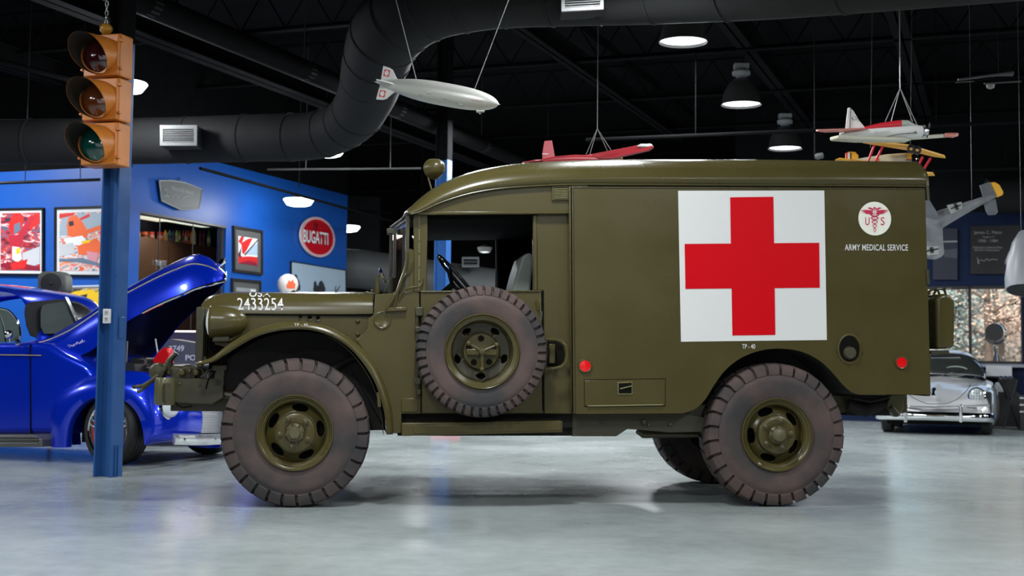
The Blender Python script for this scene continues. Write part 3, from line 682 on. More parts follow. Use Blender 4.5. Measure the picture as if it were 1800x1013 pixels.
# dark liner (back plate in the wheel house), also the splash panel behind the wheel
ln = [(x, y+3) for x, y in inner]
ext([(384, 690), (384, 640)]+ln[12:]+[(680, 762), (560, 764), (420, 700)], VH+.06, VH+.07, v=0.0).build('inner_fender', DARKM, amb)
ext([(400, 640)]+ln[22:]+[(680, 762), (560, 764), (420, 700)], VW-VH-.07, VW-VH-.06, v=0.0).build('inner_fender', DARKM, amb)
m = MB(); q0 = T(648, 650, .02); q1 = T(672, 764, .02)
pts = resample([T(x-6, y, .03) for x, y in inner[45:]], 16)
m.grid([[Vector((p.x, v, p.z)) for p in pts] for v in (.03, VH+.05)]); m.build('splash_apron', OLIVE2, amb, solid=.004)
ext([(662, 690), (668, 690), (670, 716), (664, 716)], .0, .02).build('apron_latch', OLIVE, amb, bevel=.002)
# ---------------- nose: radiator guard, headlamp, frame horns, bumper, winch
gz0, gz1 = T(355, 640, .3).z, T(355, 541, .3).z; gx0, gx1 = T(346, 590, .32).x, T(360, 590, .32).x
m = MB()
for v in [.28+i*(VW-.56)/11 for i in range(12)]: m.box((gx0, v-.022, gz0), (gx1, v+.022, gz1))
m.box((gx0, .28, gz1-.06), (gx1+.02, VW-.28, gz1)); m.box((gx0, .28, gz0), (gx1+.02, VW-.28, gz0+.05)); m.build('radiator_guard', OLIVE2, amb, bevel=.006)
m = MB(); m.box((gx0+.01, .265, gz0-.02), (gx1-.002, .31, gz1+.005)); m.build('guard_side', OLIVE, amb, bevel=.006)
m = MB(); m.box((gx1+.03, .33, gz0-.05), (gx1+.15, VW-.33, gz1+.02)); m.build('radiator', BLK, amb)
hc = T(372, 566, .2)
for v in (.2, VW-.2):
    R_ = .105; cc = Vector((hc.x, v, hc.z))
    hl = MB().lathe([(R_*.97, -.012), (R_*1.02, -.004), (R_*1.02, .012), (R_*.99, .03), (R_*.98, .08), (R_*.9, .14), (R_*.72, .19), (R_*.45, .22), (.0001, .235)], cc, (1, 0, 0), 36).build('headlamp', OLIVE, amb, smooth=60)
    MB().lathe([(R_*.95, -.008), (R_*.8, -.022), (R_*.4, -.034), (.0001, -.038)], cc, (1, 0, 0), 32).build('headlamp_lens', mat('headlamp_glass', (.75, .78, .76), .1, spec=.9), hl)
    m = MB().box((cc.x+.01, v-.03, cc.z-.135), (cc.x+.12, v+.03, cc.z-.09)); m.build('headlamp_bracket', OLIVE2, hl, bevel=.01)
m = MB().tube([T(388, 594, .2), T(402, 600, .2), T(418, 590, .2), T(424, 585, .24)], .012, 8); m.build('headlamp_stay', OLIVE, amb)
# chassis frame rails
zb = .56
for v in (.42, VW-.42-.09):
    m = MB(); xa_ = T(300, 700, .42).x
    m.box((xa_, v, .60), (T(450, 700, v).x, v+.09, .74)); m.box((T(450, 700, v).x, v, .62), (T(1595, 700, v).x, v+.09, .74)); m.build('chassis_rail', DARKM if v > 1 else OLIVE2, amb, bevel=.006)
bx0, bx1 = T(306, 690, .3).x, T(396, 690, .3).x
m = ext([(306, 665), (392, 665), (394, 700), (372, 712), (306, 708)], .3, .36); m.build('frame_gusset', OLIVE2, amb, bevel=.008)
for x, y in ((316, 675), (350, 678), (357, 690)): MB().lathe([(.0001, -.012), (.008, -.01), (.010, 0)], T(x, y, .3), NAXIS, 8).build('frame_bolt', OLIVE, amb)
# bumper with bumperettes
z0, z1 = T(290, 712, .25).z, T(290, 664, .25).z
def bumperette(v, lab=None):
    a, b = T(273, 690, .25).x, T(306, 690, .25).x
    prof = [(a, .05), (a-.004, .0), (a, -.05), (a+.015, -.075), (a+.04, -.088), (b-.05, -.09), (b-.02, -.082), (b, -.06), (b, .05), (b-.04, .07), (a+.03, .07)]
    rows = []
    for (z, k) in ((z0, .92), (z0+.02, 1), (z1-.015, 1.0), (z1, .93)):
        rows.append([Vector((b+(x-b)*k+.0, v+y*k, z)) for x, y in prof])
    m = MB(); m.grid(rows, True, True); return m.build('bumperette', mat('glossy_olive', (.085, .08, .04), .22), amb, smooth=50, label=lab)
bumperette(.25); bumperette(VW-.25)
a0 = T(258, 700, .9).x; m = MB()
n = 20; rows = []
for k in range(n+1):
    v = .1+(VW-.2)*k/n; bow = .10*math.sin(PI*k/n)**.5
    x = T(290, 690, .25).x-bow+.06
    rows.append([Vector((x, v, z0+.02)), Vector((x-.03, v, z0+.02)), Vector((x-.035, v, z0+.035)), Vector((x-.035, v, z1-.05)), Vector((x-.03, v, z1-.035)), Vector((x, v, z1-.035))])
m.grid(rows, True, True); m.build('front_bumper', OLIVE2, amb, smooth=50)
# winch
wz_ = T(330, 655, .5).z; wx = T(335, 655, .5).x
m = MB().tube([(wx, .36, wz_), (wx, VW-.36, wz_)], .055, 20); m.build('winch_drum', OLIVE2, amb)
m = MB(); m.obox((wx-.03, .42, wz_-.01), (.09, 0, 0), (0, .05, 0), (0, 0, .055)); m.build('winch_gearbox', OLIVE2, amb, bevel=.025, seg=4)
m = MB(); m.tube(catmull([T(312, 662, .3), T(318, 652, .3), T(328, 647, .3), T(352, 648, .3), T(357, 657, .3), T(354, 664, .3)], 4), .006, 8); m.build('winch_guard', OLIVE, amb)
for x, y, r in ((320, 655, .022), (344, 655, .022), (333, 652, .014)): MB().lathe([(.0001, -.02), (r*.8, -.018), (r, -.005), (r, .02)], T(x, y, .31), NAXIS, 14).build('winch_bolt', OLIVE, amb)
m = MB().tube(catmull([T(288, 652, .34), T(296, 634, .34), T(308, 622, .34)], 4), [.013]*8+[.016], 8); m.build('clutch_lever', OLIVE2, amb)
m = MB().tube([T(297, 658, .4), T(301, 634, .4), T(306, 624, .4)], .014, 8); m.build('clutch_lever', OLIVE2, amb)
m = MB().tube([T(300, 632, .37), T(310, 620, .37)], .018, 8); m.build('winch_shackle', OLIVE2, amb)
ck = m = MB(); m.lathe([(.0001, 0), (.045, .004), (.06, .03), (.06, .08), (.04, .1), (.0001, .1)], T(276, 654, .4), NAXIS, 20); m.build('cable_fairlead', OLIVE2, amb)
hk = MB().tube([T(279, 660, .3), T(262, 672, .3), T(250, 680, .3)], [.013, .012, .015], 8).build('tow_chain_hook', OLIVE2, amb)
MB().tube(catmull([T(252, 678, .3), T(240, 680, .3), T(234, 681, .28)], 4), .012, 8).build('hook_tip', OLIVE2, hk)
MB().tube(catmull([T(252, 682, .3), T(246, 688, .3), T(241, 689, .3)], 4), .011, 8).build('hook_tip', OLIVE2, hk)
MB().tube([T(276, 664, .34), T(252, 684, .34)], .009, 8).build('hook_link', OLIVE2, hk)
strut('hood_cable', [(358, 662), (364, 652), (376, 648)], .3, .004); strut('brake_hose', [(380, 652), (366, 668), (362, 684)], .3, .005, BLK)
strut('loose_cable', [(306, 702), (312, 713), (322, 717), (338, 714)], .35, .004, BLK)
m = MB(); m.obox(T(386, 662, .33), (.035, 0, 0), (0, .03, 0), (0, 0, .07)); m.obox(T(386, 647, .33), (.05, 0, 0), (0, .03, 0), (0, 0, .02)); m.build('shock_absorber', OLIVE2, amb, bevel=.008)
# front spring, axle, tie rod
for xc_, nm in ((c1.x, 'front'), (XR, 'rear')):
    for v in (.44, VW-.48):
        m = MB()
        for k in range(5):
            L = .52-.08*k; pts = [Vector((xc_+L*t, v+.03, .50-.012*k+.1*t*t*(L/.52)**2)) for t in [-1, -.6, -.2, .2, .6, 1]]
            m.grid([[p+Vector((0, dv, dz)) for p in pts] for dv, dz in ((-.03, 0), (.03, 0), (.03, .009), (-.03, .009))], False); m.grid([[p+Vector((0, dv, dz)) for p in pts] for dv, dz in ((-.03, .009), (-.03, 0))])
        m.build('leaf_spring', DARKM, amb)
    m = MB().tube([(xc_, .25, .47), (xc_, VW-.25, .47)], .05, 14); m.lathe([(.05, -.16), (.12, -.12), (.17, 0), (.12, .12), (.05, .16)], (xc_, VW/2, .47), (0, 1, 0), 20); m.build('axle', DARKM, amb)
    MB().lathe([(.0001, .0), (.2, 0), (.2, .08), (.0001, .08)], (xc_, .2, .475), NAXIS, 24).build('brake_backing', DARKM, amb)
m = MB().tube([(c1.x-.15, .3, .47), (c1.x-.15, VW-.3, .47)], .018, 8); m.build('tie_rod', DARKM, amb)
m = MB().tube([T(372, 696, .35), T(388, 692, .35), T(420, 698, .35)], .03, 10); m.build('spring_shackle', OLIVE2, amb)
m = MB(); m.obox((c1.x+.1, VW/2, .95), (.45, 0, 0), (0, .25, 0), (0, 0, .22)); m.build('engine_block', DARKM, amb, bevel=.05)
strut('steering_rod', [(655, 612), (600, 640), (570, 660)], .33, .02, DARKM)
# running board, sill and underside
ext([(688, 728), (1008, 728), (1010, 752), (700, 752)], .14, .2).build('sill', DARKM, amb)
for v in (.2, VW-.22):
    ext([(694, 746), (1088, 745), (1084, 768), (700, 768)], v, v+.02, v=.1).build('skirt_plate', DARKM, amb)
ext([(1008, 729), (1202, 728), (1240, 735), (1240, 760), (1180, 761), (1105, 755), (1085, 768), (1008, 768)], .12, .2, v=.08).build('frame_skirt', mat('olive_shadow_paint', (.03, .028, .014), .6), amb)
rb = ext([(706, 744), (986, 740), (989, 742), (989, 760), (987, 760.5), (708, 767), (706, 765)], -.02, .26).build('running_board', OLIVE, amb, bevel=.008, seg=3)
ext([(726, 748), (986, 743), (987, 757), (727, 763)], -.024, -.018).build('board_edge', OLIVE, rb, bevel=.003)
m = MB(); m.box((T(1105, 745, .2).x, .2, .56), (T(1250, 745, .2).x, .27, .68)); m.build('spring_hanger', OLIVE2, amb, bevel=.01)
for x, y, r in ((1132, 742, .018), (1140, 747, .01), (1178, 746, .012), (1060, 742, .008)): MB().lathe([(.0001, -.014), (r*.8, -.012), (r, 0)], T(x, y, .1), NAXIS, 12).build('frame_bolt', OLIVE2, amb)
m = MB(); m.tube([T(1120, 757, .25), T(1130, 763, .25), T(1240, 764, .25)], [.02, .03, .02], 8); m.build('spring_eye', OLIVE2, amb)
m = MB(); m.box((T(1480, 710, .5).x, .4, .60), (T(1560, 710, .5).x, VW-.4, .66)); m.build('rear_crossmember', DARKM, amb)
m = MB().tube([T(1490, 712, .35), T(1520, 722, .35), T(1560, 708, .35)], [.04, .05, .03], 12); m.build('spring_shackle', DARKM, amb)
ext([(1566, 694), (1590, 694), (1589, 718), (1580, 733), (1572, 733), (1560, 712), (1562, 706)], .3, .36).build('tow_bracket', mat('khaki_bracket', (.09, .08, .03), .4), amb, bevel=.006)
m = MB().tube([T(1566, 716, .28), T(1578, 730, .28)], .02, 10); m.build('tow_pin', OLIVE2, amb)
strut('rear_hose', [(1500, 700), (1530, 706), (1556, 700), (1565, 695)], .3, .012, DARKM)
# ---------------- door hardware
def hingeb(x0, y0, x1, y1, v=VC-.03, th=.04): ext([(x0, y0), (x1, y0), (x1, y1), (x0, y1)], v, v+th).build('door_hinge', OLIVE2, amb, bevel=.006)
hingeb(730, 540, 744, 556); hingeb(729, 574, 740, 584); hingeb(728, 664, 740, 676); hingeb(733, 684, 740, 694)
strut('hinge_pin', [(733, 556), (734, 700)], VC-.012, .01, OLIVE2)
m = MB(); m.tube([T(944, 529, VC-.02), T(946, 545, VC-.02)], .01, 8); m.build('window_catch', OLIVE, amb)
strut('door_sill_edge', [(740, 513), (952, 512)], VC-.008, .006, OLIVE)
# spare wheel on the door
sp = T(848, 618, -.17); SR = (T(848, 618, -.17)-T(848, 501.5, -.17)).length; 
def sh2(m): return shift(m, (sp.x, -.17, sp.z))
spw = sh2(MB().lathe([(SR*.53, .03), (SR*.555, .012), (SR*.568, 0), (SR*.558, -.006), (SR*.545, -.002), (SR*.535, .01), (SR*.475, .018), (SR*.468, .03), (SR*.455, .1), (SR*.42, .17)], (0, 0, 0), NAXIS, 64)).build('spare_wheel', OLIVE, amb, label='spare wheel hung on the cab door')
sh2(tyre_mesh(SR, .23, SR*.54, 44, .02, .018, .30)).build('tyre', RUBBER, spw, smooth=28)
sh2(holed_disc(.0001, SR*.46, .15, .12, 5, 11, SR*.33, SR*.42, 55)).build('wheel_disc', OLIVE2, spw, solid=.005)
sh2(MB().lathe([(.0001, .17), (SR*.46, .17)], (0, 0, 0), NAXIS, 32)).build('backing_plate', BLK, spw)
m = MB().lathe([(SR*.28, .13), (SR*.28, .10), (SR*.265, .09), (SR*.0001, .085)], (0, 0, 0), NAXIS, 40); sh2(m).build('hub_plate', OLIVE, spw)
m = MB(); m.obox((0, .07, -.005), (.1, 0, 0), (0, .02, 0), (0, 0, .02)); sh2(m).build('clamp_bar', OLIVE, spw, bevel=.005)
kn = MB()
for a in (150, 25, 270):
    a = math.radians(a); L = SR*(.24 if a < 4 else .27); d = Vector((math.cos(a), 0, math.sin(a)))
    kn.tube([Vector((0, .03, 0)), Vector((0, .01, 0))+d*L], [.013, .008], 8); kn.lathe([(.0001, -.017), (.012, -.012), (.017, 0), (.012, .012), (.0001, .017)], Vector((0, .008, 0))+d*L, NAXIS, 14)
kn.lathe([(.0001, 0), (.02, .004), (.024, .03), (.02, .06)], (0, 0, 0), NAXIS, 14); sh2(kn).build('clamp_handle', OLIVE, spw)
for k in range(5):
    a = math.radians(20+72*k); b = MB().lathe([(.02, .095), (.02, .08), (.0001, .08)], (SR*.2*math.cos(a), 0, SR*.2*math.sin(a)), NAXIS, 12); sh2(b).build('stud_hole', BLK, spw)
# carrier bracket behind spare
m = MB(); m.box((sp.x-.12, -.04, sp.z-.12), (sp.x+.12, VC, sp.z+.12)); m.build('spare_carrier', OLIVE2, amb, bevel=.02)
# grab handle by the spare
strut('grab_handle', [(958, 597), (975, 597), (986, 600), (994, 608), (997.5, 622), (995, 636), (987, 645), (974, 648), (958, 648)], -.03, .011)
ext([(962, 600), (980, 600), (990, 608), (993, 622), (990, 636), (980, 645), (962, 645)], VC-.002, VC+.004).build('handle_recess', OLIVE_D, amb)
m = MB(); m.obox(T(970, 622, .03), (.02, 0, 0), (0, .02, 0), (0, 0, .065)); m.build('door_latch', OLIVE, amb, bevel=.005)
# ---------------- box details
def refl(x, y, r):
    c = T(x, y, 0); o = MB().lathe([(r*1.22, .0), (r*1.24, -.008), (r*1.12, -.014), (r*.98, -.012)], c, NAXIS, 32).build('reflector_rim', OLIVE, amb)
    MB().lathe([(r, -.011), (.0001, -.013)], c, NAXIS, 32).build('reflector_lens', REDLENS, o, label='red round reflector lens')
refl(1028, 643.5, .038); refl(1584, 637.5, .037)
def outline(pts, r, name, m_=OLIVE, v=0, closed=True):
    P = [T(x, y, v) for x, y in pts]; P = P+[P[0]] if closed else P
    return MB().tube(P, r, 6).build(name, m_, amb)
lk = ext([(1028, 669), (1166, 667), (1169, 670), (1169, 709), (1166, 713), (1028, 714)], -.006, .004).build('locker_door', OLIVE, amb, bevel=.003)
outline([(1027, 668), (1170, 666), (1170, 714), (1027, 715)], .002, 'locker_gap', BLK, -.001)
strutp = MB().tube([T(1033, 714, -.008), T(1166, 712, -.008)], .0045, 8).build('locker_hinge', mat('worn_olive_edge', (.16, .15, .07), .35), lk)
for x in (1034, 1078, 1118, 1160): MB().lathe([(.0001, -.006), (.004, -.005), (.005, 0)], T(x, 719, 0), NAXIS, 8).build('rivet', OLIVE, amb)
m = MB(); P = [(1086, 673), (1111, 672), (1111, 693), (1087, 693)]; 
hr = outline(P, .004, 'latch_frame', MATS['worn_olive_edge'], -.008)
ext([(1088, 675), (1110, 674), (1110, 692), (1088, 692)], -.0075, -.003).build('latch_recess', OLIVE_D, amb)
MB().tube([T(1090, 684, -.014), T(1110, 679, -.014)], .004, 6).build('latch_handle', MATS['worn_olive_edge'], lk)
# fuel filler recess
c = T(1493, 613.5, 0)
rec = MB().lathe([(.098, 0), (.10, -.006), (.088, -.008), (.083, 0), (.081, .0)], c, NAXIS, 44, sx=.86, sy=1.05).build('filler_ring', OLIVE, amb)
m = MB().lathe([(.082, -.004), (.0001, -.0035)], c, NAXIS, 40, sx=.84, sy=1.06); m.build('filler_recess', BLK, rec)
MB().lathe([(.0001, -.03), (.036, -.028), (.044, -.018), (.046, .0)], c+Vector((.0, 0, -.028)), NAXIS, 28).build('filler_cap', OLIVE2, rec)
for dx, dy in ((24, 8), (-24, 4), (0, 32), (15, -28)): MB().lathe([(.0001, -.012), (.004, -.01), (.005, 0)], T(1493+dx, 613+dy, 0), NAXIS, 8).build('ring_screw', OLIVE, rec)
# vent grille on cab corner
vg = ext([(970, 327), (1000, 326), (1000, 352), (970, 353)], .004, .02).build('vent_grille', OLIVE, amb, bevel=.003)
ext([(974, 330), (997, 329), (997, 349), (974, 350)], .002, .006).build('vent_opening', BLK, vg)
for k in range(7):
    y = 332+k*2.75; MB().tube([T(974, y, .0), T(997, y-.4, .0)], .0032, 6).build('vent_slat', MATS['worn_olive_edge'], vg)
# rear hinges and jerrycan holder
for y0, y1 in ((328, 352), (474, 500)): ext([(1628, y0), (1633, y0), (1634.5, y1), (1630, y1)], -.01, .02).build('rear_door_hinge', OLIVE2, amb)
ext([(1636, 618), (1668, 616), (1669, 622), (1637, 624)], .06, .4, v=0.06).build('can_holder', OLIVE2, amb)
ext([(1632, 622), (1639, 622), (1640, 652), (1632, 652)], .02, .1, v=.0).build('tail_lamp', OLIVE2, amb, bevel=.004)
# roof spot lamp
sl = T(765, 296, .5); spl = MB().lathe([(.073, -.04), (.076, -.03), (.072, -.02), (.070, .0), (.058, .04), (.035, .066), (.0001, .075)], sl, Vector((.5, -.84, .12)), 32).build('roof_lamp', OLIVE, amb, smooth=60)
spl2 = MB().lathe([(.073, -.04), (.05, -.055), (.0001, -.06)], sl, Vector((.5, -.84, .12)), 32).build('roof_lamp_lens', MATS['headlamp_glass'], spl)
MB().tube([T(750, 300, .5), T(754, 318, .5), T(764, 352, .5)], .006, 8).build('lamp_bracket', OLIVE, spl)
# mirror on the far fender side
mc = T(673, 484, .35)
mr = MB().lathe([(.0001, -.006), (.058, -.005), (.06, .0), (.045, .014), (.0001, .018)], mc, Vector((-.9, .0, -.38)), 28).build('side_mirror', CHROME, amb, smooth=50)
MB().tube([T(663, 516, .35), T(663, 497, .35), T(662, 488, .35), T(668, 484, .35)], [.017, .014, .008, .006], 8).build('mirror_arm', OLIVE, mr)
strut('hood_hook', [(652, 514), (654, 510), (658, 512)], .4, .006); strut('hood_hook', [(640, 515), (644, 513), (648, 515)], .4, .004)
m = ext([(506, 510), (512, 506), (516, 509), (523, 514), (507, 515)], .8, .86, v=.5); m.build('hood_bracket', OLIVE, amb)
# ---------------- paint marks
def flat(pts, v, m_, name, parent=None): return ext(pts, v, v+.0015).build(name, m_, parent or amb, smooth=0)
wp = flat([(1192, 335.5), (1449, 335), (1453.5, 598), (1197, 601)], -.0025, WHITEP, 'white_panel')
flat([(1283.5, 347), (1359.5, 346), (1363, 589), (1287.5, 590)], -.0045, REDP, 'red_cross')
flat([(1203.5, 429), (1440, 427), (1441, 506), (1205, 508)], -.0048, REDP, 'red_cross_bar')
c = T(1537.5, 384.5, 0); MB().lathe([(.0001, -.003), (.1165, -.003), (.1165, 0)], c, NAXIS, 64).build('emblem_disc', CREAM, amb, smooth=0)
q = quadmap
def pmap(x0, y0, x1, y1, v, dy=0): return q(T(x0, y1, v), T(x1, y1+dy, v), T(x0, y0, v), T(x1, y0+dy, v))
lettering('ARMY MEDICAL SERVICE', pmap(1485, 429.5, 1596, 440.5, -.002, .5), WHITEP, amb, offset=.012, space=1.05)
lettering('TP - 40', pmap(1304.5, 605, 1327.5, 613.5, -.002), WHITEP, amb, offset=.006)
EMB = mat('maroon_emblem_paint', (.50, .006, .06), .35)
lettering('U', pmap(1521, 382, 1528.5, 396, -.005), EMB, amb)
lettering('S', pmap(1548, 382, 1555, 396, -.005), EMB, amb)
# caduceus
cd = MB(); vE = -.006
def ep(x, y): p = T(1440+x*360/1658, 300+y*220/1013, vE); return Vector((p.x, vE, p.z))
def estroke(pts, w0, w1=None):
    P = [ep(x, y) for x, y in pts]; n = len(P); w1 = w0 if w1 is None else w1; L = []; R = []
    for i, p in enumerate(P):
        d = (P[min(i+1, n-1)]-P[max(i-1, 0)]).normalized(); nr = Vector((-d.z, 0, d.x)); wd = w0+(w1-w0)*i/(n-1)
        L.append(p+nr*wd/2); R.append(p-nr*wd/2)
    cd.grid([L, R])
estroke([(449, 300), (451, 505)], .0022, .0012)
for sgn in (1, -1):
    pts = []
    for k in range(61):
        t = k/60; y = 349+150*t; amp = 34*(1-.80*t); pts.append((450+sgn*amp*math.sin(PI*.12+PI*4.88*t**.88), y))
    estroke(pts, .0078, .0022)
    estroke([(450+sgn*30, 352), (450+sgn*18, 345), (450+sgn*6, 350)], .005)
cd.add([ep(449+9*math.cos(k*PI/6), 303+9*math.sin(k*PI/6)) for k in range(12)], [tuple(range(12))])
for sgn in (1, -1):
    for (x0, y0, x1, y1, wd) in ((8, 318, 60, 300, 14), (14, 330, 120, 322, 11), (18, 338, 112, 332, 8), (20, 345, 98, 341, 7), (22, 351, 82, 348, 6)):
        a, b, c_, d_ = (x0, y0-wd*.55), ((x0+x1)/2, (y0+y1)/2-wd*.75), (x1, y1), ((x0+x1)/2, (y0+y1)/2+wd*.35)
        cd.add([ep(449+sgn*x, y) for x, y in (a, b, c_, d_, (x0, y0+wd*.3))], [(0, 1, 2, 3, 4)])
cd.build('medical_emblem', EMB, amb, smooth=0)
# registration number wraps over the shoulder of the hood
xs0, xs1 = T(419.5, 540, VH).x, T(499, 540, VH).x
def hoodpt(x, s):
    """s = height fraction on the hood flank: 0 at the lower edge, 1 at the crown"""
    i = min(24, max(0, next((k for k in range(25) if HR[k+1][1].x >= x), 24)))
    row = HR[i]; t = (x-HR[i][1].x)/max(1e-6, HR[i+1][1].x-HR[i][1].x)
    P = [row[k].lerp(HR[i+1][k], t) for k in range(1, 10)]
    L = [0]
    for k in range(1, 9): L.append(L[-1]+(P[k]-P[k-1]).length)
    d = s*L[7]; k = next((j for j in range(8) if L[j+1] >= d), 7)
    p = P[k].lerp(P[k+1], (d-L[k])/(L[k+1]-L[k])); tg = (P[k+1]-P[k]).normalized()
    nrm = Vector((0, -tg.z, tg.y)); nrm = nrm if nrm.y < 0 or nrm.z > 0 else -nrm
    return p+Vector((0, -abs(tg.z), abs(tg.y)))*.004
lettering('2433254', lambda s, t: hoodpt(xs0+(xs1-xs0)*s, .085+.36*t), WHITEP, amb, offset=.004, space=1.05, res=6)
xu0, xu1 = T(441, 522, VH).x, T(478, 522, VH).x
lettering('USA', lambda s, t: hoodpt(xu0+(xu1-xu0)*s, .50+.40*t), WHITEP, amb, offset=.01, res=6)
lettering('TP - 35', q(T(517, 573, -.013), T(541, 573.5, -.013), T(517, 568.5, -.013), T(541, 569, -.013)), WHITEP, amb)
# jerrycan (a thing of its own)
jr = empty('jerry_can', TF.o+TF.e1*(T(1650, 615, .12).x+.02)+TF.e2*.12+UP*T(1650, 615, .12).z, TYAW)
tag(jr, 'olive metal jerry can hung on the rear end of the ambulance', 'fuel can')
base = T(1650, 615, .12)
def J(px, py, v=.1): p = T(px, py, .12); return Vector((p.x-base.x, v-.12, p.z-base.z))
o_ = [(1634, 524), (1640, 519), (1650, 516), (1660, 520), (1668, 527), (1667, 612), (1636, 614)]
MB().prism([J(x, y, .06) for x, y in o_], (0, .3, 0)).build('can_body', OLIVE, jr, bevel=.025, seg=4, smooth=50)
MB().tube(catmull([J(1638, 520, .14), J(1644, 509, .14), J(1656, 509, .14), J(1660, 518, .14)], 4), .009, 8).build('carry_handle', OLIVE, jr)
MB().tube(catmull([J(1638, 520, .24), J(1644, 509, .24), J(1656, 509, .24), J(1660, 518, .24)], 4), .009, 8).build('carry_handle', OLIVE, jr)
MB().lathe([(.0001, .03), (.03, .028), (.034, .0)], J(1642, 516, .3), (0, 0, 1), 20).build('can_cap', OLIVE, jr)
for x in (1640, 1656): MB().prism([J(x, 507, .1), J(x+9, 506, .1), J(x+9, 508.5, .1), J(x, 509.5, .1)], (0, .05, 0)).build('strap_buckle', STEEL, jr)
# ================================================================== COLUMNS, SIGNAL
ac = PZ(189, 838, 0)
ANB = -RA
zt1 = PY(222, 76, ac.y).z
wcol(ac, .153, .166, .016, ANB, zt1, COLBLUE, 'column')
wcol(ac, .153, .166, .016, ANB, CE-zt1, CEIL, 'column').location.z = zt1
c2p = PY(777, 512, 17.0); c2p.z = 0
wcol(c2p, .16, .17, .014, ANB, PY(776, 282, 17).z, COLBLUE, 'column')
wcol(c2p+UP*0, .16, .17, .014, ANB, CE-PY(776, 282, 17).z, CEIL, 'column').location.z = PY(776, 282, 17).z
def onface(px, py, n_off=.0):   # point on the -A face plane of the column
    return hit(px, py, ac-A_*(.078+n_off), A_)
po = onface(189.5, 556, .004); 
ot = MB().obox(po-A_*.01, B_*.036, A_*.008, UP*.058).build('power_outlet', mat('outlet_white', (.55, .55, .56), .4), bevel=.004); tag(ot, 'small white double power outlet fixed to the blue column', 'outlet')
for dz in (-.026, .026):
    MB().obox(po-A_*.019+UP*dz, B_*.017, A_*.002, UP*.017).build('socket_face', GREY, ot, bevel=.003)
    for db in (-.007, .007): MB().obox(po-A_*.0215+UP*(dz+.004)+B_*db, B_*.0015, A_*.001, UP*.006).build('socket_slot', BLACK, ot)
pb = ac+B_*.088
bx = MB().obox(Vector((pb.x, pb.y, PZ(200, 838, 0).z))+UP*PY(200, 577, 10.8).z, B_*.006, A_*.03, UP*.085).build('junction_cover', COLBLUE, bevel=.004); tag(bx, 'flat blue cover plate on the right flange of the blue column', 'cover plate')
sl = MB(); 
for dd in (-.025, .01): sl.obox(Vector((pb.x, pb.y, 0))+A_*dd+UP*.13, B_*.005, A_*.006, UP*.12)
tag(sl.build('column_bracket', COLBLUE), 'low blue bracket ribs at the foot of the blue column', 'bracket')
# traffic signal
YS = 10.25
phi = math.radians(17)
sgc = PY(180, 176, YS)                       # housing centre
nrm = Vector((-math.sin(phi), -math.cos(phi), 0)); sd = Vector((math.cos(phi), -math.sin(phi), 0))
sig = empty('traffic_signal', (sgc.x, sgc.y, PY(180, 293, YS).z))
tag(sig, 'orange three light traffic signal hanging on a chain before the blue column', 'traffic light')
zt_, zb_ = PY(180, 60, YS).z, PY(180, 293, YS).z; Hs = (zt_-zb_); hw_ = .165
def SG(u, n, z): return sd*u+nrm*n+UP*(z)
RL = mat('signal_lens_red', (.045, .004, .006), .12, coat=1); YL = mat('signal_lens_amber', (.13, .03, .006), .12, coat=1); GL_ = mat('signal_lens_green', (.002, .055, .042), .12, coat=1)
MB().lathe([(.0001, -.05), (.03, -.04), (.05, -.01), (.05, .015), (.03, .04), (.0001, .05)], SG(0, -.02, Hs+.045), (0, 0, 1), 20).build('signal_hanger', mat('ochre_hanger', (.42, .19, .02), .3), sig, smooth=60)
for k in range(3):
    z0_ = Hs*(k/3)+.006; z1_ = Hs*((k+1)/3)-.006; zc = (z0_+z1_)/2
    sec = MB().obox(SG(0, -.07, zc), sd*hw_, nrm*.085, UP*(z1_-z0_)/2).build('signal_section', AMBER, sig, bevel=.012, seg=3)
    dr = MB().obox(SG(0, .026, zc), sd*(hw_-.008), nrm*.012, UP*((z1_-z0_)/2-.006)); dr.build('signal_door', AMBER, sec, bevel=.008)
    R_ = .146; n = 48
    m = MB()
    xa = sd; c = SG(0, .036, zc)
    lens = MB().lathe([(R_*.98, .0), (R_*.9, .012), (R_*.6, .035), (R_*.3, .046), (.0001, .05)], c, nrm, 40)
    lens.build('signal_lens', (GL_, YL, RL)[k], sec, smooth=60, label=('green', 'amber', 'dark red')[k]+' unlit lens')
    rows = []; rin = []
    for q in range(13):
        r0_, r1_ = [], []
        for j in range(n+1):
            th = 2*PI*j/n
            L = .30*((1+math.cos(th))/2)**.7
            if L < .012: L = .012
            t = q/12
            rr = R_*(1.02+.05*t)
            r0_.append(c+xa*math.sin(th)*rr+UP*math.cos(th)*rr+nrm*L*t-UP*.03*t*L/.27)
            rr -= .004; r1_.append(c+xa*math.sin(th)*rr+UP*math.cos(th)*rr+nrm*(L*t-.001)-UP*.03*t*L/.27)
        rows.append(r0_); rin.append(r1_)
    vis = MB(); vis.grid(rows); vo = vis.build('signal_visor', AMBER, sec, smooth=50)
    vi = MB(); vi.grid(rin); vi.build('visor_inside', AMBERIN, vo, smooth=50)
    MB().lathe([(R_*1.03, -.004), (R_*1.07, -.004), (R_*1.07, .008), (R_*1.03, .008)], c, nrm, 40).build('visor_ring', AMBER, sec)
    for s in (-1, 1):
        for dz in (-.13, .13): MB().obox(SG(s*(hw_+.008), .02, zc+dz*.85), sd*.012, nrm*.02, UP*.009).build('door_latch', AMBER, sec, bevel=.003)
ch = MB(); zc = Hs+.06
def link(c, a, b, r, rot):
    ch_ = []
    for k in range(13):
        t = 2*PI*k/12; p = Vector((a*math.cos(t), 0, b*math.sin(t))); p.rotate(Matrix.Rotation(rot, 3, 'Z')); ch_.append(c+p)
    return ch_
zz = Hs+.10; k = 0
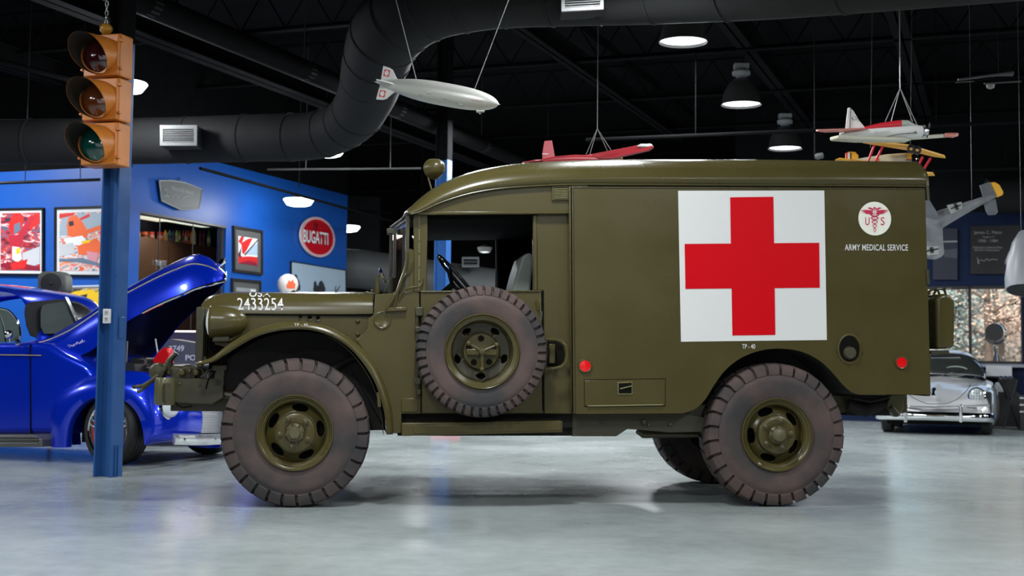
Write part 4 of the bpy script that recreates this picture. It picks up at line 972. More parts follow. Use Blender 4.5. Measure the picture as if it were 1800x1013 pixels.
while zz+sig.location.z < CE-.02: ch.tube(link(SG(0, -.02, zz), .011, .024, .004, k*PI/2), .0045, 6, False); zz += .038; k += 1
ch.build('hanging_chain', STEEL, sig)
MB().tube([SG(-.03, -.02, Hs+.05), SG(-.03, -.02, Hs+.13), SG(0, -.02, Hs+.15), SG(.03, -.02, Hs+.13), SG(.03, -.02, Hs+.05)], .006, 6).build('hanger_loop', BLACK, sig)
# ================================================================== POSTERS (end wall, plane a = AC)
def W1(px, py, off=.0): return hit(px, py, rm(AC-off, 0), A_)
def art(name, seed, cols, base):
    """printed racing artwork: hard edged colour fields (procedural)"""
    m = bpy.data.materials.new(name); m.use_nodes = True; t = m.node_tree; b = t.nodes['Principled BSDF']; b.inputs['Roughness'].default_value = .5; b.inputs['Coat Weight'].default_value = 1; b.inputs['Coat Roughness'].default_value = .02
    tc = t.nodes.new('ShaderNodeTexCoord'); mp = t.nodes.new('ShaderNodeMapping'); mp.inputs['Rotation'].default_value = (.0, .62+seed*.1, .25); mp.inputs['Scale'].default_value = (3.0, 2, 8.5); mp.inputs['Location'].default_value = (seed, seed*.7, seed*.3)
    n = t.nodes.new('ShaderNodeTexNoise'); n.inputs['Scale'].default_value = 1.1; n.inputs['Detail'].default_value = 2.2; n.inputs['Distortion'].default_value = 1.6
    r = t.nodes.new('ShaderNodeValToRGB'); r.color_ramp.interpolation = 'CONSTANT'; e = r.color_ramp.elements
    k = len(cols)
    e[0].position = 0; e[0].color = cols[0]+(1,)
    e[1].position = .34; e[1].color = cols[1]+(1,)
    for i in range(2, k):
        q = e.new(.34+.36*(i-1)/(k-1)); q.color = cols[i]+(1,)
    t.links.new(tc.outputs['Object'], mp.inputs[0]); t.links.new(mp.outputs[0], n.inputs['Vector']); t.links.new(n.outputs[0], r.inputs[0]); t.links.new(r.outputs[0], b.inputs['Base Color'])
    return m
FRAME = mat('black_picture_frame', (.01, .01, .011), .3)
MATW = mat('white_mount', (.62, .64, .66), .5, coat=1)
def picture(P, fw, mw, label, artm, back, shapes=(), frame=FRAME, mount=MATW, name='framed_poster', nrm=None):
    """P: function (px,py,off) -> point ; back: pixel rectangle (x0,y0,x1,y1, dyr)"""
    x0, y0, x1, y1, d0, d1 = back
    c00, c10, c11, c01 = P(x0, y1, 0), P(x1, y1+d1, 0), P(x1, y0+d0, 0), P(x0, y0, 0)
    out = nrm; f = MB()
    ex = (c10-c00); ez = (c01-c00); W_ = ex.length; H_ = ez.length
    def at(s, t, o): return (c00.lerp(c10, s)).lerp(c01.lerp(c11, s), t)+out*o
    a, b = fw/W_, fw/H_
    def bar(s0, s1, t0, t1): f.prism([at(s0, t0, .002), at(s1, t0, .002), at(s1, t1, .002), at(s0, t1, .002)], out*.035)
    bar(0, 1, 0, b); bar(0, 1, 1-b, 1); bar(0, a, b, 1-b); bar(1-a, 1, b, 1-b)
    root = f.build(name, frame); tag(root, label, 'picture')
    MB().prism([at(a, b, .004), at(1-a, b, .004), at(1-a, 1-b, .004), at(a, 1-b, .004)], out*.012).build('mount', mount, root, smooth=0)
    a2, b2 = a+mw/W_, b+mw/H_
    MB().prism([at(a2, b2, .017), at(1-a2, b2, .017), at(1-a2, 1-b2, .017), at(a2, 1-b2, .017)], out*.002).build('print', artm, root, smooth=0)
    def iat(s, t, o): return at(a2+(1-2*a2)*s, b2+(1-2*b2)*t, o)
    for i, (nm, poly, mt) in enumerate(shapes):
        MB().prism([iat(s, t, .0195+i*.0004) for s, t in poly], out*.0004).build(nm, mt, root, smooth=0)
    return root
PR = mat('print_red', (.60, .02, .02), .5, coat=1); PO_ = mat('print_orange', (.75, .12, .03), .5, coat=1); PW = mat('print_white', (.75, .75, .75), .5, coat=1); PB = mat('print_black', (.02, .02, .03), .5, coat=1)
PG = mat('print_slate', (.12, .17, .24), .5, coat=1); PYL = mat('print_yellow', (.8, .5, .02), .5, coat=1); PSK = mat('print_sky', (.38, .50, .62), .5, coat=1); PM = mat('print_maroon', (.25, .01, .03), .5, coat=1)
red_art = art('red_racing_print', 1.3, [(.03, .03, .06), (.25, .015, .02), (.55, .02, .03), (.10, .11, .18), (.65, .05, .04), (.7, .65, .65), (.35, .02, .04)], None)
org_art = art('orange_racing_print', 4.1, [(.25, .3, .36), (.16, .2, .26), (.55, .58, .6), (.70, .10, .04), (.6, .62, .65), (.75, .25, .12), (.3, .35, .4)], None)
n1 = -A_
sh1 = [('print_shape', [(.30, .98), (.52, 1), (.6, .9), (.56, .78), (.42, .66), (.3, .62), (.2, .74)], PR), ('print_shape', [(.7, .93), (1, 1), (.98, .82), (.75, .7), (.62, .78)], PR), ('print_shape', [(.35, .8), (.5, .84), (.5, .7), (.34, .62)], PG),
       ('print_shape', [(.2, .6), (.45, .62), (.7, .9), (.9, .95), (.6, .6), (.5, .35), (.62, .2), (.3, .2), (.25, .4)], mat('print_crimson', (.45, .02, .04), .5, coat=1)), ('print_shape', [(.3, .42), (.5, .4), (.55, .2), (.42, .14), (.3, .2)], PW), ('print_shape', [(.4, .38), (.5, .4), (.5, .3), (.4, .28)], PYL),
       ('print_shape', [(.55, .3), (1, .42), (1, .12), (.6, .02)], mat('print_pale', (.5, .5, .53), .5, coat=1)), ('print_shape', [(0, .12), (.4, .16), (1, .06), (1, .0), (0, .06)], PM), ('print_shape', [(.25, .12), (.7, .2), (.62, .04), (.3, 0)], PR)]
picture(W1, .025, .04, 'leftmost red racing print in a thin black frame, cut by the left edge', red_art, (-4, 367, 79, 484, -1.5, 1), sh1, nrm=n1)
sh2_ = [('print_shape', [(.05, .95), (1, .98), (1, .7), (.5, .62), (.0, .6)], mat('print_greyblue', (.30, .37, .44), .5, coat=1)), ('print_shape', [(.2, .92), (.36, .96), (.5, .84), (.62, .66), (.6, .56), (.3, .56), (.18, .62), (.16, .78)], PO_), ('print_shape', [(.2, .84), (.3, .86), (.32, .78), (.22, .76)], PB),
        ('print_shape', [(.0, .98), (.35, 1), (.3, .95), (.0, .9)], PR), ('print_shape', [(.45, .9), (.65, .97), (.66, .92), (.46, .86)], PR), ('print_shape', [(.55, .62), (1, .72), (1, .8), (.6, .7)], PO_), ('print_shape', [(.1, .55), (.5, .6), (.6, .5), (.5, .42), (.15, .46)], PW),
        ('print_shape', [(.0, .45), (.3, .48), (.35, .3), (.0, .24)], mat('print_pale2', (.5, .5, .53), .5, coat=1)), ('print_shape', [(.4, .42), (.8, .56), (.95, .4), (.8, .25), (.42, .28)], PO_), ('print_shape', [(.48, .5), (.7, .54), (.66, .48), (.5, .46)], PYL), ('print_shape', [(.6, .34), (.85, .3), (.8, .1), (.62, .08)], mat('print_pink', (.6, .25, .3), .5, coat=1)),
        ('print_shape', [(0, .2), (.5, .22), (1, .1), (1, .06), (.4, .15), (0, .16)], PG)]
picture(W1, .025, .05, 'orange and grey racing print in a black frame, directly left of the blue column', org_art, (98, 365, 196, 486, -3, 1), sh2_, nrm=n1)
yel_art = art('yellow_car_print', 7.7, [(.1, .06, .02), (.75, .55, .02), (.7, .4, .02), (.05, .04, .04), (.8, .6, .05), (.4, .35, .5), (.6, .3, .1)], None)
picture(W1, .02, .02, 'low yellow car print above the blue coupe roof beside the column', yel_art, (112, 503, 200, 562, -2, 0), [('print_shape', [(0, .6), (.2, .9), (.6, .95), (.95, .6), (.9, .3), (.5, .4), (.2, .3)], PYL), ('print_shape', [(.3, .75), (.5, .8), (.45, .55), (.3, .5)], PB)], frame=mat('pale_frame', (.5, .55, .65), .4), nrm=n1)
# grey speaker horn / searchlight on the wall ledge
yb = 14.0
hr = empty('horn_loudspeaker', PY(90, 515, yb)); tag(hr, 'dark grey square horn loudspeaker standing behind the coupe roof', 'loudspeaker')
k_ = PY(90, 515, yb)
def LS(px, py, d=0): return PY(px, py, yb)-k_+Vector((0, d, 0))
HG = mat('horn_grey', (.09, .095, .085), .45)
MB().prism([LS(65, 514), LS(65, 486), LS(69, 479), (LS(76, 477)), LS(104, 477), LS(111, 480), LS(115, 488), LS(115, 514)], (0, .25, 0)).build('horn_case', HG, hr, bevel=.03, seg=3)
MB().lathe([(.112, -.022), (.08, -.0235), (.02, -.024), (.018, -.035), (.0001, -.04)], LS(91, 499, -.005), (0, 1, 0), 32).build('horn_mouth', BLACK, hr, smooth=60)
MB().lathe([(.124, .0), (.122, -.02), (.112, -.022), (.104, -.004)], LS(91, 499, -.0), (0, 1, 0), 32).build('horn_ring', HG, hr)
MB().tube([LS(90, 514, .1), LS(90, 514, .1)-UP*(k_.z)*1.0+UP*.02], .02, 8).build('speaker_pole', BLACK, hr)
# ================================================================== SIDE WALL: display window, signs, pictures (plane b = BW)
def W2(px, py, off=0): return hit(px, py, rm(0, BW+off), B_)
n2 = B_
BI = BW-2.6                                   # inside room
OZ = 3.2
OTAN = mat('office_tan_ceiling', (.40, .34, .27), .7); OBRN = mat('office_brown_cabinet', (.085, .05, .035), .4)
m = MB(); rbox(m, D0-.2, A_END-.2, BI, BW-.16, OZ, OZ+.05); struct(m.build('trim_2', OTAN, smooth=0))
m = MB(); rbox(m, D0-.2, A_END-.2, BI-.1, BI, 0, OZ); struct(m.build('wall_office_back', mat('office_navy', (.02, .025, .045), .6), smooth=0))
m = MB(); rbox(m, A_END-.25, A_END-.2, BI, BW-.16, 0, OZ); rbox(m, D0-.3, D0-.2, BI, BW-.16, 0, OZ); struct(m.build('wall_office_end', mat('office_green', (.02, .045, .04), .5), smooth=0))
cz = W2(300, 427).z
def hb(px, py, b): return hit(px, py, rm(0, b), B_)
cz = hb(300, 425, BW-2.0).z
cab = MB(); rbox(cab, D0-.1, A_END-.26, BI+.01, BW-1.9, 0, cz); cb = cab.build('wall_cabinet', OBRN, smooth=0, bevel=.01)
tag(cb, 'long brown cabinet behind the glass with a row of cans on top', 'cabinet')
for t in (.2, .4, .6, .8):
    aa = D0+(A_END-D0-.3)*t; m = MB(); rbox(m, aa-.004, aa+.004, BW-1.901, BW-1.895, .1, cz-.1); m.build('door_gap', BLK, cb)
lp = MB(); q1_, q2_ = PZ(215, 380, OZ-.03), PZ(276, 390, OZ-.03); rbox(lp, min(q1_.dot(A_), q2_.dot(A_))-.3, q2_.dot(A_), min(q1_.dot(B_), q2_.dot(B_)), max(q1_.dot(B_), q2_.dot(B_))+.2, OZ-.03, OZ-.005); lo = lp.build('ceiling_light_panel', mat('warm_panel', (1, 1, 1), .5, emit=(1, .93, .8), es=3.2)); tag(lo, 'bright warm ceiling light panel inside the glazed office', 'ceiling light')
lp = MB(); rbox(lp, D1-1.7, D1-.1, BW-.35, BW-.2, DZ1+.01, DZ1+.03); lo = lp.build('ceiling_light_strip', mat('cool_strip', (1, 1, 1), .5, emit=(.8, 1, .95), es=3.2)); tag(lo, 'narrow white light strip along the top of the office glass', 'ceiling light')
light('office_light', 'AREA', rm((D0+A_END)/2, BW-1.0, OZ-.06), 120, (1, .88, .72), 1.2, rm((D0+D1)/2, BW-1.2, 0))
light('office_fill', 'POINT', rm(D0+1.8, BW-1.1, 2.75), 55, (1, .88, .72), .3)  # added fill lights that brighten the office, no fixture
light('office_fill', 'POINT', rm(D1+.3, BW-1.1, 2.75), 30, (1, .9, .8), .3)
g = MB(); rbox(g, D0, D1, BW-.07, BW-.06, 0, DZ1); tag(g.build('window_4', archglass('office_glass', (.62, .60, .56), .05), smooth=0), kind='structure')
m = MB()
for px in (278, 337): 
    a = pa(px, 500, BW-.06); rbox(m, a-.006, a+.006, BW-.068, BW-.058, .0, DZ1)
rbox(m, D1-.03, D1, BW-.1, BW-.04, 0, DZ1); rbox(m, D0, D1, BW-.1, BW+.004, DZ1, DZ1+.03)
struct(m.build('trim_3', mat('glass_edge_grey', (.06, .055, .05), .4), smooth=0))
a = pa(281, 470, BW-.05); m = MB(); rbox(m, a-.12, a+.12, BW-.055, BW-.03, W2(281, 467).z, W2(281, 457).z); rbox(m, a-.03, a+.03, BW-.055, BW-.02, W2(281, 474).z, W2(281, 460).z)
tag(m.build('glass_door_lock', STEEL, bevel=.004), 'small square metal lock on the glass office doors', 'lock')
# cans in a row on the cabinet
cans = [('can', 'dark_blue', (.03, .04, .12), 229, 13, 'dark blue oil can at the left end of the row behind the glass'), ('can', 'pale_orange', (.75, .32, .18), 241, 11, 'pale orange can, second from the left behind the glass'), ('can', 'orange', (.7, .16, .05), 254, 11, 'orange can with a dark band behind the glass'),
        ('can', 'scarlet', (.7, .08, .04), 266, 10, 'scarlet can left of the glass door joint'), ('can', 'red', (.6, .03, .04), 281, 10, 'deep red can directly behind the glass door joint'), ('bottle', 'yellow_orange', (.85, .42, .02), 290.5, 7, 'yellow orange bottle just right of the deep red can'), ('bottle', 'teal', (.06, .22, .30), 298, 8, 'tall teal bottle right of the yellow orange bottle'),
        ('bottle', 'navy', (.02, .06, .16), 305, 6, 'dark navy bottle in the middle of the row'), ('bottle', 'lemon', (.7, .7, .12), 310, 5, 'small lemon yellow bottle in the middle of the row'), ('bottle', 'green', (.05, .30, .12), 315, 5, 'green bottle right of the lemon yellow one'),
        ('bottle', 'maroon', (.30, .03, .04), 322, 4, 'thin maroon bottle left of three reddish ones'), ('bottle', 'brick', (.40, .07, .06), 327, 5, 'brick red bottle, middle of three reddish ones'), ('bottle', 'rust', (.45, .10, .05), 331.5, 4, 'rust brown bottle left of the amber one'), ('bottle', 'amber', (.75, .30, .05), 337, 5, 'amber bottle near the right glass joint'),
        ('bottle', 'cream_green', (.55, .6, .25), 342, 5, 'cream and green bottle right of the glass joint'), ('bottle', 'wine', (.2, .03, .06), 352, 4, 'wine red bottle below the lamp reflection'), ('bottle', 'plum', (.16, .04, .08), 358, 4, 'plum coloured bottle near the right end of the row'), ('bottle', 'sea_green', (.03, .22, .16), 367, 6, 'sea green bottle at the right end of the row')]
for kind, nm, colr, px, wpx, lab in cans:
    p = hb(px, 424, BW-2.1); p.z = cz; sc_ = (hb(px+wpx/2, 424, BW-2.1)-hb(px-wpx/2, 424, BW-2.1)).length/2*.62
    r = min(sc_, .075); hgt = hb(px, 408 if kind == 'can' else 405, BW-2.1).z-cz
    mm = mat('can_'+nm, colr, .35)
    if kind == 'can': m = MB().lathe([(.0001, 0), (r, 0), (r, .005), (r*.98, .01), (r*.98, hgt-.01), (r, hgt-.006), (r, hgt), (.0001, hgt)], p, (0, 0, 1), 20)
    else: m = MB().lathe([(.0001, 0), (r, 0), (r, hgt*.7), (r*.9, hgt*.78), (r*.4, hgt*.86), (r*.4, hgt), (.0001, hgt)], p, (0, 0, 1), 16)
    co = m.build('oil_can' if kind == 'can' else 'oil_bottle', mm); tag(co, lab, kind, 'cans and bottles on the cabinet behind glass')
    MB().lathe([(r*1.01, hgt*.3), (r*1.01, hgt*.58)], p, (0, 0, 1), 16).build('label_band', mat('label_cream', (.5, .45, .35), .5) if len(nm) % 2 else mat('label_dark', (.05, .04, .05), .5), co)
# grey hexagonal plaque with script
pl = [(277.5, 318), (300, 317.5), (322, 321), (353, 333), (348, 366.5), (316, 369), (282, 353)]
P = [W2(x, y, .03) for x, y in pl]; SGN = mat('sign_grey', (.12, .125, .125), .5); SGE = mat('sign_pale_edge', (.34, .36, .36), .4)
so_ = MB().prism(P, n2*.02).build('garage_sign', SGN); tag(so_, 'grey hexagonal sign with pale handwriting above the office glass', 'sign')
Pc = P+[P[0]]; MB().tube([p+n2*.02 for p in Pc], .011, 6).build('sign_edge', SGE, so_)
lettering('Hand & Hand', quadmap(W2(302, 334, .054), W2(340, 343, .054), W2(302, 326, .054), W2(340, 336, .054)), SGE, so_)
st = catmull([W2(x, y, .055) for x, y in ((292, 332), (288, 335), (286, 341), (290, 345), (294, 340), (292, 333), (291, 343), (297, 345), (301, 340), (303, 346), (308, 341), (311, 347), (317, 343), (321, 349), (330, 345), (338, 350))], 4)
MB().tube(st, .006, 5).build('sign_script', SGE, so_)
MB().tube([W2(314, 319, .02), W2(317, 312, .02)], .008, 6).build('sign_hook', STEEL, so_)
# framed red car prints
gm = mat('grey_mount', (.09, .09, .09), .6, coat=1); FR2 = mat('dark_grey_frame', (.022, .02, .018), .35)
shp = [('print_shape', [(0, .0), (1, 0), (1, 1), (0, 1)], PW), ('print_shape', [(.0, .0), (1, 0), (1, .32), (.5, .3), (.2, .25), (0, .4)], PR), ('print_shape', [(.15, .75), (.5, .95), (.75, 1), (.45, .55), (.28, .35), (.2, .38)], PR), ('print_shape', [(0, .8), (.15, 1), (.3, 1), (.15, .7)], PR), ('print_shape', [(.35, .35), (1, .38), (1, .85), (.6, .6)], PSK),
       ('print_shape', [(.3, .35), (1, .98), (1, .92), (.33, .3)], PB), ('print_shape', [(0, .3), (.15, .62), (.1, .2)], PB), ('print_shape', [(.0, .0), (.5, .14), (.9, .12), (1, 0)], PM)]
def facing(px0, py0, px1, py1, dt, db, **k): return picture(W2, nrm=n2, back=(px0, py0, px1, py1, dt, db), **k)
facing(408, 397, 459, 478, 8.5, 6.5, fw=.04, mw=.10, label='red and white car print in a wide dark frame right of the office glass', artm=PW, shapes=shp, frame=FR2, mount=gm, name='framed_print')
facing(405, 489, 456, 575, 5, 1, fw=.04, mw=.09, label='dark framed green print below the red car print', artm=art('green_print', 9, [(.03, .08, .02), (.05, .14, .03), (.3, .3, .28), (.02, .05, .02), (.1, .22, .06), (.05, .1, .03), (.2, .2, .2)], None), frame=FR2, mount=gm, name='framed_print',
       shapes=[('print_shape', [(0, 1), (1, 1), (1, .85), (0, .88)], mat('print_grey', (.25, .27, .27), .5)), ('print_shape', [(.72, .97), (.98, .97), (.98, .6), (.75, .6)], PW)])
# landscape photo canvas
shl = [('print_shape', [(0, .36), (1, .36), (1, 0), (0, 0)], mat('print_ground', (.12, .14, .18), .5)), ('print_shape', [(.38, .1), (.42, .22), (.95, .52), (1, .48), (.6, .18)], PR), ('print_shape', [(.1, .25), (.38, .25), (.38, .08), (.1, .05)], mat('print_shed', (.18, .23, .33), .5)), ('print_shape', [(.38, .18), (.8, .38), (.8, .1), (.4, .05)], PW)]
rt = random.Random(5)
for cx_, cy_, rx, ry in ((.5, .55, .13, .22), (.08, .62, .08, .2), (.24, .42, .04, .08)):
    for q in range(14):
        a, b = cx_+rt.uniform(-1, 1)*rx*.7, cy_+rt.uniform(-1, 1)*ry*.7; s = rt.uniform(.3, .5)
        shl.append(('print_tree', [(max(0.005, min(.99, a+rx*s*math.cos(k*PI/4)*rt.uniform(.6, 1))), b+ry*s*math.sin(k*PI/4)*rt.uniform(.6, 1)) for k in range(8)], PB))
shl.append(('print_tree', [(.76, .35), (.78, .35), (.80, .7), (.79, .7)], PB)); shl.append(('print_tree', [(.72, .5), (.88, .72), (.88, .70), (.74, .48)], PB))
facing(509, 459, 606, 575, 16, -.5, fw=.012, mw=.0, label='wide pale landscape photograph with dark trees and a red roof, on the blue wall', artm=PSK, shapes=shl, frame=FRAME, mount=PW, name='landscape_photograph')
# round BUGATTI sign
sc0 = W2(553, 417, .03); ax_ = A_; 
ew = abs(pa(583.5, 417)-pa(522.5, 417))/2; eh = (W2(553, 382).z-W2(553, 452).z)/2; sc0 = rm((pa(583.5, 417)+pa(522.5, 417))/2, BW+.03, (W2(553, 382).z+W2(553, 452).z)/2)
def oval(s, off, th): return [sc0+n2*off+A_*ew*s*math.cos(2*PI*k/64)+UP*eh*s*math.sin(2*PI*k/64) for k in range(64)]
bs = MB().prism(oval(1, 0, 0), n2*.03).build('round_sign', mat('sign_white_enamel', (.7, .62, .62), .15)); tag(bs, 'oval red sign reading BUGATTI with a dotted white rim on the blue wall', 'sign')
MB().prism(oval(.885, .031, 0), n2*.003).build('sign_face', mat('sign_red_enamel', (.50, .01, .02), .12), bs, smooth=0)
for k in range(60):
    t = 2*PI*(k+.5)/60; p = sc0+n2*.032+A_*ew*.945*math.cos(t)+UP*eh*.945*math.sin(t)
    MB().obox(p, A_*.012, n2*.002, UP*.008).build('rim_dot', PR, bs, smooth=0)
for dd, mt, of in ((.02, PB, .066), (0, mat('sign_letter_white', (.8, .8, .82), .3), .070)):
    def fn(s, t, dd=dd, of=of):
        x0, x1 = 533.5, 577; tw = 423-(423-401)*0
        top = 403+(410-403)*s; bot = 426+(431-426)*s
        return W2(x0+(x1-x0)*s+dd*45, bot+(top-bot)*t+dd*40, of)
    lettering('BUGATTI', fn, mt, bs, offset=.02)
m = MB(); m.prism([W2(x, y, .066) for x, y in ((551, 390), (558, 391), (558, 404), (551, 403))], n2*.002); m.build('sign_emblem', mat('sign_dark_red', (.10, .004, .01), .2), bs, smooth=0)
lettering('E', lambda s, t: W2(555+2.6*s, 402-10*t, .069), PR, bs); lettering('B', lambda s, t: W2(551.5+2.6*(1-s), 402-10*t, .069), PR, bs)
# gas pump globe on a post in front of the wall
gp = W2(506, 500, .6); gl = empty('pump_globe', (gp.x, gp.y, 0)); tag(gl, 'white round petrol pump globe with a red flame before the blue wall', 'globe lamp')
gz = gp.z; R_ = (W2(506, 482, .6).z-W2(506, 520, .6).z)/2*.98
GW = mat('globe_white', (.75, .73, .7), .25)
fdir = Vector((.55, -.83, 0)).normalized()
MB().lathe([(.0001, -.1), (R_*.6, -.095), (R_*.92, -.06), (R_, 0), (R_*.92, .06), (R_*.6, .095), (.0001, .1)], (0, 0, gz), fdir, 36).build('globe_body', GW, gl, smooth=60)
MB().lathe([(R_*.66, .096), (R_*.3, .105), (.0001, .107)], (0, 0, gz), fdir, 32).build('globe_face', mat('globe_face_white', (.8, .75, .7), .2), gl, smooth=60)
sdv = Vector((fdir.y, -fdir.x, 0))*-1
fl = [(-.05, -.06), (.06, -.06), (.07, .0), (.04, .03), (.03, .07), (.0, .03), (-.03, .055), (-.045, .01), (-.065, -.02)]
MB().prism([Vector((0, 0, gz))+fdir*.11+sdv*x*R_*7+UP*y*R_*7 for x, y in fl], fdir*.002).build('globe_flame', mat('flame_orange', (.8, .13, .04), .3), gl, smooth=0)
MB().tube([(0, 0, 0), (0, 0, gz-R_*.8)], .06, 14).build('globe_post', BLACK, gl)
# grey fin with white number behind the coupe, red lit strip wall
gf = 14.0
def GFp(px, py, d=0): return PY(px, py, gf)+Vector((0, d, 0))
bp_ = [(255, 612), (286, 599), (300, 596), (372, 608), (372, 660), (250, 660)]
fz_ = PZ(300, 760, 0)
f3 = MB().prism([GFp(x, y) for x, y in bp_]+[], (0, .5, 0)); lo_ = [GFp(250, 660), GFp(372, 660), GFp(372, 660), GFp(250, 660)]
m = f3; mm0 = GFp(250, 660); mm1 = GFp(372, 660); m.box((mm0.x, gf, .0), (mm1.x, gf+.5, mm0.z))
gv = m.build('grey_vehicle_panel', mat('vehicle_grey', (.085, .09, .095), .45)); tag(gv, 'dark grey vehicle panel with white number 3749 behind the raised hood', 'vehicle panel')
lettering('3749', quadmap(GFp(297, 619, -.004), GFp(324, 618, -.004), GFp(297, 608, -.004), GFp(324, 607, -.004)), WHITEP, gv, offset=.03)
lettering('PO', quadmap(GFp(326, 634, -.004), GFp(345, 634, -.004), GFp(326, 624, -.004), GFp(345, 624, -.004)), WHITEP, gv, offset=.03)
m = MB(); m.box((GFp(292, 600).x-.4, gf+.9, 0), (GFp(372, 600).x, gf+1.1, PY(330, 582, gf+.9).z)); vb = m.build('low_counter', mat('violet_counter', (.035, .028, .07), .5)); tag(vb, 'dark violet low counter behind the grey panel', 'counter')
m = MB(); m.box((PY(292, 582, gf+.9).x-.4, gf+.88, PY(300, 584, gf+.9).z), (PY(372, 582, gf+.9).x, gf+.9, PY(300, 581, gf+.9).z)); m.build('counter_light_edge', mat('warm_edge', (1, 1, 1), .5, emit=(1, .85, .7), es=1.6), vb)
# ================================================================== BLUE COUPE
CO = PZ(186, 818, 0); CYAW = -RA+math.radians(0)
CF = Frame(CO, CYAW)
def C(px, py, v=0): return CF.pix(px, py, v)
cp_ = empty('blue_coupe', CO, CYAW); tag(cp_, 'shiny blue vintage hot rod coupe with its hood raised, behind the blue column', 'car')
def cext(pts, v0, v1, v=None):
    P = [C(x, y, v0 if v is None else v) for x, y in pts]; return MB().prism([(p.x, v0, p.z) for p in P], (0, v1-v0, 0))
BLK2 = mat('black_interior', (.006, .006, .007), .6)
DKG = mat('dark_car_glass', (.012, .014, .014), .04, coat=1)
def ribbon(rails, ncol, name, m_, parent, smooth=60, solid=0, mids=None):
    """rails: polylines (3d) along the length; catmull across"""
    R3 = [resample(r, ncol) for r in rails]; rows = []
    for i in range(ncol): rows.append(catmull([r[i] for r in R3], 5))
    return MB().grid(rows).build(name, m_, parent, smooth=smooth, solid=solid)
def near_fender(mir=False):
    CWID = 1.62
    out = c2([(74, 787), (72, 745), (75, 712), (86, 692), (108, 674), (142, 659), (178, 653), (220, 653), (254, 661), (282, 680), (298, 708), (303, 738), (296, 772), (262, 783)], 4)
    inn = c2([(117, 787), (118, 765), (122, 745), (133, 724), (150, 708), (172, 699), (195, 698), (216, 704), (233, 717), (245, 736), (252, 760), (255, 782)], 4)
    n = 60; O = resample([C(x, y, .0) for x, y in out], n); I = resample([C(x, y, -.05) for x, y in inn], n)
    rows = []
    for i in range(n):
        o_, n_ = O[i], I[i]
        r = [Vector((n_.x, .02, n_.z)), Vector((n_.x, -.05, n_.z)), Vector((n_.x*.97+o_.x*.03, -.062, n_.z*.97+o_.z*.03))]
        for t in (.25, .5, .75, .92, 1.0):
            p = n_.lerp(o_, t); v = -.06+.20*t**3; r.append(Vector((p.x, v, p.z)))
        r.append(Vector((o_.x*.985, .30, o_.z*.985+.005))); r.append(Vector((o_.x*.96, .5, o_.z*.97)))
        if mir: r = [Vector((p.x, CWID-p.y, p.z)) for p in r]
        rows.append(r)
    return MB().grid(rows)
near_fender().build('front_fender', CARBLUE, cp_, smooth=60)
near_fender(True).build('front_fender', CARBLUE, cp_, smooth=60)
# main body hull
hull = [(-260, 600), (-60, 603), (20, 603), (60, 602), (84, 604), (112, 622), (150, 640), (170, 660), (150, 690), (122, 730), (118, 764), (60, 764), (-260, 766)]
cext(hull, .14, 1.48, v=.14).build('body', CARBLUE, cp_, bevel=.06, seg=5, smooth=60)
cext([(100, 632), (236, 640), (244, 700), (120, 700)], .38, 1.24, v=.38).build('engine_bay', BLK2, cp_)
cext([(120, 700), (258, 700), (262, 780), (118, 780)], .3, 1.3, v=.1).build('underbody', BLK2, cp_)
# greenhouse: lofted across the width from side outline to crown
side_r = [(-220, 602), (-215, 560), (-150, 525), (-60, 512), (0, 513), (30, 520), (46, 540), (58, 580), (66, 602)]
crown = [(-240, 600), (-215, 545), (-150, 515), (-60, 502), (0, 500), (60, 506), (112, 522), (140, 560), (150, 604)]
n = 50; vS, vC, vF = .26, .81, 1.36
SR_ = resample([C(x, y, vS) for x, y in c2(side_r, 4)], n); CR = resample([C(x, y, vC) for x, y in c2(crown, 4)], n)
rows = []
for i in range(n):
    s, c = SR_[i], CR[i]; row = []
    for k in range(11):
        a = PI/2*k/10; row.append(Vector((s.x+(c.x-s.x)*math.sin(a)**1.0, vS+(vC-vS)*(1-math.cos(a))*.0+(vC-vS)*(k/10)**1.6, s.z+(c.z-s.z)*math.sin(a))))
    row += [Vector((p.x, 2*vC-p.y, p.z)) for p in reversed(row[:-1])]
    rows.append(row)
MB().grid(rows).build('cabin', CARBLUE, cp_, smooth=60)
# windscreen: black surround, glass, chrome divider
def plate(pts, name, m_, th=.004, par=None): return MB().slab(pts, th).build(name, m_, par or cp_, smooth=0)
def wsrf(x, y, off=0):    # windscreen surface: slanted plane through near pillar and crown line
    # depth interpolates with px
    v = .24+(x-42)/(166-42)*1.12
    p = C(x, y, v); return p
def hug(pts, name, m_, off, par=None):
    return MB().slab([wsrf(x, y)+Vector((off, -off*1.2, off*.3)) for x, y in pts], .004).build(name, m_, par or cp_, smooth=0)
VWS = Vector((1, -.0, .35)).normalized()
def wq(x, y, u0=None):
    """windscreen plane: leaning back, normal mostly forward (+u) and slightly sideways"""
    o_ = CF.o+CF.e1*C(50, 570, .26).x+CF.e2*.26+UP*C(50, 570, .26).z
    nn = (CF.e1*.86-CF.e2*.42+UP*.22).normalized()
    return CF.loc(hit(x, y, o_, nn))
def wq2(x, y):
    a = wq(124, 570); o_ = CF.o+CF.e1*a.x+CF.e2*a.y+UP*a.z
    nn = (CF.e1*.95-CF.e2*.05+UP*.25).normalized(); return CF.loc(hit(x, y, o_, nn))
OFW = Vector((.035, -.03, .012))
ws_o = c2([(42, 553), (44, 540), (52, 534.5), (80, 531.5), (112, 530), (122, 548), (134, 578)], 3)+[(122, 592), (100, 597), (70, 599), (52, 592), (45, 574)]
ws1 = MB().slab([wq(x, y)+OFW for x, y in ws_o], .02).build('windscreen_surround', BLK2, cp_, smooth=0)
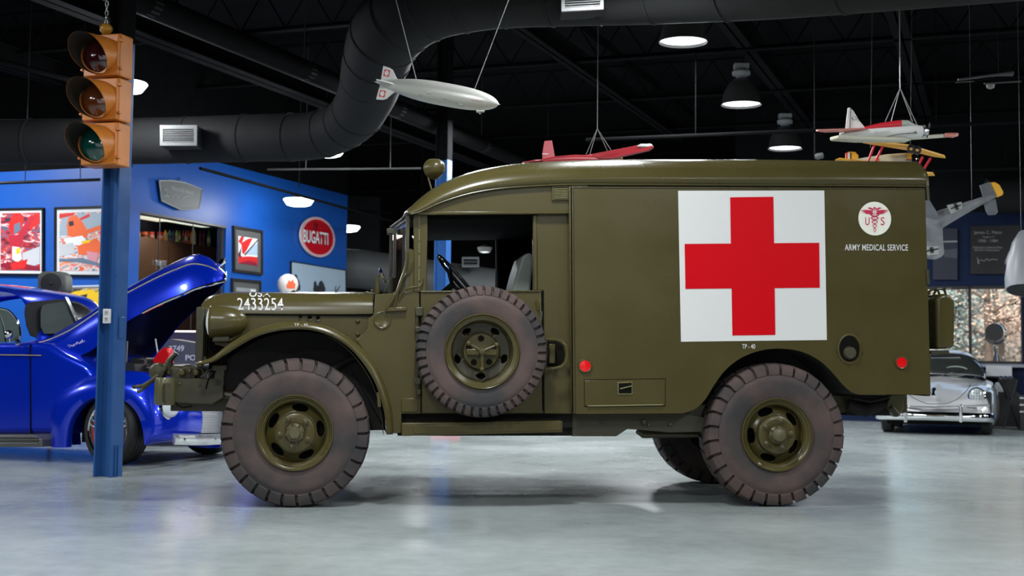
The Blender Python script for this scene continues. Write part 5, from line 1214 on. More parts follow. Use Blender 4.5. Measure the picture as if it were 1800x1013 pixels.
ws_i = c2([(68, 556), (70, 546), (76, 541), (96, 538), (110, 537), (118, 556), (128, 578)], 3)+[(116, 588), (96, 592), (74, 592), (68, 580)]
MB().slab([wq(x, y)+OFW*2.2 for x, y in ws_i], .006).build('windscreen_glass', mat('coupe_glass', (.06, .075, .068), .5, spec=.15), ws1, smooth=0)
MB().tube([wq(110, 530)+OFW*3, wq(121, 553)+OFW*3, wq(132, 577)+OFW*3], .009, 8).build('chrome_divider', CHROME, ws1)
MB().tube([wq(113.5, 530)+OFW*3, wq(124.5, 553)+OFW*3, wq(135.5, 577)+OFW*3], .005, 8).build('chrome_divider', CHROME, ws1)
ws_f = c2([(114, 531), (130, 533), (148, 541), (160, 552), (166, 562)], 3)+[(150, 572), (136, 579)]
ws2 = MB().slab([wq2(x, y)+OFW for x, y in ws_f], .02).build('windscreen_surround', BLK2, cp_, smooth=0)
MB().slab([wq2(x, y)+OFW*2.2 for x, y in ((119, 537), (134, 540), (150, 549), (160, 560), (149, 568), (137, 573))], .006).build('windscreen_glass', DKG, ws2, smooth=0)
# side window with chrome edge
def hq(x, y, v=.235): return C(x, y, v)
sw_ = c2([(-120, 545), (-40, 541), (5, 543), (22, 552), (33, 570), (36, 590), (32, 600)], 3)+[(0, 602), (-120, 602)]
sd_ = MB().slab([hq(x, y) for x, y in sw_], .02).build('side_window', mat('coupe_side_glass', (.10, .13, .12), .05, coat=1), cp_, smooth=0)
MB().tube([hq(x, y, .222) for x, y in sw_[:-2]], .009, 8).build('window_chrome', CHROME, sd_)
MB().tube([hq(x, y, .222) for x, y in ((-4, 544), (6, 572), (10, 602))], .007, 8).build('vent_divider', CHROME, sd_)
m = MB().lathe([(.0001, -.02), (.04, -.015), (.045, 0), (.03, .03), (.0001, .045)], C(16, 588, .13), (1, -.3, 0), 20); mo = m.build('side_mirror', CHROME, cp_, smooth=60)
MB().tube([C(16, 588, .14), C(18, 602, .16)], .008, 8).build('mirror_stalk', CHROME, mo)
m = MB().lathe([(.0001, -.02), (.03, -.015), (.035, 0), (.0001, .03)], C(33, 603, .13), (1, 0, .2), 16); m.build('door_handle', CHROME, cp_, smooth=60)
MB().tube([C(-120, 623, .125), C(0, 624, .125), (C(73, 625, .125))], .006, 6).build('side_trim', mat('gold_trim', (.6, .5, .35), .25, .8), cp_)
cext([(51, 606), (53, 606), (54, 762), (52, 762)], .134, .15, v=.13).build('door_seam', BLK, cp_)
cext([(-260, 766), (60, 765), (74, 772), (76, 786), (-260, 787)], -.06, .3, v=-.05).build('running_board', mat('ribbed_rubber_board', (.10, .10, .095), .4), cp_, bevel=.01)
for y in (769, 774, 779): MB().tube([C(-200, y, -.065), C(68, y+1, -.065)], .004, 6).build('board_rib', CHROME if y == 779 else BLACK, cp_)
# raised hood
Nn = [(92, 622), (118, 631), (150, 622), (172, 608), (222, 567), (250, 551), (286, 533), (322, 518), (345, 508), (372, 500), (393, 494)]
Kk = [(82, 607), (112, 588), (140, 571), (170, 551), (222, 515), (262, 490), (300, 468), (330, 453), (350, 447), (372, 456), (396, 480)]
Ff = [(252, 652), (262, 640), (272, 627), (284, 612), (300, 592), (316, 572), (332, 556), (345, 545), (358, 534), (372, 522), (394, 498)]
nv = [.30, .30, .31, .32, .35, .38, .42, .46, .50, .56, .70]; kv = [.45, .62, .70, .76, .80, .81, .81, .81, .81, .81, .80]; fv = [1.30, 1.30, 1.28, 1.26, 1.24, 1.2, 1.16, 1.12, 1.08, 1.02, .88]
N3 = resample(catmull([C(x, y, v) for (x, y), v in zip(Nn, nv)], 4), 44); K3 = resample(catmull([C(x, y, v) for (x, y), v in zip(Kk, kv)], 4), 44); F3 = resample(catmull([C(x, y, v) for (x, y), v in zip(Ff, fv)], 4), 44)
def hoodsec(i, sc=1.0, off=0):
    a, k, f = N3[i], K3[i], F3[i]; mid = (a+f)/2; r = []
    for q in range(25):
        s = PI*q/24; b = a.lerp(f, (1-math.cos(s))/2); r.append(b+(k-mid)*(math.sin(s)**.8)*sc)
    return r
MB().grid([hoodsec(i) for i in range(44)]).build('hood', CARBLUE, cp_, smooth=60)
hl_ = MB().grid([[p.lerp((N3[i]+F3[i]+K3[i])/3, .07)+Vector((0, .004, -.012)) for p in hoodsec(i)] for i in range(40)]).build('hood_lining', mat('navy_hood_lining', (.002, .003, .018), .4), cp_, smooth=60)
tr = [hoodsec(i)[5]+Vector((0, -.006, .002)) for i in range(3, 42)]
MB().tube(tr, .007, 6).build('hood_trim', mat('bright_trim', (.8, .72, .6), .2, .9), cp_)
sx = [(119, 609), (121, 606.5), (124, 608), (122, 611), (126, 607), (127, 610), (130, 605), (130, 609), (133, 604), (136, 601), (134, 606), (138, 602), (139, 605), (142, 600), (142, 604), (145, 597), (145, 602), (149, 599)]
MB().tube(catmull([C(x, y, .283) for x, y in sx], 4), .0028, 5).build('hood_script', mat('pale_script', (.55, .55, .7), .4), cp_)
MB().tube([hoodsec(i)[0]+Vector((0, -.006, 0)) for i in range(24, 44)], .014, 8).build('hood_front_chrome', CHROME, cp_)
MB().tube([p+Vector((.006, 0, 0)) for p in hoodsec(43)], .012, 8).build('hood_front_chrome', CHROME, cp_)
MB().tube(catmull([C(346, 449, .8), C(354, 449, .8), (C(366, 455, .8)), C(377, 467, .8), C(382, 478, .8)], 3), .012, 8).build('hood_crest_trim', CHROME, cp_)
MB().tube([C(379, 470, .78), C(390, 461, .78), C(395, 457, .78)], .016, 8).build('hood_catch', CHROME, cp_)
MB().obox(C(390, 461, .78), (.03, 0, .02), (0, .02, 0), (-.01, 0, .02)).build('catch_plate', CHROME, cp_, bevel=.005)
for a, b in (((273, 596), (280, 640)), ((224, 600), (222, 642))):
    MB().tube([C(*a, .7), C(*b, .7)], .009, 8).build('hood_strut', STEEL, cp_)
MB().tube([C(168, 628, .4), C(150, 658, .4)], .016, 8).build('hood_hinge', CHROME, cp_); MB().tube([C(163, 634, .42), C(172, 655, .42)], .012, 8).build('hood_hinge', CHROME, cp_)
# engine
m = MB(); p = C(272, 655, .75); q_ = C(302, 612, .75)
RE = mat('red_engine_cover', (.65, .01, .015), .15, coat=1)
cext([(268, 640), (268, 632), (276, 620), (285, 612), (294, 611), (298, 620), (298, 640)], .62, .70, v=.62).build('engine_cover', RE, cp_, bevel=.015, seg=3, smooth=60)
cext([(230, 640), (232, 630), (262, 628), (262, 644), (310, 640), (310, 660), (230, 664)], .55, 1.0, v=.6).build('engine_block', BLACK, cp_, bevel=.02)
for k in range(5): MB().tube([C(272+k*6, 640, .58), C(272+k*6, 648, .58)], .006, 6).build('engine_bolt', CHROME, cp_)
lettering('Cummins', quadmap(C(268, 645, .545), C(298, 643, .545), C(268, 640, .545), C(298, 638, .545)), WHITEP, cp_)
# nose between the fenders
rails = [[C(290, 668, .12), C(300, 700, .08), C(306, 740, .08), C(298, 776, .1)], [C(318, 664, .5), C(324, 705, .5), C(326, 740, .5), C(320, 776, .5)], [C(345, 664, .8), C(350, 705, .8), C(350, 742, .8), C(346, 776, .8)], [C(372, 664, 1.15), C(388, 705, 1.15), C(392, 740, 1.15), C(384, 776, 1.15)], [C(396, 668, 1.55), C(400, 700, 1.55), C(398, 776, 1.55)]]
ribbon(rails, 24, 'nose', CARBLUE, cp_)
cext([(240, 668), (300, 666), (300, 700), (262, 720), (246, 700)], .2, 1.4, v=.3).build('inner_nose', CARBLUE, cp_, bevel=.05)
GCH = mat('grille_bright', (.75, .76, .78), .35, .6)
for k in range(17):
    y = 716+k*2.75; P = [C(312, y, .42), C(323, y, .50), C(330, y, .58), C(338, y, .69)]; MB().tube([p+Vector((.02, -.022, 0)) for p in P], .0035, 5).build('grille_bar', CARBLUE if k % 2 else CHROME, cp_)
    P = [C(339, y, .70), C(350, y, .80), C(362, y, .90), C(388, y, 1.13)]; MB().tube([p+Vector((.035, -.03, 0)) for p in P], .007, 5).build('grille_bar', GCH, cp_)
MB().slab([C(339, 713, .70)+Vector((.028, -.02, 0)), C(388, 713, 1.13)+Vector((.028, -.02, 0)), C(388, 764, 1.13)+Vector((.028, -.02, 0)), C(339, 764, .70)+Vector((.028, -.02, 0))], .006).build('grille_back', BLK2, cp_)
hl_ = MB().lathe([(.0001, .05), (.05, .045), (.085, .02), (.095, .0), (.1, -.03)], C(300, 716, .06), (1, -.25, .05), 28, sx=1, sy=1).build('headlamp', mat('clear_lamp', (.7, .75, .8), .05, spec=1, coat=1), cp_, smooth=60)
MB().lathe([(.096, .004), (.11, .0), (.104, -.03)], C(300, 716, .06), (1, -.25, .05), 28).build('headlamp_rim', CHROME, hl_)
bp = [C(288, 771, -.02), C(292, 771, .05), C(330, 772, .4), C(350, 772, .7), C(384, 770, 1.1), C(400, 766, 1.45)]
Bp = resample(catmull([p+Vector((.15, -.06, 0)) for p in bp], 5), 24); rows = []
for p in Bp: rows.append([p+Vector((-.02, 0, -.05)), p+Vector((.01, -.012, -.045)), p+Vector((.022, -.02, 0)), p+Vector((.01, -.012, .045)), p+Vector((-.02, 0, .05))])
bo = MB().grid(rows, True, True).build('front_bumper', mat('bumper_chrome', (.85, .86, .88), .16, .85), cp_, smooth=60)
for i in (3, 13, 20): MB().lathe([(.0001, .03), (.015, .026), (.02, .015)], Bp[i]+Vector((.0, -.02, 0)), (.8, -.6, 0), 12).build('bumper_bolt', CHROME, bo)
cext([(330, 779), (388, 776), (388, 787), (372, 789), (330, 786)], 1.0, 1.3, v=1.0).build('lower_valance', CARBLUE, cp_, bevel=.01)
# wheels
def cwheel(px, py, v, R, W, yaw=0, mir=False):
    root_c = C(px, py, -.03); cx_ = Vector((root_c.x, v, R))
    M_ = Matrix.Rotation(yaw, 3, 'Z'); rim = R*.78
    def put(m): m.v = [M_ @ (Vector((p.x, -p.y if mir else p.y, p.z)))+cx_ for p in m.v]; return m
    ty = MB().lathe([(rim, .03), (rim*1.04, .004), (R*.9, -.002), (R*.97, .015), (R, .05), (R, W-.05), (R*.97, W-.015), (R*.9, W), (rim, W-.03)], (0, 0, 0), NAXIS, 56)
    wo = put(ty).build('wheel', RUBBER2, cp_, smooth=40)
    grv = MB()
    for yy in (.07, .11, .15, .19): grv.lathe([(R+.0015, yy-.003), (R+.0015, yy+.003)], (0, 0, 0), NAXIS, 56)
    put(grv).build('tread_groove', BLK, wo)
    put(MB().lathe([(rim*1.02, .01), (rim*1.0, .0), (rim*.95, .005), (rim*.92, .03), (rim*.88, .09), (rim*.86, .12)], (0, 0, 0), NAXIS, 56)).build('rim', CHROME, wo)
    put(MB().lathe([(rim*.86, .125), (.0001, .125)], (0, 0, 0), NAXIS, 40)).build('brake_disc', mat('disc_dark', (.04, .04, .04), .5), wo)
    put(MB().lathe([(rim*.7, .10), (rim*.7, .11), (.0001, .11)], (0, 0, 0), NAXIS, 40)).build('brake_disc', mat('disc_steel', (.22, .22, .22), .35, .8), wo)
    cal = MB(); pts = [[Vector((r*math.cos(a), y, r*math.sin(a))) for r, y in ((rim*.82, .06), (rim*.48, .06), (rim*.48, .105), (rim*.82, .105))] for a in [math.radians(160+5*k) for k in range(12)]]
    cal.grid(pts, True, True); put(cal).build('brake_caliper', RE, wo, bevel=.005)
    for k in range(5):
        a0 = 2*PI*k/5+.35
        for da in (-.11, .11):
            m = MB(); c0, s0 = math.cos(a0+da*2.2), math.sin(a0+da*2.2); c1_, s1_ = math.cos(a0+da), math.sin(a0+da)
            m.tube([(rim*.2*c0, .02, rim*.2*s0), (rim*.5*c1_, .03, rim*.5*s1_), (rim*.93*c1_, .035, rim*.93*s1_)], [.014, .014, .011], 6); put(m).build('spoke', CHROME, wo)
    put(MB().lathe([(.0001, -.0), (rim*.12, .002), (rim*.22, .015), (rim*.22, .04)], (0, 0, 0), NAXIS, 24)).build('hub_cap', CHROME, wo)
    return wo
cwheel(188, 760, -.03, .305, .23, yaw=math.radians(-9))
cwheel(188, 760, 1.42, .305, .23, yaw=math.radians(-9))
MB().tube([(CO.x*0+C(188, 760, 0).x, .1, .3), (C(188, 760, 0).x, 1.5, .3)], .04, 10).build('axle', BLK2, cp_)
# ================================================================== SILVER SPORTS CAR
g1 = PZ(1561, 762, 0)
SYAW = math.radians(-21); SO = PZ(1643, 764, 0)
SF = Frame(SO, SYAW)
def S(px, py, v=0): return SF.pix(px, py, v)
sc_ = empty('silver_sports_car', SO, SYAW); tag(sc_, 'silver vintage sports coupe facing the camera behind the ambulance tail', 'car')
st = [(-.02, 1572, 1726, 720, 719, 738), (.02, 1561, 1738, 715, 711, 741), (.12, 1552, 1745, 707, 699, 745), (.32, 1548, 1750, 698, 686, 745), (.62, 1547, 1753, 686, 678, 745), (1.0, 1550, 1755, 673, 673, 744), (1.5, 1556, 1757, 661, 669, 742), (1.9, 1564, 1757, 658, 667, 740), (2.4, 1572, 1757, 657, 667, 738), (2.75, 1582, 1750, 664, 670, 736)]
rows = []
def carrow(v, L, R, yc, yf, yb):
    a, b = S(L, 730, v).x, S(R, 730, v).x; zc = S(1643, yc, v).z; zf = S(1715, yf, v).z; zb_ = S(1643, yb, v).z; uc = (a+b)/2; hw = (b-a)/2
    r = []
    zs = zf-(zf-zb_)*.45
    prof = [(-.93, zb_), (-1.0, zb_+(zs-zb_)*.4), (-1.0, zs), (-.965, zs+(zf-zs)*.55), (-.88, zs+(zf-zs)*.9), (-.74, zf), (-.6, zf-(zf-zc)*.25 if zf > zc else zf+(zc-zf)*.35), (-.42, zc+(zf-zc)*.35), (-.2, zc+.0), (0, zc+.012)]
    r = [Vector((uc+u*hw, v, z)) for u, z in prof]; r += [Vector((2*uc-p.x, v, p.z)) for p in reversed(r[:-1])]
    return r
ST = []
for i in range(len(st)-1):
    for k in range(4):
        t = k/4; ST.append([st[i][j]+(st[i+1][j]-st[i][j])*t for j in range(6)])
ST.append(list(st[-1]))
rows = [carrow(*s) for s in ST]
MB().grid(rows, False, False).prism(rows[0], (0, .005, 0)).build('body', SILVER, sc_, smooth=70)
# cabin
def cabrow(v, L, R, y, yb):
    a, b = S(L, 650, v).x, S(R, 650, v).x; zt_, zb_ = S(1650, y, v).z, S(1650, yb, v).z; uc = (a+b)/2; hw = (b-a)/2; r = []
    for k in range(17):
        t = PI*k/16; r.append(Vector((uc-hw*math.copysign(abs(math.cos(t))**.62, math.cos(t)), v, zb_+(zt_-zb_)*math.sin(t)**.55)))
    return r
cr = [(1.42, 1566, 1732, 658, 668), (1.6, 1571, 1733, 642, 668), (1.78, 1580, 1729, 628, 668), (1.92, 1588, 1724, 620, 668), (2.15, 1594, 1722, 615.5, 668), (2.5, 1600, 1722, 614.5, 668), (2.65, 1604, 1722, 620, 668), (2.78, 1608, 1720, 640, 668), (2.85, 1614, 1716, 655, 668)]
CRW = [cabrow(*c) for c in cr]; MB().grid(CRW).build('cabin', SILVER, sc_, smooth=60)
def fwd(p, d=.012): return Vector((p.x, p.y-d, p.z+d*.5))
def cabp(u, t):     # u across 0..1, t rows 0..3
    i = min(2, int(t)); f = t-i; k = u*16; j = min(15, int(k)); g = k-j
    return CRW[i][j].lerp(CRW[i][j+1], g).lerp(CRW[i+1][j].lerp(CRW[i+1][j+1], g), f)
wr = [[fwd(cabp(.12+.76*u/14, t), .014) for u in range(15)] for t in [.15+2.45*k/7 for k in range(8)]]
wg = MB().grid(wr).build('windscreen', mat('silver_car_glass', (.02, .024, .022), .05, coat=1), sc_, smooth=60)
edge = [fwd(cabp(.12, .15+2.45*k/8), .02) for k in range(9)]+[fwd(cabp(.12+.76*u/14, 2.6), .02) for u in range(15)]+[fwd(cabp(.88, 2.6-2.45*k/8), .02) for k in range(9)]+[fwd(cabp(.88-.76*u/14, .15), .02) for u in range(15)]
MB().tube(edge, .012, 8, False).build('windscreen_rubber', BLACK, wg)
m = MB().tube([fwd(cabp(.5-.18, 2.0), .03), fwd(cabp(.5+.1, 2.0), .03)], .02, 8); m.build('rear_view_mirror', CHROME, wg)
sw = S(1680, 653, 1.5); MB().tube([sw+Vector((.17*math.cos(2*PI*k/24), .05*math.sin(2*PI*k/24), .07*math.sin(2*PI*k/24))) for k in range(25)], .008, 6, False).build('steering_wheel', mat('pale_rim', (.3, .35, .3), .4), wg)
for a, b in (((1606, 661), (1660, 652)), ((1655, 659), (1700, 651))): MB().tube([S(*a, 1.36), S(*b, 1.5)], .006, 6).build('wiper', CHROME, sc_)
# lid line, badge, handle
lid = catmull([S(x, y, v) for x, y, v in ((1590, 686, .42), (1598, 694, .25), (1615, 699, .12), (1643, 701, .06), (1672, 698, .12), (1688, 690, .25), (1700, 677, .5), (1706, 668, .85))], 5)
def drop(p):   # lay on the surface
    best = None
    for i in range(len(ST)-1):
        if ST[i][0] <= p.y <= ST[i+1][0]:
            f = (p.y-ST[i][0])/(ST[i+1][0]-ST[i][0]); r = [rows[i][k].lerp(rows[i+1][k], f) for k in range(19)]
            for k in range(18):
                if r[k].x <= p.x <= r[k+1].x: g = (p.x-r[k].x)/max(1e-6, r[k+1].x-r[k].x); best = r[k].lerp(r[k+1], g).z
    return Vector((p.x, p.y, best if best is not None else p.z))
MB().tube([drop(p) for p in lid], .005, 6).build('lid_gap', BLK, sc_)
MB().tube([S(1641, 697, .04), S(1641, 692, .09), S(1642, 684, .16)], [.035, .024, .028], 10).build('hood_handle', CHROME, sc_)
for px, py in ((1717, 696), (1569, 694)):
    c = S(px, py, .14); ln = MB().lathe([(.0001, -.05), (.05, -.045), (.09, -.02), (.103, .02)], c, Vector((0, 1, -.15)), 28).build('headlamp', mat('headlamp_clear', (.45, .5, .5), .06, spec=1, coat=1), sc_, smooth=60)
    MB().lathe([(.101, .0), (.116, .005), (.112, .04)], c+Vector((0, -.02, 0)), Vector((0, 1, -.15)), 28).build('headlamp_rim', CHROME, ln)
    m = MB()
    for k in range(-2, 3): m.tube([c+Vector((k*.035, -.052, .08)), c+Vector((k*.035, -.052, -.08))], .003, 5); m.tube([c+Vector((.08, -.052, k*.035)), c+Vector((-.08, -.052, k*.035))], .003, 5)
    m.build('stone_guard', CHROME, ln)
for px in (1708, 1578):
    m = MB(); c = S(px, 719.5, 0); m.obox(c, (.06, 0, 0), (0, .015, 0), (0, 0, .022)); m.build('horn_grille', BLACK, sc_)
    m = MB().obox(S(px+14 if px > 1640 else px-13, 719, -.0), (.03, 0, 0), (0, .02, 0), (0, 0, .028)); m.build('turn_lamp', mat('lamp_clear2', (.6, .6, .58), .15), sc_, bevel=.01)
bb = [S(1539, 728, .1), S(1546, 730, -.06), S(1580, 731, -.14), S(1643, 732, -.17), S(1705, 734, -.14), S(1738, 735, -.06), S(1748, 735, .12)]
Bp = resample(catmull(bb, 5), 30); rr = []
for p in Bp: rr.append([p+Vector((0, .03, -.06)), p+Vector((0, -.005, -.055)), p+Vector((0, -.025, -.02)), p+Vector((0, -.025, .02)), p+Vector((0, -.005, .055)), p+Vector((0, .03, .06))])
bo = MB().grid(rr, True, True).build('front_bumper', CHROME, sc_, smooth=60)
for px in (1592, 1689):
    m = MB().obox(S(px, 727, -.19), (.022, 0, 0), (0, .03, 0), (0, 0, .12)); m.build('over_rider', CHROME, bo, bevel=.012, seg=3)
MB().tube([S(1548, 712, .02), S(1580, 714, -.03), S(1643, 716, -.05), S(1700, 714, -.03), S(1740, 712, .03)], .009, 6).build('nose_trim', CHROME, sc_)
MB().tube([S(1560, 741, -.03), S(1643, 742, -.06), S(1738, 743, -.03)], .03, 8).build('lower_edge', BLK, sc_)
for px, v, bt in ((1561, .35, 0), (1734, .35, 0), (1561, 1.95, 0), (1734, 1.95, 0)):
    c = S(px, 750, .35); r = .29
    m = MB().lathe([(r*.6, -.075), (r*.93, -.075), (r, -.055), (r, .055), (r*.93, .075), (r*.6, .075)], (c.x, v, r), (1, 0, 0), 36); wo = m.build('wheel', RUBBER2, sc_)
    MB().lathe([(.0001, -.06), (r*.6, -.06), (r*.6, .06), (.0001, .06)], (c.x, v, r), (1, 0, 0), 24).build('hub_cap', CHROME, wo)
m = MB(); m.box((S(1575, 740, .3).x, .1, .15), (S(1720, 740, .3).x, 2.6, .3)); m.build('underbody', BLK, sc_)
# ================================================================== SPOTLIGHT ON TRIPOD and things by the window
YL_ = 19.0
base = PY(1752, 716, YL_); tz = 0
fl = PZ(1752, 739, 0); YL_ = fl.y
def Q(px, py, d=0): return PY(px, py, YL_+d)-Vector((fl.x, fl.y, 0))
tl = empty('tripod_spotlight', (fl.x, fl.y, 0)); tag(tl, 'chrome studio spotlight on a tripod standing before the right window', 'spotlight')
hd = Q(1750, 586); hd = Vector(hd); axd = Vector((-.45, -.85, .1)).normalized()
MB().lathe([(.15, -.15), (.158, -.12), (.158, .05), (.14, .12), (.10, .2), (.0001, .23)], hd, -axd, 32).build('lamp_head', CHROME, tl, smooth=50)
MB().lathe([(.147, -.152), (.09, -.15), (.0001, -.148)], hd, -axd, 32).build('lamp_mouth', BLACKM, tl, smooth=50)
for k in range(3): MB().lathe([(.158, .0+.03*k), (.172, .005+.03*k), (.158, .012+.03*k)], hd, -axd, 24).build('cooling_fin', CHROME, tl)
yk = [hd+Vector((math.cos(a)*.19, 0, math.sin(a)*.19)) for a in [math.radians(180+15*k) for k in range(13)]]
MB().tube(yk, .012, 8).build('lamp_yoke', CHROME, tl)
MB().tube([Q(1751, 608), Q(1751, 660), Q(1751, 700)], .016, 8).build('centre_column', BLACK, tl)
MB().lathe([(.03, 0), (.035, .05), (.03, .1)], Q(1751, 620), (0, 0, 1), 14).build('tripod_head', CHROME, tl)
for (x, y, d) in ((1722, 736, -.25), (1757, 742, -.45), (1788, 734, .1)):
    a = Q(1751, 616); b = Q(x, 700, d); b.z = .02; mid = a.lerp(b, .5)
    MB().tube([a, mid], .015, 8).build('leg', CHROME, tl); MB().tube([mid, b], .012, 8).build('leg', BLACK, tl)
# display board / white boxes under the window
def wall_item(name, x0, y0, x1, y1, off, th, m_, label, cat, floor=False):
    p, q_ = hit(x0, y1, rm(AW-off, 0), A_), hit(x1, y0, rm(AW-off, 0), A_)
    b0, b1 = p.dot(B_), q_.dot(B_); m = MB(); rbox(m, AW-off, AW-off+th, b0, b1, 0 if floor else p.z, q_.z); o = m.build(name, m_, bevel=.01); tag(o, label, cat); return o
PGR = mat('pale_grey_box', (.42, .44, .46), .5)
wall_item('storage_box', 1733, 644, 1779, 662, .42, .34, PGR, 'pale grey box, upper of two by the tripod legs', 'box')
wall_item('storage_box', 1750, 673, 1786, 690, .42, .34, PGR, 'pale grey box, lower of two beside the tripod legs', 'box')
bn = wall_item('low_bench', 1730, 691, 1792, 734, .44, .40, BLACK, 'black low bench under the window behind the tripod', 'bench', True)
wall_item('wall_shelf', 1731, 662, 1781, 665, .44, .44, BLACKM, 'thin black wall shelf under the upper pale grey box', 'shelf')
cs = wall_item('black_case', 1792, 696, 1812, 739, 1.6, .3, BLACK, 'black flight case at the right edge of the picture', 'case', True)
for y in (700, 712, 724): 
    p = hit(1796, y, rm(AW-1.62, 0), A_); MB().obox(p, B_*.03, A_*.01, UP*.012).build('case_latch', STEEL, cs)
# dark folded chair / director stool by the tripod
pc = PY(1775, 705, 19.3)
stl = empty('folding_stool', (pc.x, pc.y, 0)); tag(stl, 'dark cloth draped folding chair right of the tripod', 'chair')
def K(px, py, d=0): return PY(px, py, 19.3+d)-Vector((pc.x, pc.y, 0))
MB().prism([K(x, y) for x, y in ((1758, 668), (1766, 662), (1786, 664), (1790, 680), (1783, 702), (1774, 704), (1768, 684))], (0, .15, 0)).build('seat_cloth', mat('dark_cloth', (.012, .012, .014), .8), stl, bevel=.03, seg=3)
for a, b in (((1762, 668), (1790, 735)), ((1788, 668), (1764, 735))):
    e_ = K(*b); e_.z = .01; MB().tube([K(*a), e_], .012, 6).build('leg', BLACK, stl)
for x in (1760, 1768, 1776): MB().lathe([(.0001, -.03), (.03, 0), (.0001, .03)], K(x, 664, -.1), (0, 0, 1), 12).build('clip', CHROME, stl)
# wall poster and signed board on the navy wall
def W3(px, py, off=.02): return hit(px, py, rm(AW-off, 0), A_)
bd = MB().prism([W3(x, y) for x, y in ((1706, 398), (1792, 396), (1792, 482), (1706, 482))], -A_*.03).build('signed_board', mat('black_board', (.006, .006, .007), .25)); tag(bd, 'black wall board with white names and a signature above the right window', 'board')
TXT = mat('board_lettering', (.22, .23, .24), .5)
def brd(t, x0, y0, x1, y1): lettering(t, quadmap(W3(x0, y1, .052), W3(x1, y1, .052), W3(x0, y0, .052), W3(x1, y0, .052)), TXT, bd)
brd('James C. Mann', 1712, 406, 1761, 413); brd('August 4', 1727, 415, 1747, 419); brd('1958 - 1984', 1720, 421, 1754, 426)
brd('Dedicated to American Pilots', 1711, 433, 1762, 437); brd('Hall of Art & Restoration', 1713, 438, 1757, 441.5)
MB().tube(catmull([W3(x, y, .055) for x, y in ((1718, 453), (1721, 464), (1719, 460), (1724, 457), (1730, 459), (1735, 455), (1738, 458), (1745, 456), (1754, 457))], 4), .006, 5).build('signature', TXT, bd)
ps = MB().prism([W3(x, y) for x, y in ((1640, 402), (1683, 402), (1683, 492), (1640, 492))], -A_*.03).build('dark_poster', mat('poster_dark', (.012, .014, .03), .4)); tag(ps, 'dark blue grey poster behind the grey fighter model', 'poster')
MB().prism([W3(x, y, .051) for x, y in ((1650, 424), (1683, 423), (1683, 426), (1650, 427))], -A_*.002).build('poster_line', TXT, ps)
MB().prism([W3(x, y, .051) for x, y in ((1656, 440), (1683, 437), (1683, 455), (1660, 452))], -A_*.002).build('poster_shape', mat('poster_grey', (.05, .052, .07), .5), ps)
# ================================================================== OUTSIDE: ground, fence, trees
m = MB(); rbox(m, AW+.25, AW+70, -30, 60, -.3, -.02); struct(m.build('ground_outside', mat('dry_grass', (.30, .25, .16), .9, noise=.3, nscale=2), smooth=0))
fm = mat('fence_black', (.03, .03, .035), .5)
fa = AW+6; fz0, fz1 = .05, hit(1740, 598, rm(fa, 0), A_).z
m = MB(); b0 = 4
rbox(m, fa, fa+.05, 2, 16, fz1-.05, fz1); rbox(m, fa, fa+.05, 2, 16, .15, .2)
fe = m.build('railing_fence', fm); tag(fe, 'dark metal railing outside the window', 'fence')
for k in range(70):
    m = MB(); rbox(m, fa+.01, fa+.03, 2+k*.2, 2.02+k*.2, .0, fz1+.02 if k % 8 else fz1+.12); m.build('fence_bar', fm, fe)
BARK = mat('grey_bark', (.16, .12, .10), .9, noise=.3)
rt = random.Random(11)
def tree(a, b, h, col, label, leaf=260, spread=1.3, evergreen=False, dens=1):
    root = empty('tree', rm(a, b, -.02)); tag(root, label, 'tree', 'trees outside the window')
    br = MB(); br.tube(catmull([(0, 0, 0), (rt.uniform(-.1, .1), 0, h*.35), (rt.uniform(-.2, .2), .1, h*.7), (rt.uniform(-.3, .3), 0, h)], 4), [.12*(1-i/13)+.015 for i in range(13)], 8)
    tips = []
    for k in range(16):
        z = h*rt.uniform(.22, .95); an = rt.uniform(0, 2*PI); L = spread*rt.uniform(.5, 1)*(1-.5*z/h if evergreen else 1)
        p0 = Vector((0, 0, z)); p2 = p0+Vector((math.cos(an)*L, math.sin(an)*L, L*rt.uniform(.2, .7)*(0 if evergreen else 1))); p1 = p0.lerp(p2, .5)+Vector((rt.uniform(-.1, .1), 0, .08))
        br.tube([p0, p1, p2], [.04, .028, .008], 5); tips += [p1, p2]
        for q in range(2):
            d = Vector((rt.uniform(-1, 1), rt.uniform(-1, 1), rt.uniform(-.1, 1)))*.35; br.tube([p1.lerp(p2, .4), p1.lerp(p2, .4)+d], [.016, .005], 4); tips.append(p1+d)
    br.build('trunk', BARK, root)
    lf = MB()
    for k in range(leaf*2):
        t = rt.choice(tips)+Vector((rt.gauss(0, .25), rt.gauss(0, .25), rt.gauss(0, .22))); s = rt.uniform(.022, .05)*dens
        u_ = Vector((rt.uniform(-1, 1), rt.uniform(-1, 1), rt.uniform(-1, 1))).normalized()*s; v_ = u_.orthogonal().normalized()*s*.7
        lf.add([t-u_, t-v_, t+u_, t+v_], [(0, 1, 2, 3)])
    lf.build('foliage', col, root, smooth=0)
LO = mat('russet_leaves', (.72, .52, .42), .8, noise=.3, nscale=3); LT = mat('tan_leaves', (.76, .62, .52), .8, noise=.3, nscale=3); LG = mat('blue_green_needles', (.32, .42, .42), .8, noise=.4, nscale=3); LP = mat('pale_olive_leaves', (.56, .60, .54), .8, noise=.3, nscale=3)
def bo(px, a): return hit(px, 560, rm(a, 0), A_).dot(B_)
tree(AW+9, bo(1738, AW+9), 4.2, LO, 'bare branched tree with russet leaves outside the right pane', 700, .9)
tree(AW+12, bo(1686, AW+12), 5, LG, 'blue green evergreen outside the left pane', 2400, 1.3, True, 1.5)
tree(AW+20, bo(1800, AW+20), 5, LP, 'pale olive tree at the right edge of the window', 1500, 1.3, False, 1.5)
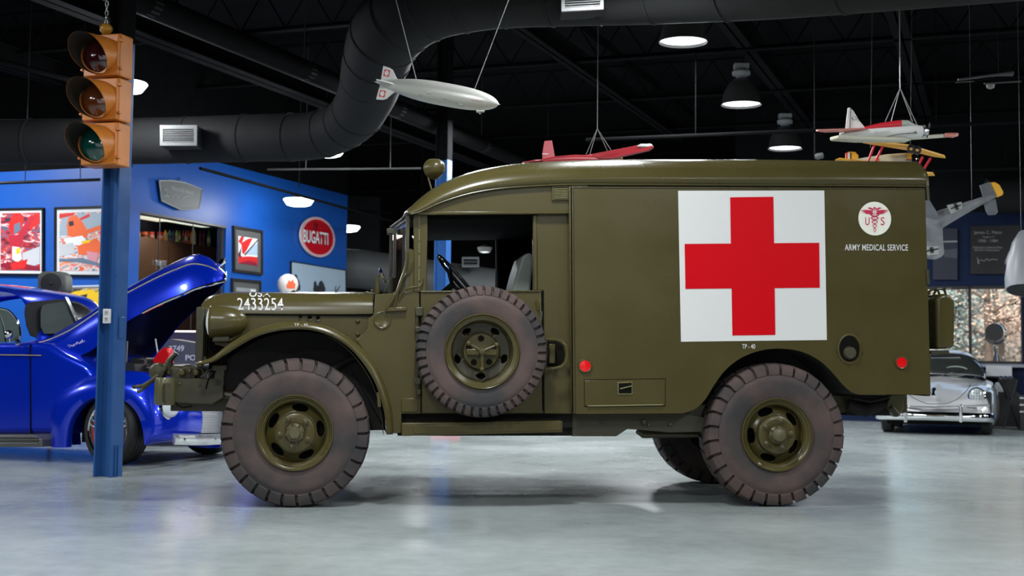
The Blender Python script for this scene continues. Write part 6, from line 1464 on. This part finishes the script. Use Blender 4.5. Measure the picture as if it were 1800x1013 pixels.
tree(AW+15.2, bo(1752, AW+15.2), 5, LT, 'pale tan tree farther back in the right pane', 1500, 1.1, False, 1.5)
wd = MB(); rh = random.Random(9)
for k in range(14000):
    p = rm(AW+17+rh.uniform(0, 1.5), -2+rh.uniform(0, 24), rh.uniform(.0, 4.2)); s = rh.uniform(.05, .12); u_ = Vector((rh.uniform(-1, 1), rh.uniform(-1, 1), rh.uniform(-1, 1))).normalized()*s; v_ = u_.orthogonal().normalized()*s*.7
    wd.add([p-u_, p-v_, p+u_, p+v_], [(0, 1, 2, 3)])
tag(wd.build('distant_woods', mat('woods_tan', (.72, .62, .54), .8, noise=.3, nscale=.6), smooth=0), 'pale tan woods far beyond the window', 'woods', kind='stuff')
hg = MB(); rh = random.Random(3)
for k in range(7000):
    p = rm(AW+9.5+rh.uniform(0, 1.2), 4+rh.uniform(0, 11), rh.uniform(.0, 1.25+.3*math.sin(k))); s = rh.uniform(.03, .07); u_ = Vector((rh.uniform(-1, 1), rh.uniform(-1, 1), rh.uniform(-1, 1))).normalized()*s; v_ = u_.orthogonal().normalized()*s*.7
    hg.add([p-u_, p-v_, p+u_, p+v_], [(0, 1, 2, 3)])
tag(hg.build('hedge', LO, smooth=0), 'low russet hedge behind the railing outside', 'hedge', kind='stuff')
# ================================================================== HANGING MODELS
WIRE = mat('pale_wire', (.35, .35, .35), .4, .5)
def wire(root, pts, r=.0035, name='hanging_wire'):
    o = MB().tube([Vector(p)-root.location for p in pts], r, 5).build(name, WIRE, root)
# airship
YA = 10.5; p0, p1 = PY(657, 143.5, YA), PY(877, 183.5, YA-.15)
air = empty('model_airship', p0.lerp(p1, .5)); tag(air, 'silver model airship with red marked tail fins hung on two wires', 'model airship')
ax = (p1-p0); L = ax.length; ax.normalize(); p00 = p0-air.location
R0 = 20.5/F*YA
pf = [(0, .0), (.02, .06), (.07, .25), (.14, .46), (.22, .66), (.32, .85), (.44, .97), (.56, 1), (.68, .99), (.78, .93), (.86, .80), (.92, .64), (.96, .45), (.985, .24), (1, .0001)]
AIR = mat('airship_silver', (.50, .50, .46), .38, .35)
prf = [(max(.0001, r)*R0, t*L) for t, r in c2(pf, 4)]
MB().lathe(prf, p00, ax, 36).build('hull', AIR, air, smooth=60)
upv = (UP-ax*UP.dot(ax)).normalized(); lat = ax.cross(upv)
MB().lathe([(.006, L*.995), (.0001, L*1.015)], p00, ax, 10).build('nose_cone', AIR, air)
FIN = mat('airship_fin', (.55, .56, .54), .4)
def fin(dirv, s=1): 
    c = p00
    pl_ = [(.055, .0), (.048, 1.3), (.10, 1.25), (.13, 1.12), (.165, .66), (.19, .45)]
    return MB().slab([c+ax*L*(x+.0)+dirv*R0*y*s for x, y in pl_], .012)
for dv in (upv, -upv, lat, -lat):
    fo_ = fin(dv*(1.15 if abs(dv.z) > .5 else 1)).build('tail_fin', FIN, air, bevel=.003)
    if abs(dv.z) > .5:
        nn = lat if (lat.y < 0) else -lat
        def fp(x, y, o): return p00+ax*L*x+dv*R0*1.15*y+nn*o
        MB().prism([fp(x, y, .0065) for x, y in ((.066, .55), (.112, .55), (.112, 1.05), (.066, 1.05))], nn*.001).build('fin_square', PR, fo_, smooth=0)
        MB().prism([fp(.089+.017*math.cos(2*PI*k/20), .80+.2*math.sin(2*PI*k/20), .0078) for k in range(20)], nn*.001).build('fin_disc', WHITEP, fo_, smooth=0)
MB().tube([p00+ax*L*.84-upv*R0*.90, p00+ax*L*.90-upv*R0*.78], [.014, .012], 10).build('gondola', AIR, air)
MB().tube([p00+ax*L*.865-upv*R0*.95, p00+ax*L*.875-upv*R0*1.1], .008, 6).build('mast_probe', STEEL, air)
nn = lat if lat.y < 0 else -lat
def hp(x, ang, o=.004):
    r = np_r(x); return p00+ax*L*x+(nn*math.cos(ang)+upv*math.sin(ang))*(r+o)
def np_r(x):
    for i in range(len(prf)-1):
        if prf[i][1] <= x*L <= prf[i+1][1]: return prf[i][0]+(prf[i+1][0]-prf[i][0])*(x*L-prf[i][1])/max(1e-6, prf[i+1][1]-prf[i][1])
    return 0
lettering('Hindenburg', lambda s, t: hp(.80+.085*s, -.30+.14*t), mat('airship_red_text', (.45, .03, .03), .5), air)
for x, an in ((.40, -.55), (.47, -.25), (.60, -.45), (.72, -.75)):
    MB().tube([hp(x-.012, an, .006), hp(x+.018, an, .006)], .006, 8).build('engine_car', AIR, air)
def toceil(px, py, Y, k=(0, 0)):
    p = PY(px, py, Y); return p
wt = air.location+p00+ax*L*.33+upv*R0*.8; wn = air.location+p00+ax*L*.79+upv*R0*.85
def up_to(p, px, py):      # continue the wire through a pixel at the same depth up to the ceiling
    q_ = PY(px, py, p.y); d = q_-p; return p+d*((CE-p.z)/d.z)
wire(air, [wt, up_to(wt, 696, 0)]); wire(air, [wn, up_to(wn, 894, 0)])
# generic plane pieces
def plane_root(name, px, py, Y, label): 
    r = empty(name, PY(px, py, Y)); tag(r, label, 'model plane', 'model planes hung from the ceiling'); return r
def PL(root, px, py, Y): return PY(px, py, Y)-root.location
def fus(root, secs, m_, name='fuselage', n=20):
    """secs: (px, py, Y, ry_px, rdepth m)"""
    rows = []
    for (px, py, Y, ry, rd) in secs:
        c = PL(root, px, py, Y); rz = ry/F*Y; rows.append([c+Vector((0, math.cos(2*PI*k/n)*rd, math.sin(2*PI*k/n)*rz)) for k in range(n)])
    return MB().grid(rows, True, True).build(name, m_, root, smooth=50)
def sl_(root, pts, name, m_, th=.02, par=None, bevel=.004): return MB().slab([PL(root, *p) for p in pts], th).build(name, m_, par or root, bevel=bevel)
# white and red plane
YP = 11.0; PWH = mat('model_white', (.68, .68, .66), .35); PRD = mat('model_red', (.58, .02, .035), .35); PPK = mat('model_faded_red', (.62, .22, .18), .4); PCR = mat('model_cream', (.55, .53, .42), .35)
wp_ = plane_root('model_plane', 1560, 232, YP, 'white model plane with red spine hanging on wires at the right')
fus(wp_, [(1476, 236, YP, 2.5, .015), (1500, 234.5, YP, 6, .03), (1540, 234, YP, 9, .05), (1580, 233, YP, 11, .06), (1608, 232, YP, 12, .065), (1620, 231, YP, 10, .055)], PWH)
fus(wp_, [(1519, 226, YP, 3, .02), (1545, 222.5, YP, 6, .03), (1575, 219, YP, 7, .04), (1583, 219, YP, 8, .04)], PRD, 'red_spine')
fus(wp_, [(1578, 220, YP, 5, .035), (1584, 217, YP, 6, .036), (1595, 217, YP, 6, .036), (1610, 223, YP, 3, .03)], mat('canopy_grey', (.42, .45, .40), .15, coat=1), 'canopy')
sl_(wp_, [(1486, 226, YP), (1490, 190, YP), (1494, 189, YP), (1500, 195, YP), (1510, 212, YP), (1522, 226, YP)], 'tail_fin', PWH, .014)
sl_(wp_, [(1493.5, 226, YP-.012), (1495, 190, YP-.012), (1496, 190, YP-.012), (1494.5, 226, YP-.012)], 'rudder_line', BLACK, .004, bevel=0)
MB().lathe([(.017, -.004), (.017, .004)], PL(wp_, 1501.5, 208, YP-.012), (0, 1, 0), 20).build('tail_badge', BLACK, wp_)
MB().lathe([(.0001, -.006), (.010, -.005)], PL(wp_, 1501.5, 208, YP-.012), (0, 1, 0), 16).build('tail_badge', PWH, wp_)
sl_(wp_, [(1434, 230, YP-.25), (1438, 229, YP-.3), (1522, 226, YP-.05), (1522, 229, YP+.1), (1450, 232, YP-.1)], 'tailplane', PPK, .014)
sl_(wp_, [(1458, 245, YP-.55), (1475, 241, YP-.62), (1560, 243, YP-.15), (1600, 244, YP), (1590, 248, YP+.12), (1500, 248, YP-.35)], 'wing', PCR, .035, bevel=.012)
sl_(wp_, [(1590, 247, YP), (1600, 240, YP+.05), (1665, 235, YP+.5), (1682, 236, YP+.6), (1683, 240, YP+.6), (1660, 242, YP+.45)], 'wing', PCR, .03, bevel=.01)
sl_(wp_, [(1660, 235, YP+.44), (1682, 234.5, YP+.57), (1684, 238, YP+.58), (1678, 241, YP+.52), (1662, 240, YP+.4)], 'wing_tip', PPK, .036, bevel=.01)
MB().lathe([(.04, 0), (.045, .02), (.03, .06)], PL(wp_, 1619, 231, YP), (1, 0, 0), 12).build('engine', STEEL, wp_)
for k in range(6):
    a = 2*PI*k/6; c = PL(wp_, 1624, 231, YP); MB().tube([c, c+Vector((0, math.cos(a), math.sin(a)))*.055], .012, 6).build('engine_cylinder', STEEL, wp_)
c = PL(wp_, 1632, 229, YP); MB().obox(c, (.004, 0, 0), (0, .012, .012), (0, -.05, .05)).build('propeller', BLACKM, wp_, bevel=.003)
lettering('RED KNIGHT', quadmap(PL(wp_, 1537, 235.5, YP-.062), PL(wp_, 1566, 234, YP-.066), PL(wp_, 1537, 231, YP-.062), PL(wp_, 1566, 229, YP-.066)), mat('faint_grey_text', (.3, .3, .3), .5), wp_)
lettering('A', quadmap(PL(wp_, 1606, 236, YP-.068), PL(wp_, 1612, 236, YP-.068), PL(wp_, 1606, 230, YP-.068), PL(wp_, 1612, 230, YP-.068)), BLACK, wp_)
MB().tube([PL(wp_, 1500, 239, YP-.05), PL(wp_, 1550, 242, YP-.07), PL(wp_, 1580, 236, YP-.08), PL(wp_, 1612, 233, YP-.075)], .003, 5).build('pin_stripe', BLACK, wp_)
j = PY(1582, 155, YP)
for px, py in ((1555, 216), (1563, 226), (1604, 214), (1613, 222)): wire(wp_, [PY(px, py, YP), j])
wire(wp_, [j, Vector((j.x, j.y, CE))], .0055)
# yellow biplane
YB = 12.2; YEL = mat('model_yellow', (.80, .40, .02), .4); bi = plane_root('model_biplane', 1570, 280, YB, 'yellow winged model biplane hanging below the white plane')
fus(bi, [(1490, 284, YB, 2, .02), (1520, 283, YB, 6, .04), (1560, 281, YB, 10, .06), (1590, 281, YB, 12, .07), (1605, 281, YB, 12, .07), (1610, 281, YB, 10, .06)], mat('model_ivory', (.60, .55, .40), .3))
sl_(bi, [(1516, 250, YB-.3), (1530, 247, YB-.4), (1600, 256, YB-.05), (1660, 274, YB+.45), (1662, 277, YB+.5), (1640, 274, YB+.5), (1590, 262, YB+.2)], 'wing', YEL, .02)
sl_(bi, [(1500, 302, YB-.3), (1600, 302, YB-.05), (1640, 304, YB+.4), (1643, 308, YB+.5), (1600, 308, YB+.2)], 'wing', YEL, .02)
sl_(bi, [(1468, 282, YB-.2), (1475, 278, YB-.2), (1540, 286, YB), (1535, 290, YB+.1), (1480, 285, YB)], 'tailplane', YEL, .012)
sl_(bi, [(1486, 282, YB), (1486, 270, YB), (1491, 267, YB), (1503, 267, YB), (1509, 273, YB), (1509, 280, YB), (1500, 284, YB)], 'rudder', YEL, .012)
for x0, x1, mt in ((1486.5, 1490, PRD), (1490, 1494, PWH), (1494, 1496.5, BLACK)): sl_(bi, [(x0, 282, YB-.01), (x0, 269, YB-.01), (x1, 268, YB-.01), (x1, 282, YB-.01)], 'rudder_stripe', mt, .003, bevel=0)
for a, b in (((1537, 255), (1526, 284)), ((1552, 257), (1538, 286)), ((1622, 276), (1615, 290)), ((1636, 278), (1625, 296))): MB().tube([PL(bi, *a, YB-.3 if a[0] < 1600 else YB+.3), PL(bi, *b, YB-.3 if a[0] < 1600 else YB+.3)], .011, 6).build('wing_strut', PRD, bi)
for px, py, r in ((1602, 262, 8), (1612, 264, 8)): MB().lathe([(r*.45/F*YB, -.03), (r/F*YB, -.02), (r/F*YB, .02), (r*.45/F*YB, .03)], PL(bi, px, py, YB-.2), (.3, 1, 0), 20).build('wheel', BLACK, bi)
MB().lathe([(.07, .0), (.066, .05), (.03, .07), (.0001, .075)], PL(bi, 1600, 282, YB-.03), (.7, -.7, 0), 24).build('engine_cowl', CHROME, bi, smooth=50)
MB().lathe([(.03, -.003), (.03, .003)], PL(bi, 1541, 282, YB-.07), (0, 1, 0), 20).build('roundel', BLACK, bi); MB().lathe([(.0001, -.005), (.024, -.004)], PL(bi, 1541, 282, YB-.07), (0, 1, 0), 20).build('roundel', PO_, bi)
for px in (1530, 1600): 
    p = PY(px, 260, YB); wire(bi, [p, Vector((p.x+.05, p.y, CE))], .0012)
# red plane over the roof
YR = 12.5; rp = plane_root('model_plane', 1010, 275, YR, 'red model plane with one raised wing just above the ambulance roof')
RM_ = mat('model_dull_red', (.32, .022, .03), .4, noise=.1)
fus(rp, [(948, 284, YR, 3, .02), (975, 281, YR, 6, .04), (1010, 280, YR, 8, .05), (1050, 281, YR, 8, .06), (1078, 283, YR, 7, .06)], RM_)
sl_(rp, [(953, 282, YR), (954, 265, YR), (957, 248, YR), (970, 247, YR), (975, 274, YR), (978, 284, YR)], 'tail_fin', mat('model_light_red', (.42, .05, .06), .4), .012)
sl_(rp, [(953, 270, YR-.01), (964, 270, YR-.01), (964, 271.5, YR-.01), (953, 271.5, YR-.01)], 'fin_stripe', WHITEP, .003, bevel=0)
sl_(rp, [(918, 286, YR-.2), (940, 282, YR-.25), (956, 281, YR), (1000, 275, YR+.2), (1001, 277, YR+.2), (960, 285, YR)], 'tailplane', RM_, .012)
sl_(rp, [(1040, 272, YR), (1044, 276, YR-.05), (1060, 279, YR-.1), (1078, 278, YR-.15), (1140, 265, YR-.5), (1149, 259, YR-.55), (1146, 254, YR-.5), (1132, 254, YR-.42), (1075, 266, YR-.05)], 'wing', RM_, .02)
sl_(rp, [(1120, 258, YR-.40), (1128, 254, YR-.42), (1144, 254, YR-.5), (1148, 257, YR-.53), (1140, 259, YR-.5)], 'wing_tip', WHITEP, .026)
sl_(rp, [(1010, 278, YR+.1), (1040, 272, YR+.2), (1050, 276, YR+.1), (1020, 282, YR)], 'wing', RM_, .016)
MB().lathe([(.0001, -.05), (.03, -.03), (.035, 0), (.02, .03)], PL(rp, 1086, 279, YR-.1), (-1, 0, 0), 12).build('pilot_figure', mat('pilot_tan', (.5, .33, .15), .6), rp)
j = PY(1050, 226, YR)
for px, py in ((1030, 272), (1037, 271), (1068, 266), (1074, 264)): wire(rp, [PY(px, py, YR), j], .003)
wire(rp, [j, Vector((j.x, j.y, CE))], .004)
# grey fighter models at the right
YG = 14.5; gp_ = plane_root('model_fighter', 1690, 380, YG, 'grey fighter model with yellow rudder and black crosses above the right window')
GF_ = mat('fighter_grey', (.20, .21, .225), .45, noise=.3, nscale=6); GD = mat('fighter_dark_grey', (.12, .13, .145), .5, noise=.2, nscale=6)
rows = []
for (px, py, r) in ((1622, 402, 17), (1650, 387, 16), (1680, 373, 12), (1712, 359, 8), (1740, 347, 5), (1752, 343, 3)):
    c = PL(gp_, px, py, YG); d = Vector((.9, 0, .42)); u_ = Vector((-.42, 0, .9)); rr = r/F*YG; rows.append([c+Vector((0, 1, 0))*math.cos(2*PI*k/20)*rr*.7+u_*math.sin(2*PI*k/20)*rr for k in range(20)])
MB().grid(rows, True, True).build('fuselage', GF_, gp_, smooth=50)
sl_(gp_, [(1728, 346, YG), (1722, 326, YG), (1738, 320, YG), (1743, 322, YG), (1752, 345, YG), (1740, 350, YG)], 'tail_fin', GD, .03)
sl_(gp_, [(1741, 321, YG-.01), (1748, 320.5, YG-.01), (1756, 325, YG-.01), (1763, 338, YG-.01), (1762, 343, YG-.01), (1753, 347, YG-.01)], 'rudder', mat('rudder_yellow', (.85, .42, .01), .4), .03)
sl_(gp_, [(1729, 358, YG-.02), (1750, 350, YG-.1), (1754, 372, YG-.25), (1750, 377, YG-.3), (1737, 378, YG-.3), (1733, 372, YG-.2)], 'tailplane', GD, .016)
sl_(gp_, [(1620, 344, YG-.1), (1633, 350, YG-.1), (1652, 382, YG-.1), (1640, 388, YG-.05), (1620, 388, YG)], 'tailplane', GD, .016)
sl_(gp_, [(1620, 396, YG-.3), (1656, 394, YG-.2), (1657, 424, YG-.5), (1659, 446, YG-.7), (1656, 450, YG-.75), (1645, 455, YG-.78), (1632, 454, YG-.8), (1620, 446, YG-.8)], 'wing', GF_, .03)
def bcross(pts, root):
    o = sl_(root, [(x, y, yy) for x, y, yy in pts[0]], 'cross_mark', WHITEP, .003, bevel=0); 
    for q in pts[1:]: sl_(root, q, 'cross_mark', BLACK, .004, bevel=0)
yy = YG-.125
sl_(gp_, [(1664, 361, yy), (1690, 355, yy), (1692, 366, yy), (1672, 376, yy)], 'cross_field', mat('cross_grey', (.36, .37, .36), .5), .003, bevel=0)
sl_(gp_, [(1671, 366, yy-.01), (1689, 359, yy-.01), (1689.5, 361.5, yy-.01), (1671.5, 368.5, yy-.01)], 'cross_mark', BLACK, .003, bevel=0)
sl_(gp_, [(1676, 358, yy-.01), (1681, 356, yy-.01), (1686, 368, yy-.01), (1681, 370, yy-.01)], 'cross_mark', BLACK, .003, bevel=0)
yy = YG-.80
sl_(gp_, [(1628, 434, yy), (1650, 433, yy), (1650, 447, yy), (1630, 449, yy)], 'cross_field', mat('cross_grey', (.36, .37, .36), .5), .003, bevel=0)
sl_(gp_, [(1628, 440.5, yy-.01), (1650, 436, yy-.01), (1650, 438.5, yy-.01), (1628, 443, yy-.01)], 'cross_mark', BLACK, .003, bevel=0)
sl_(gp_, [(1634, 435, yy-.01), (1640, 434, yy-.01), (1642, 444, yy-.01), (1636, 445.5, yy-.01)], 'cross_mark', BLACK, .003, bevel=0)
p = PY(1708, 350, YG)
MB().tube([Vector((0, 0, 0))+(p-gp_.location), Vector((p.x, p.y, CE))-gp_.location], .0015, 5).build('hanging_wire', WIRE, gp_)
ng = plane_root('model_plane', 1790, 470, 13.2, 'large grey model aircraft engine cowl at the right edge'); CG = mat('cowl_grey', (.24, .245, .27), .4)
c = PL(ng, 1800, 470, 13.2); ax2 = Vector((.5, -.15, -1)).normalized()
MB().lathe([(.0001, -.45), (.10, -.42), (.16, -.3), (.2, -.1), (.215, .08), (.205, .2), (.19, .2), (.17, .1), (.0001, .08)], PL(ng, 1806, 478, 13.2), Vector((-.15, -.25, -1)), 36).build('engine_cowl', CG, ng, smooth=50)
MB().lathe([(.0001, .2), (.185, .205)], PL(ng, 1806, 478, 13.2), Vector((-.15, -.25, -1)), 36).build('cowl_opening', BLACKM, ng)
fus(ng, [(1768, 462, 13.6, 4, .03), (1776, 452, 13.6, 12, .08), (1795, 440, 13.6, 18, .1), (1812, 430, 13.6, 10, .1)], mat('cowl_dark', (.06, .06, .075), .5), 'body_behind')
MB().tube([PL(ng, 1795, 432, 13.5), Vector((PY(1795, 432, 13.5).x, PY(1795, 432, 13.5).y, CE))-ng.location], .0015, 5).build('hanging_wire', WIRE, ng)
# dark hanging model / fan far in the ceiling at the right
fn_ = plane_root('model_glider', 1740, 138, 12.2, 'faint dark model aircraft high in the black ceiling at upper right')
DG_ = mat('dim_grey_model', (.05, .05, .055), .5)
fus(fn_, [(1684, 140, 12.2, 2, .02), (1715, 136, 12.2, 2.5, .02), (1755, 131, 12.2, 3, .03), (1780, 129, 12.2, 5, .04)], DG_)
sl_(fn_, [(1678, 144, 12.1), (1712, 142, 12.2), (1712, 144, 12.2), (1680, 146, 12.1)], 'wing', DG_, .01)
MB().lathe([(.04, 0), (.035, -.03), (.0001, -.045)], PL(fn_, 1741, 149, 12.2), (0, 0, 1), 16).build('dome', mat('dim_dome', (.2, .2, .2), .5), fn_)
MB().tube([PL(fn_, 1730, 147, 12.2), PL(fn_, 1795, 143, 12.2)], .008, 6).build('rail', DG_, fn_)
MB().tube([PL(fn_, 1755, 133, 12.2), Vector((PY(1755, 133, 12.2).x, 12.2, CE))-fn_.location], .003, 5).build('hanging_wire', BLACKM, fn_)
# small spot fixture
sm = MB().lathe([(.02, 0), (.035, .03), (.03, .09), (.0001, .1)], PY(1432, 276, 14), (1, 0, .2), 14).build('ceiling_spot', mat('dim_spot', (.12, .12, .12), .5)); tag(sm, 'tiny grey spot fixture above the truck roof left of the biplane', 'spot lamp')
MB().tube([PY(1432, 276, 14), (PY(1432, 276, 14).x, 14, CE)], .006, 5).build('stem', BLACKM, sm)
# bits seen under the running board, far off on the floor
fb = PZ(782, 766, 0); m = MB().obox(PY(783, 764, 12.5), (.11, 0, 0), (0, .1, 0), (0, 0, .02)); 
g_ = PZ(782, 767, 0); m = MB().obox((g_.x, g_.y+.2, .03), (.18, 0, 0), (0, .12, 0), (0, 0, .03)); tag(m.build('red_floor_mat', mat('mat_red', (.45, .02, .06), .6), bevel=.01), 'small red and blue thing on the floor seen under the running board', 'mat')
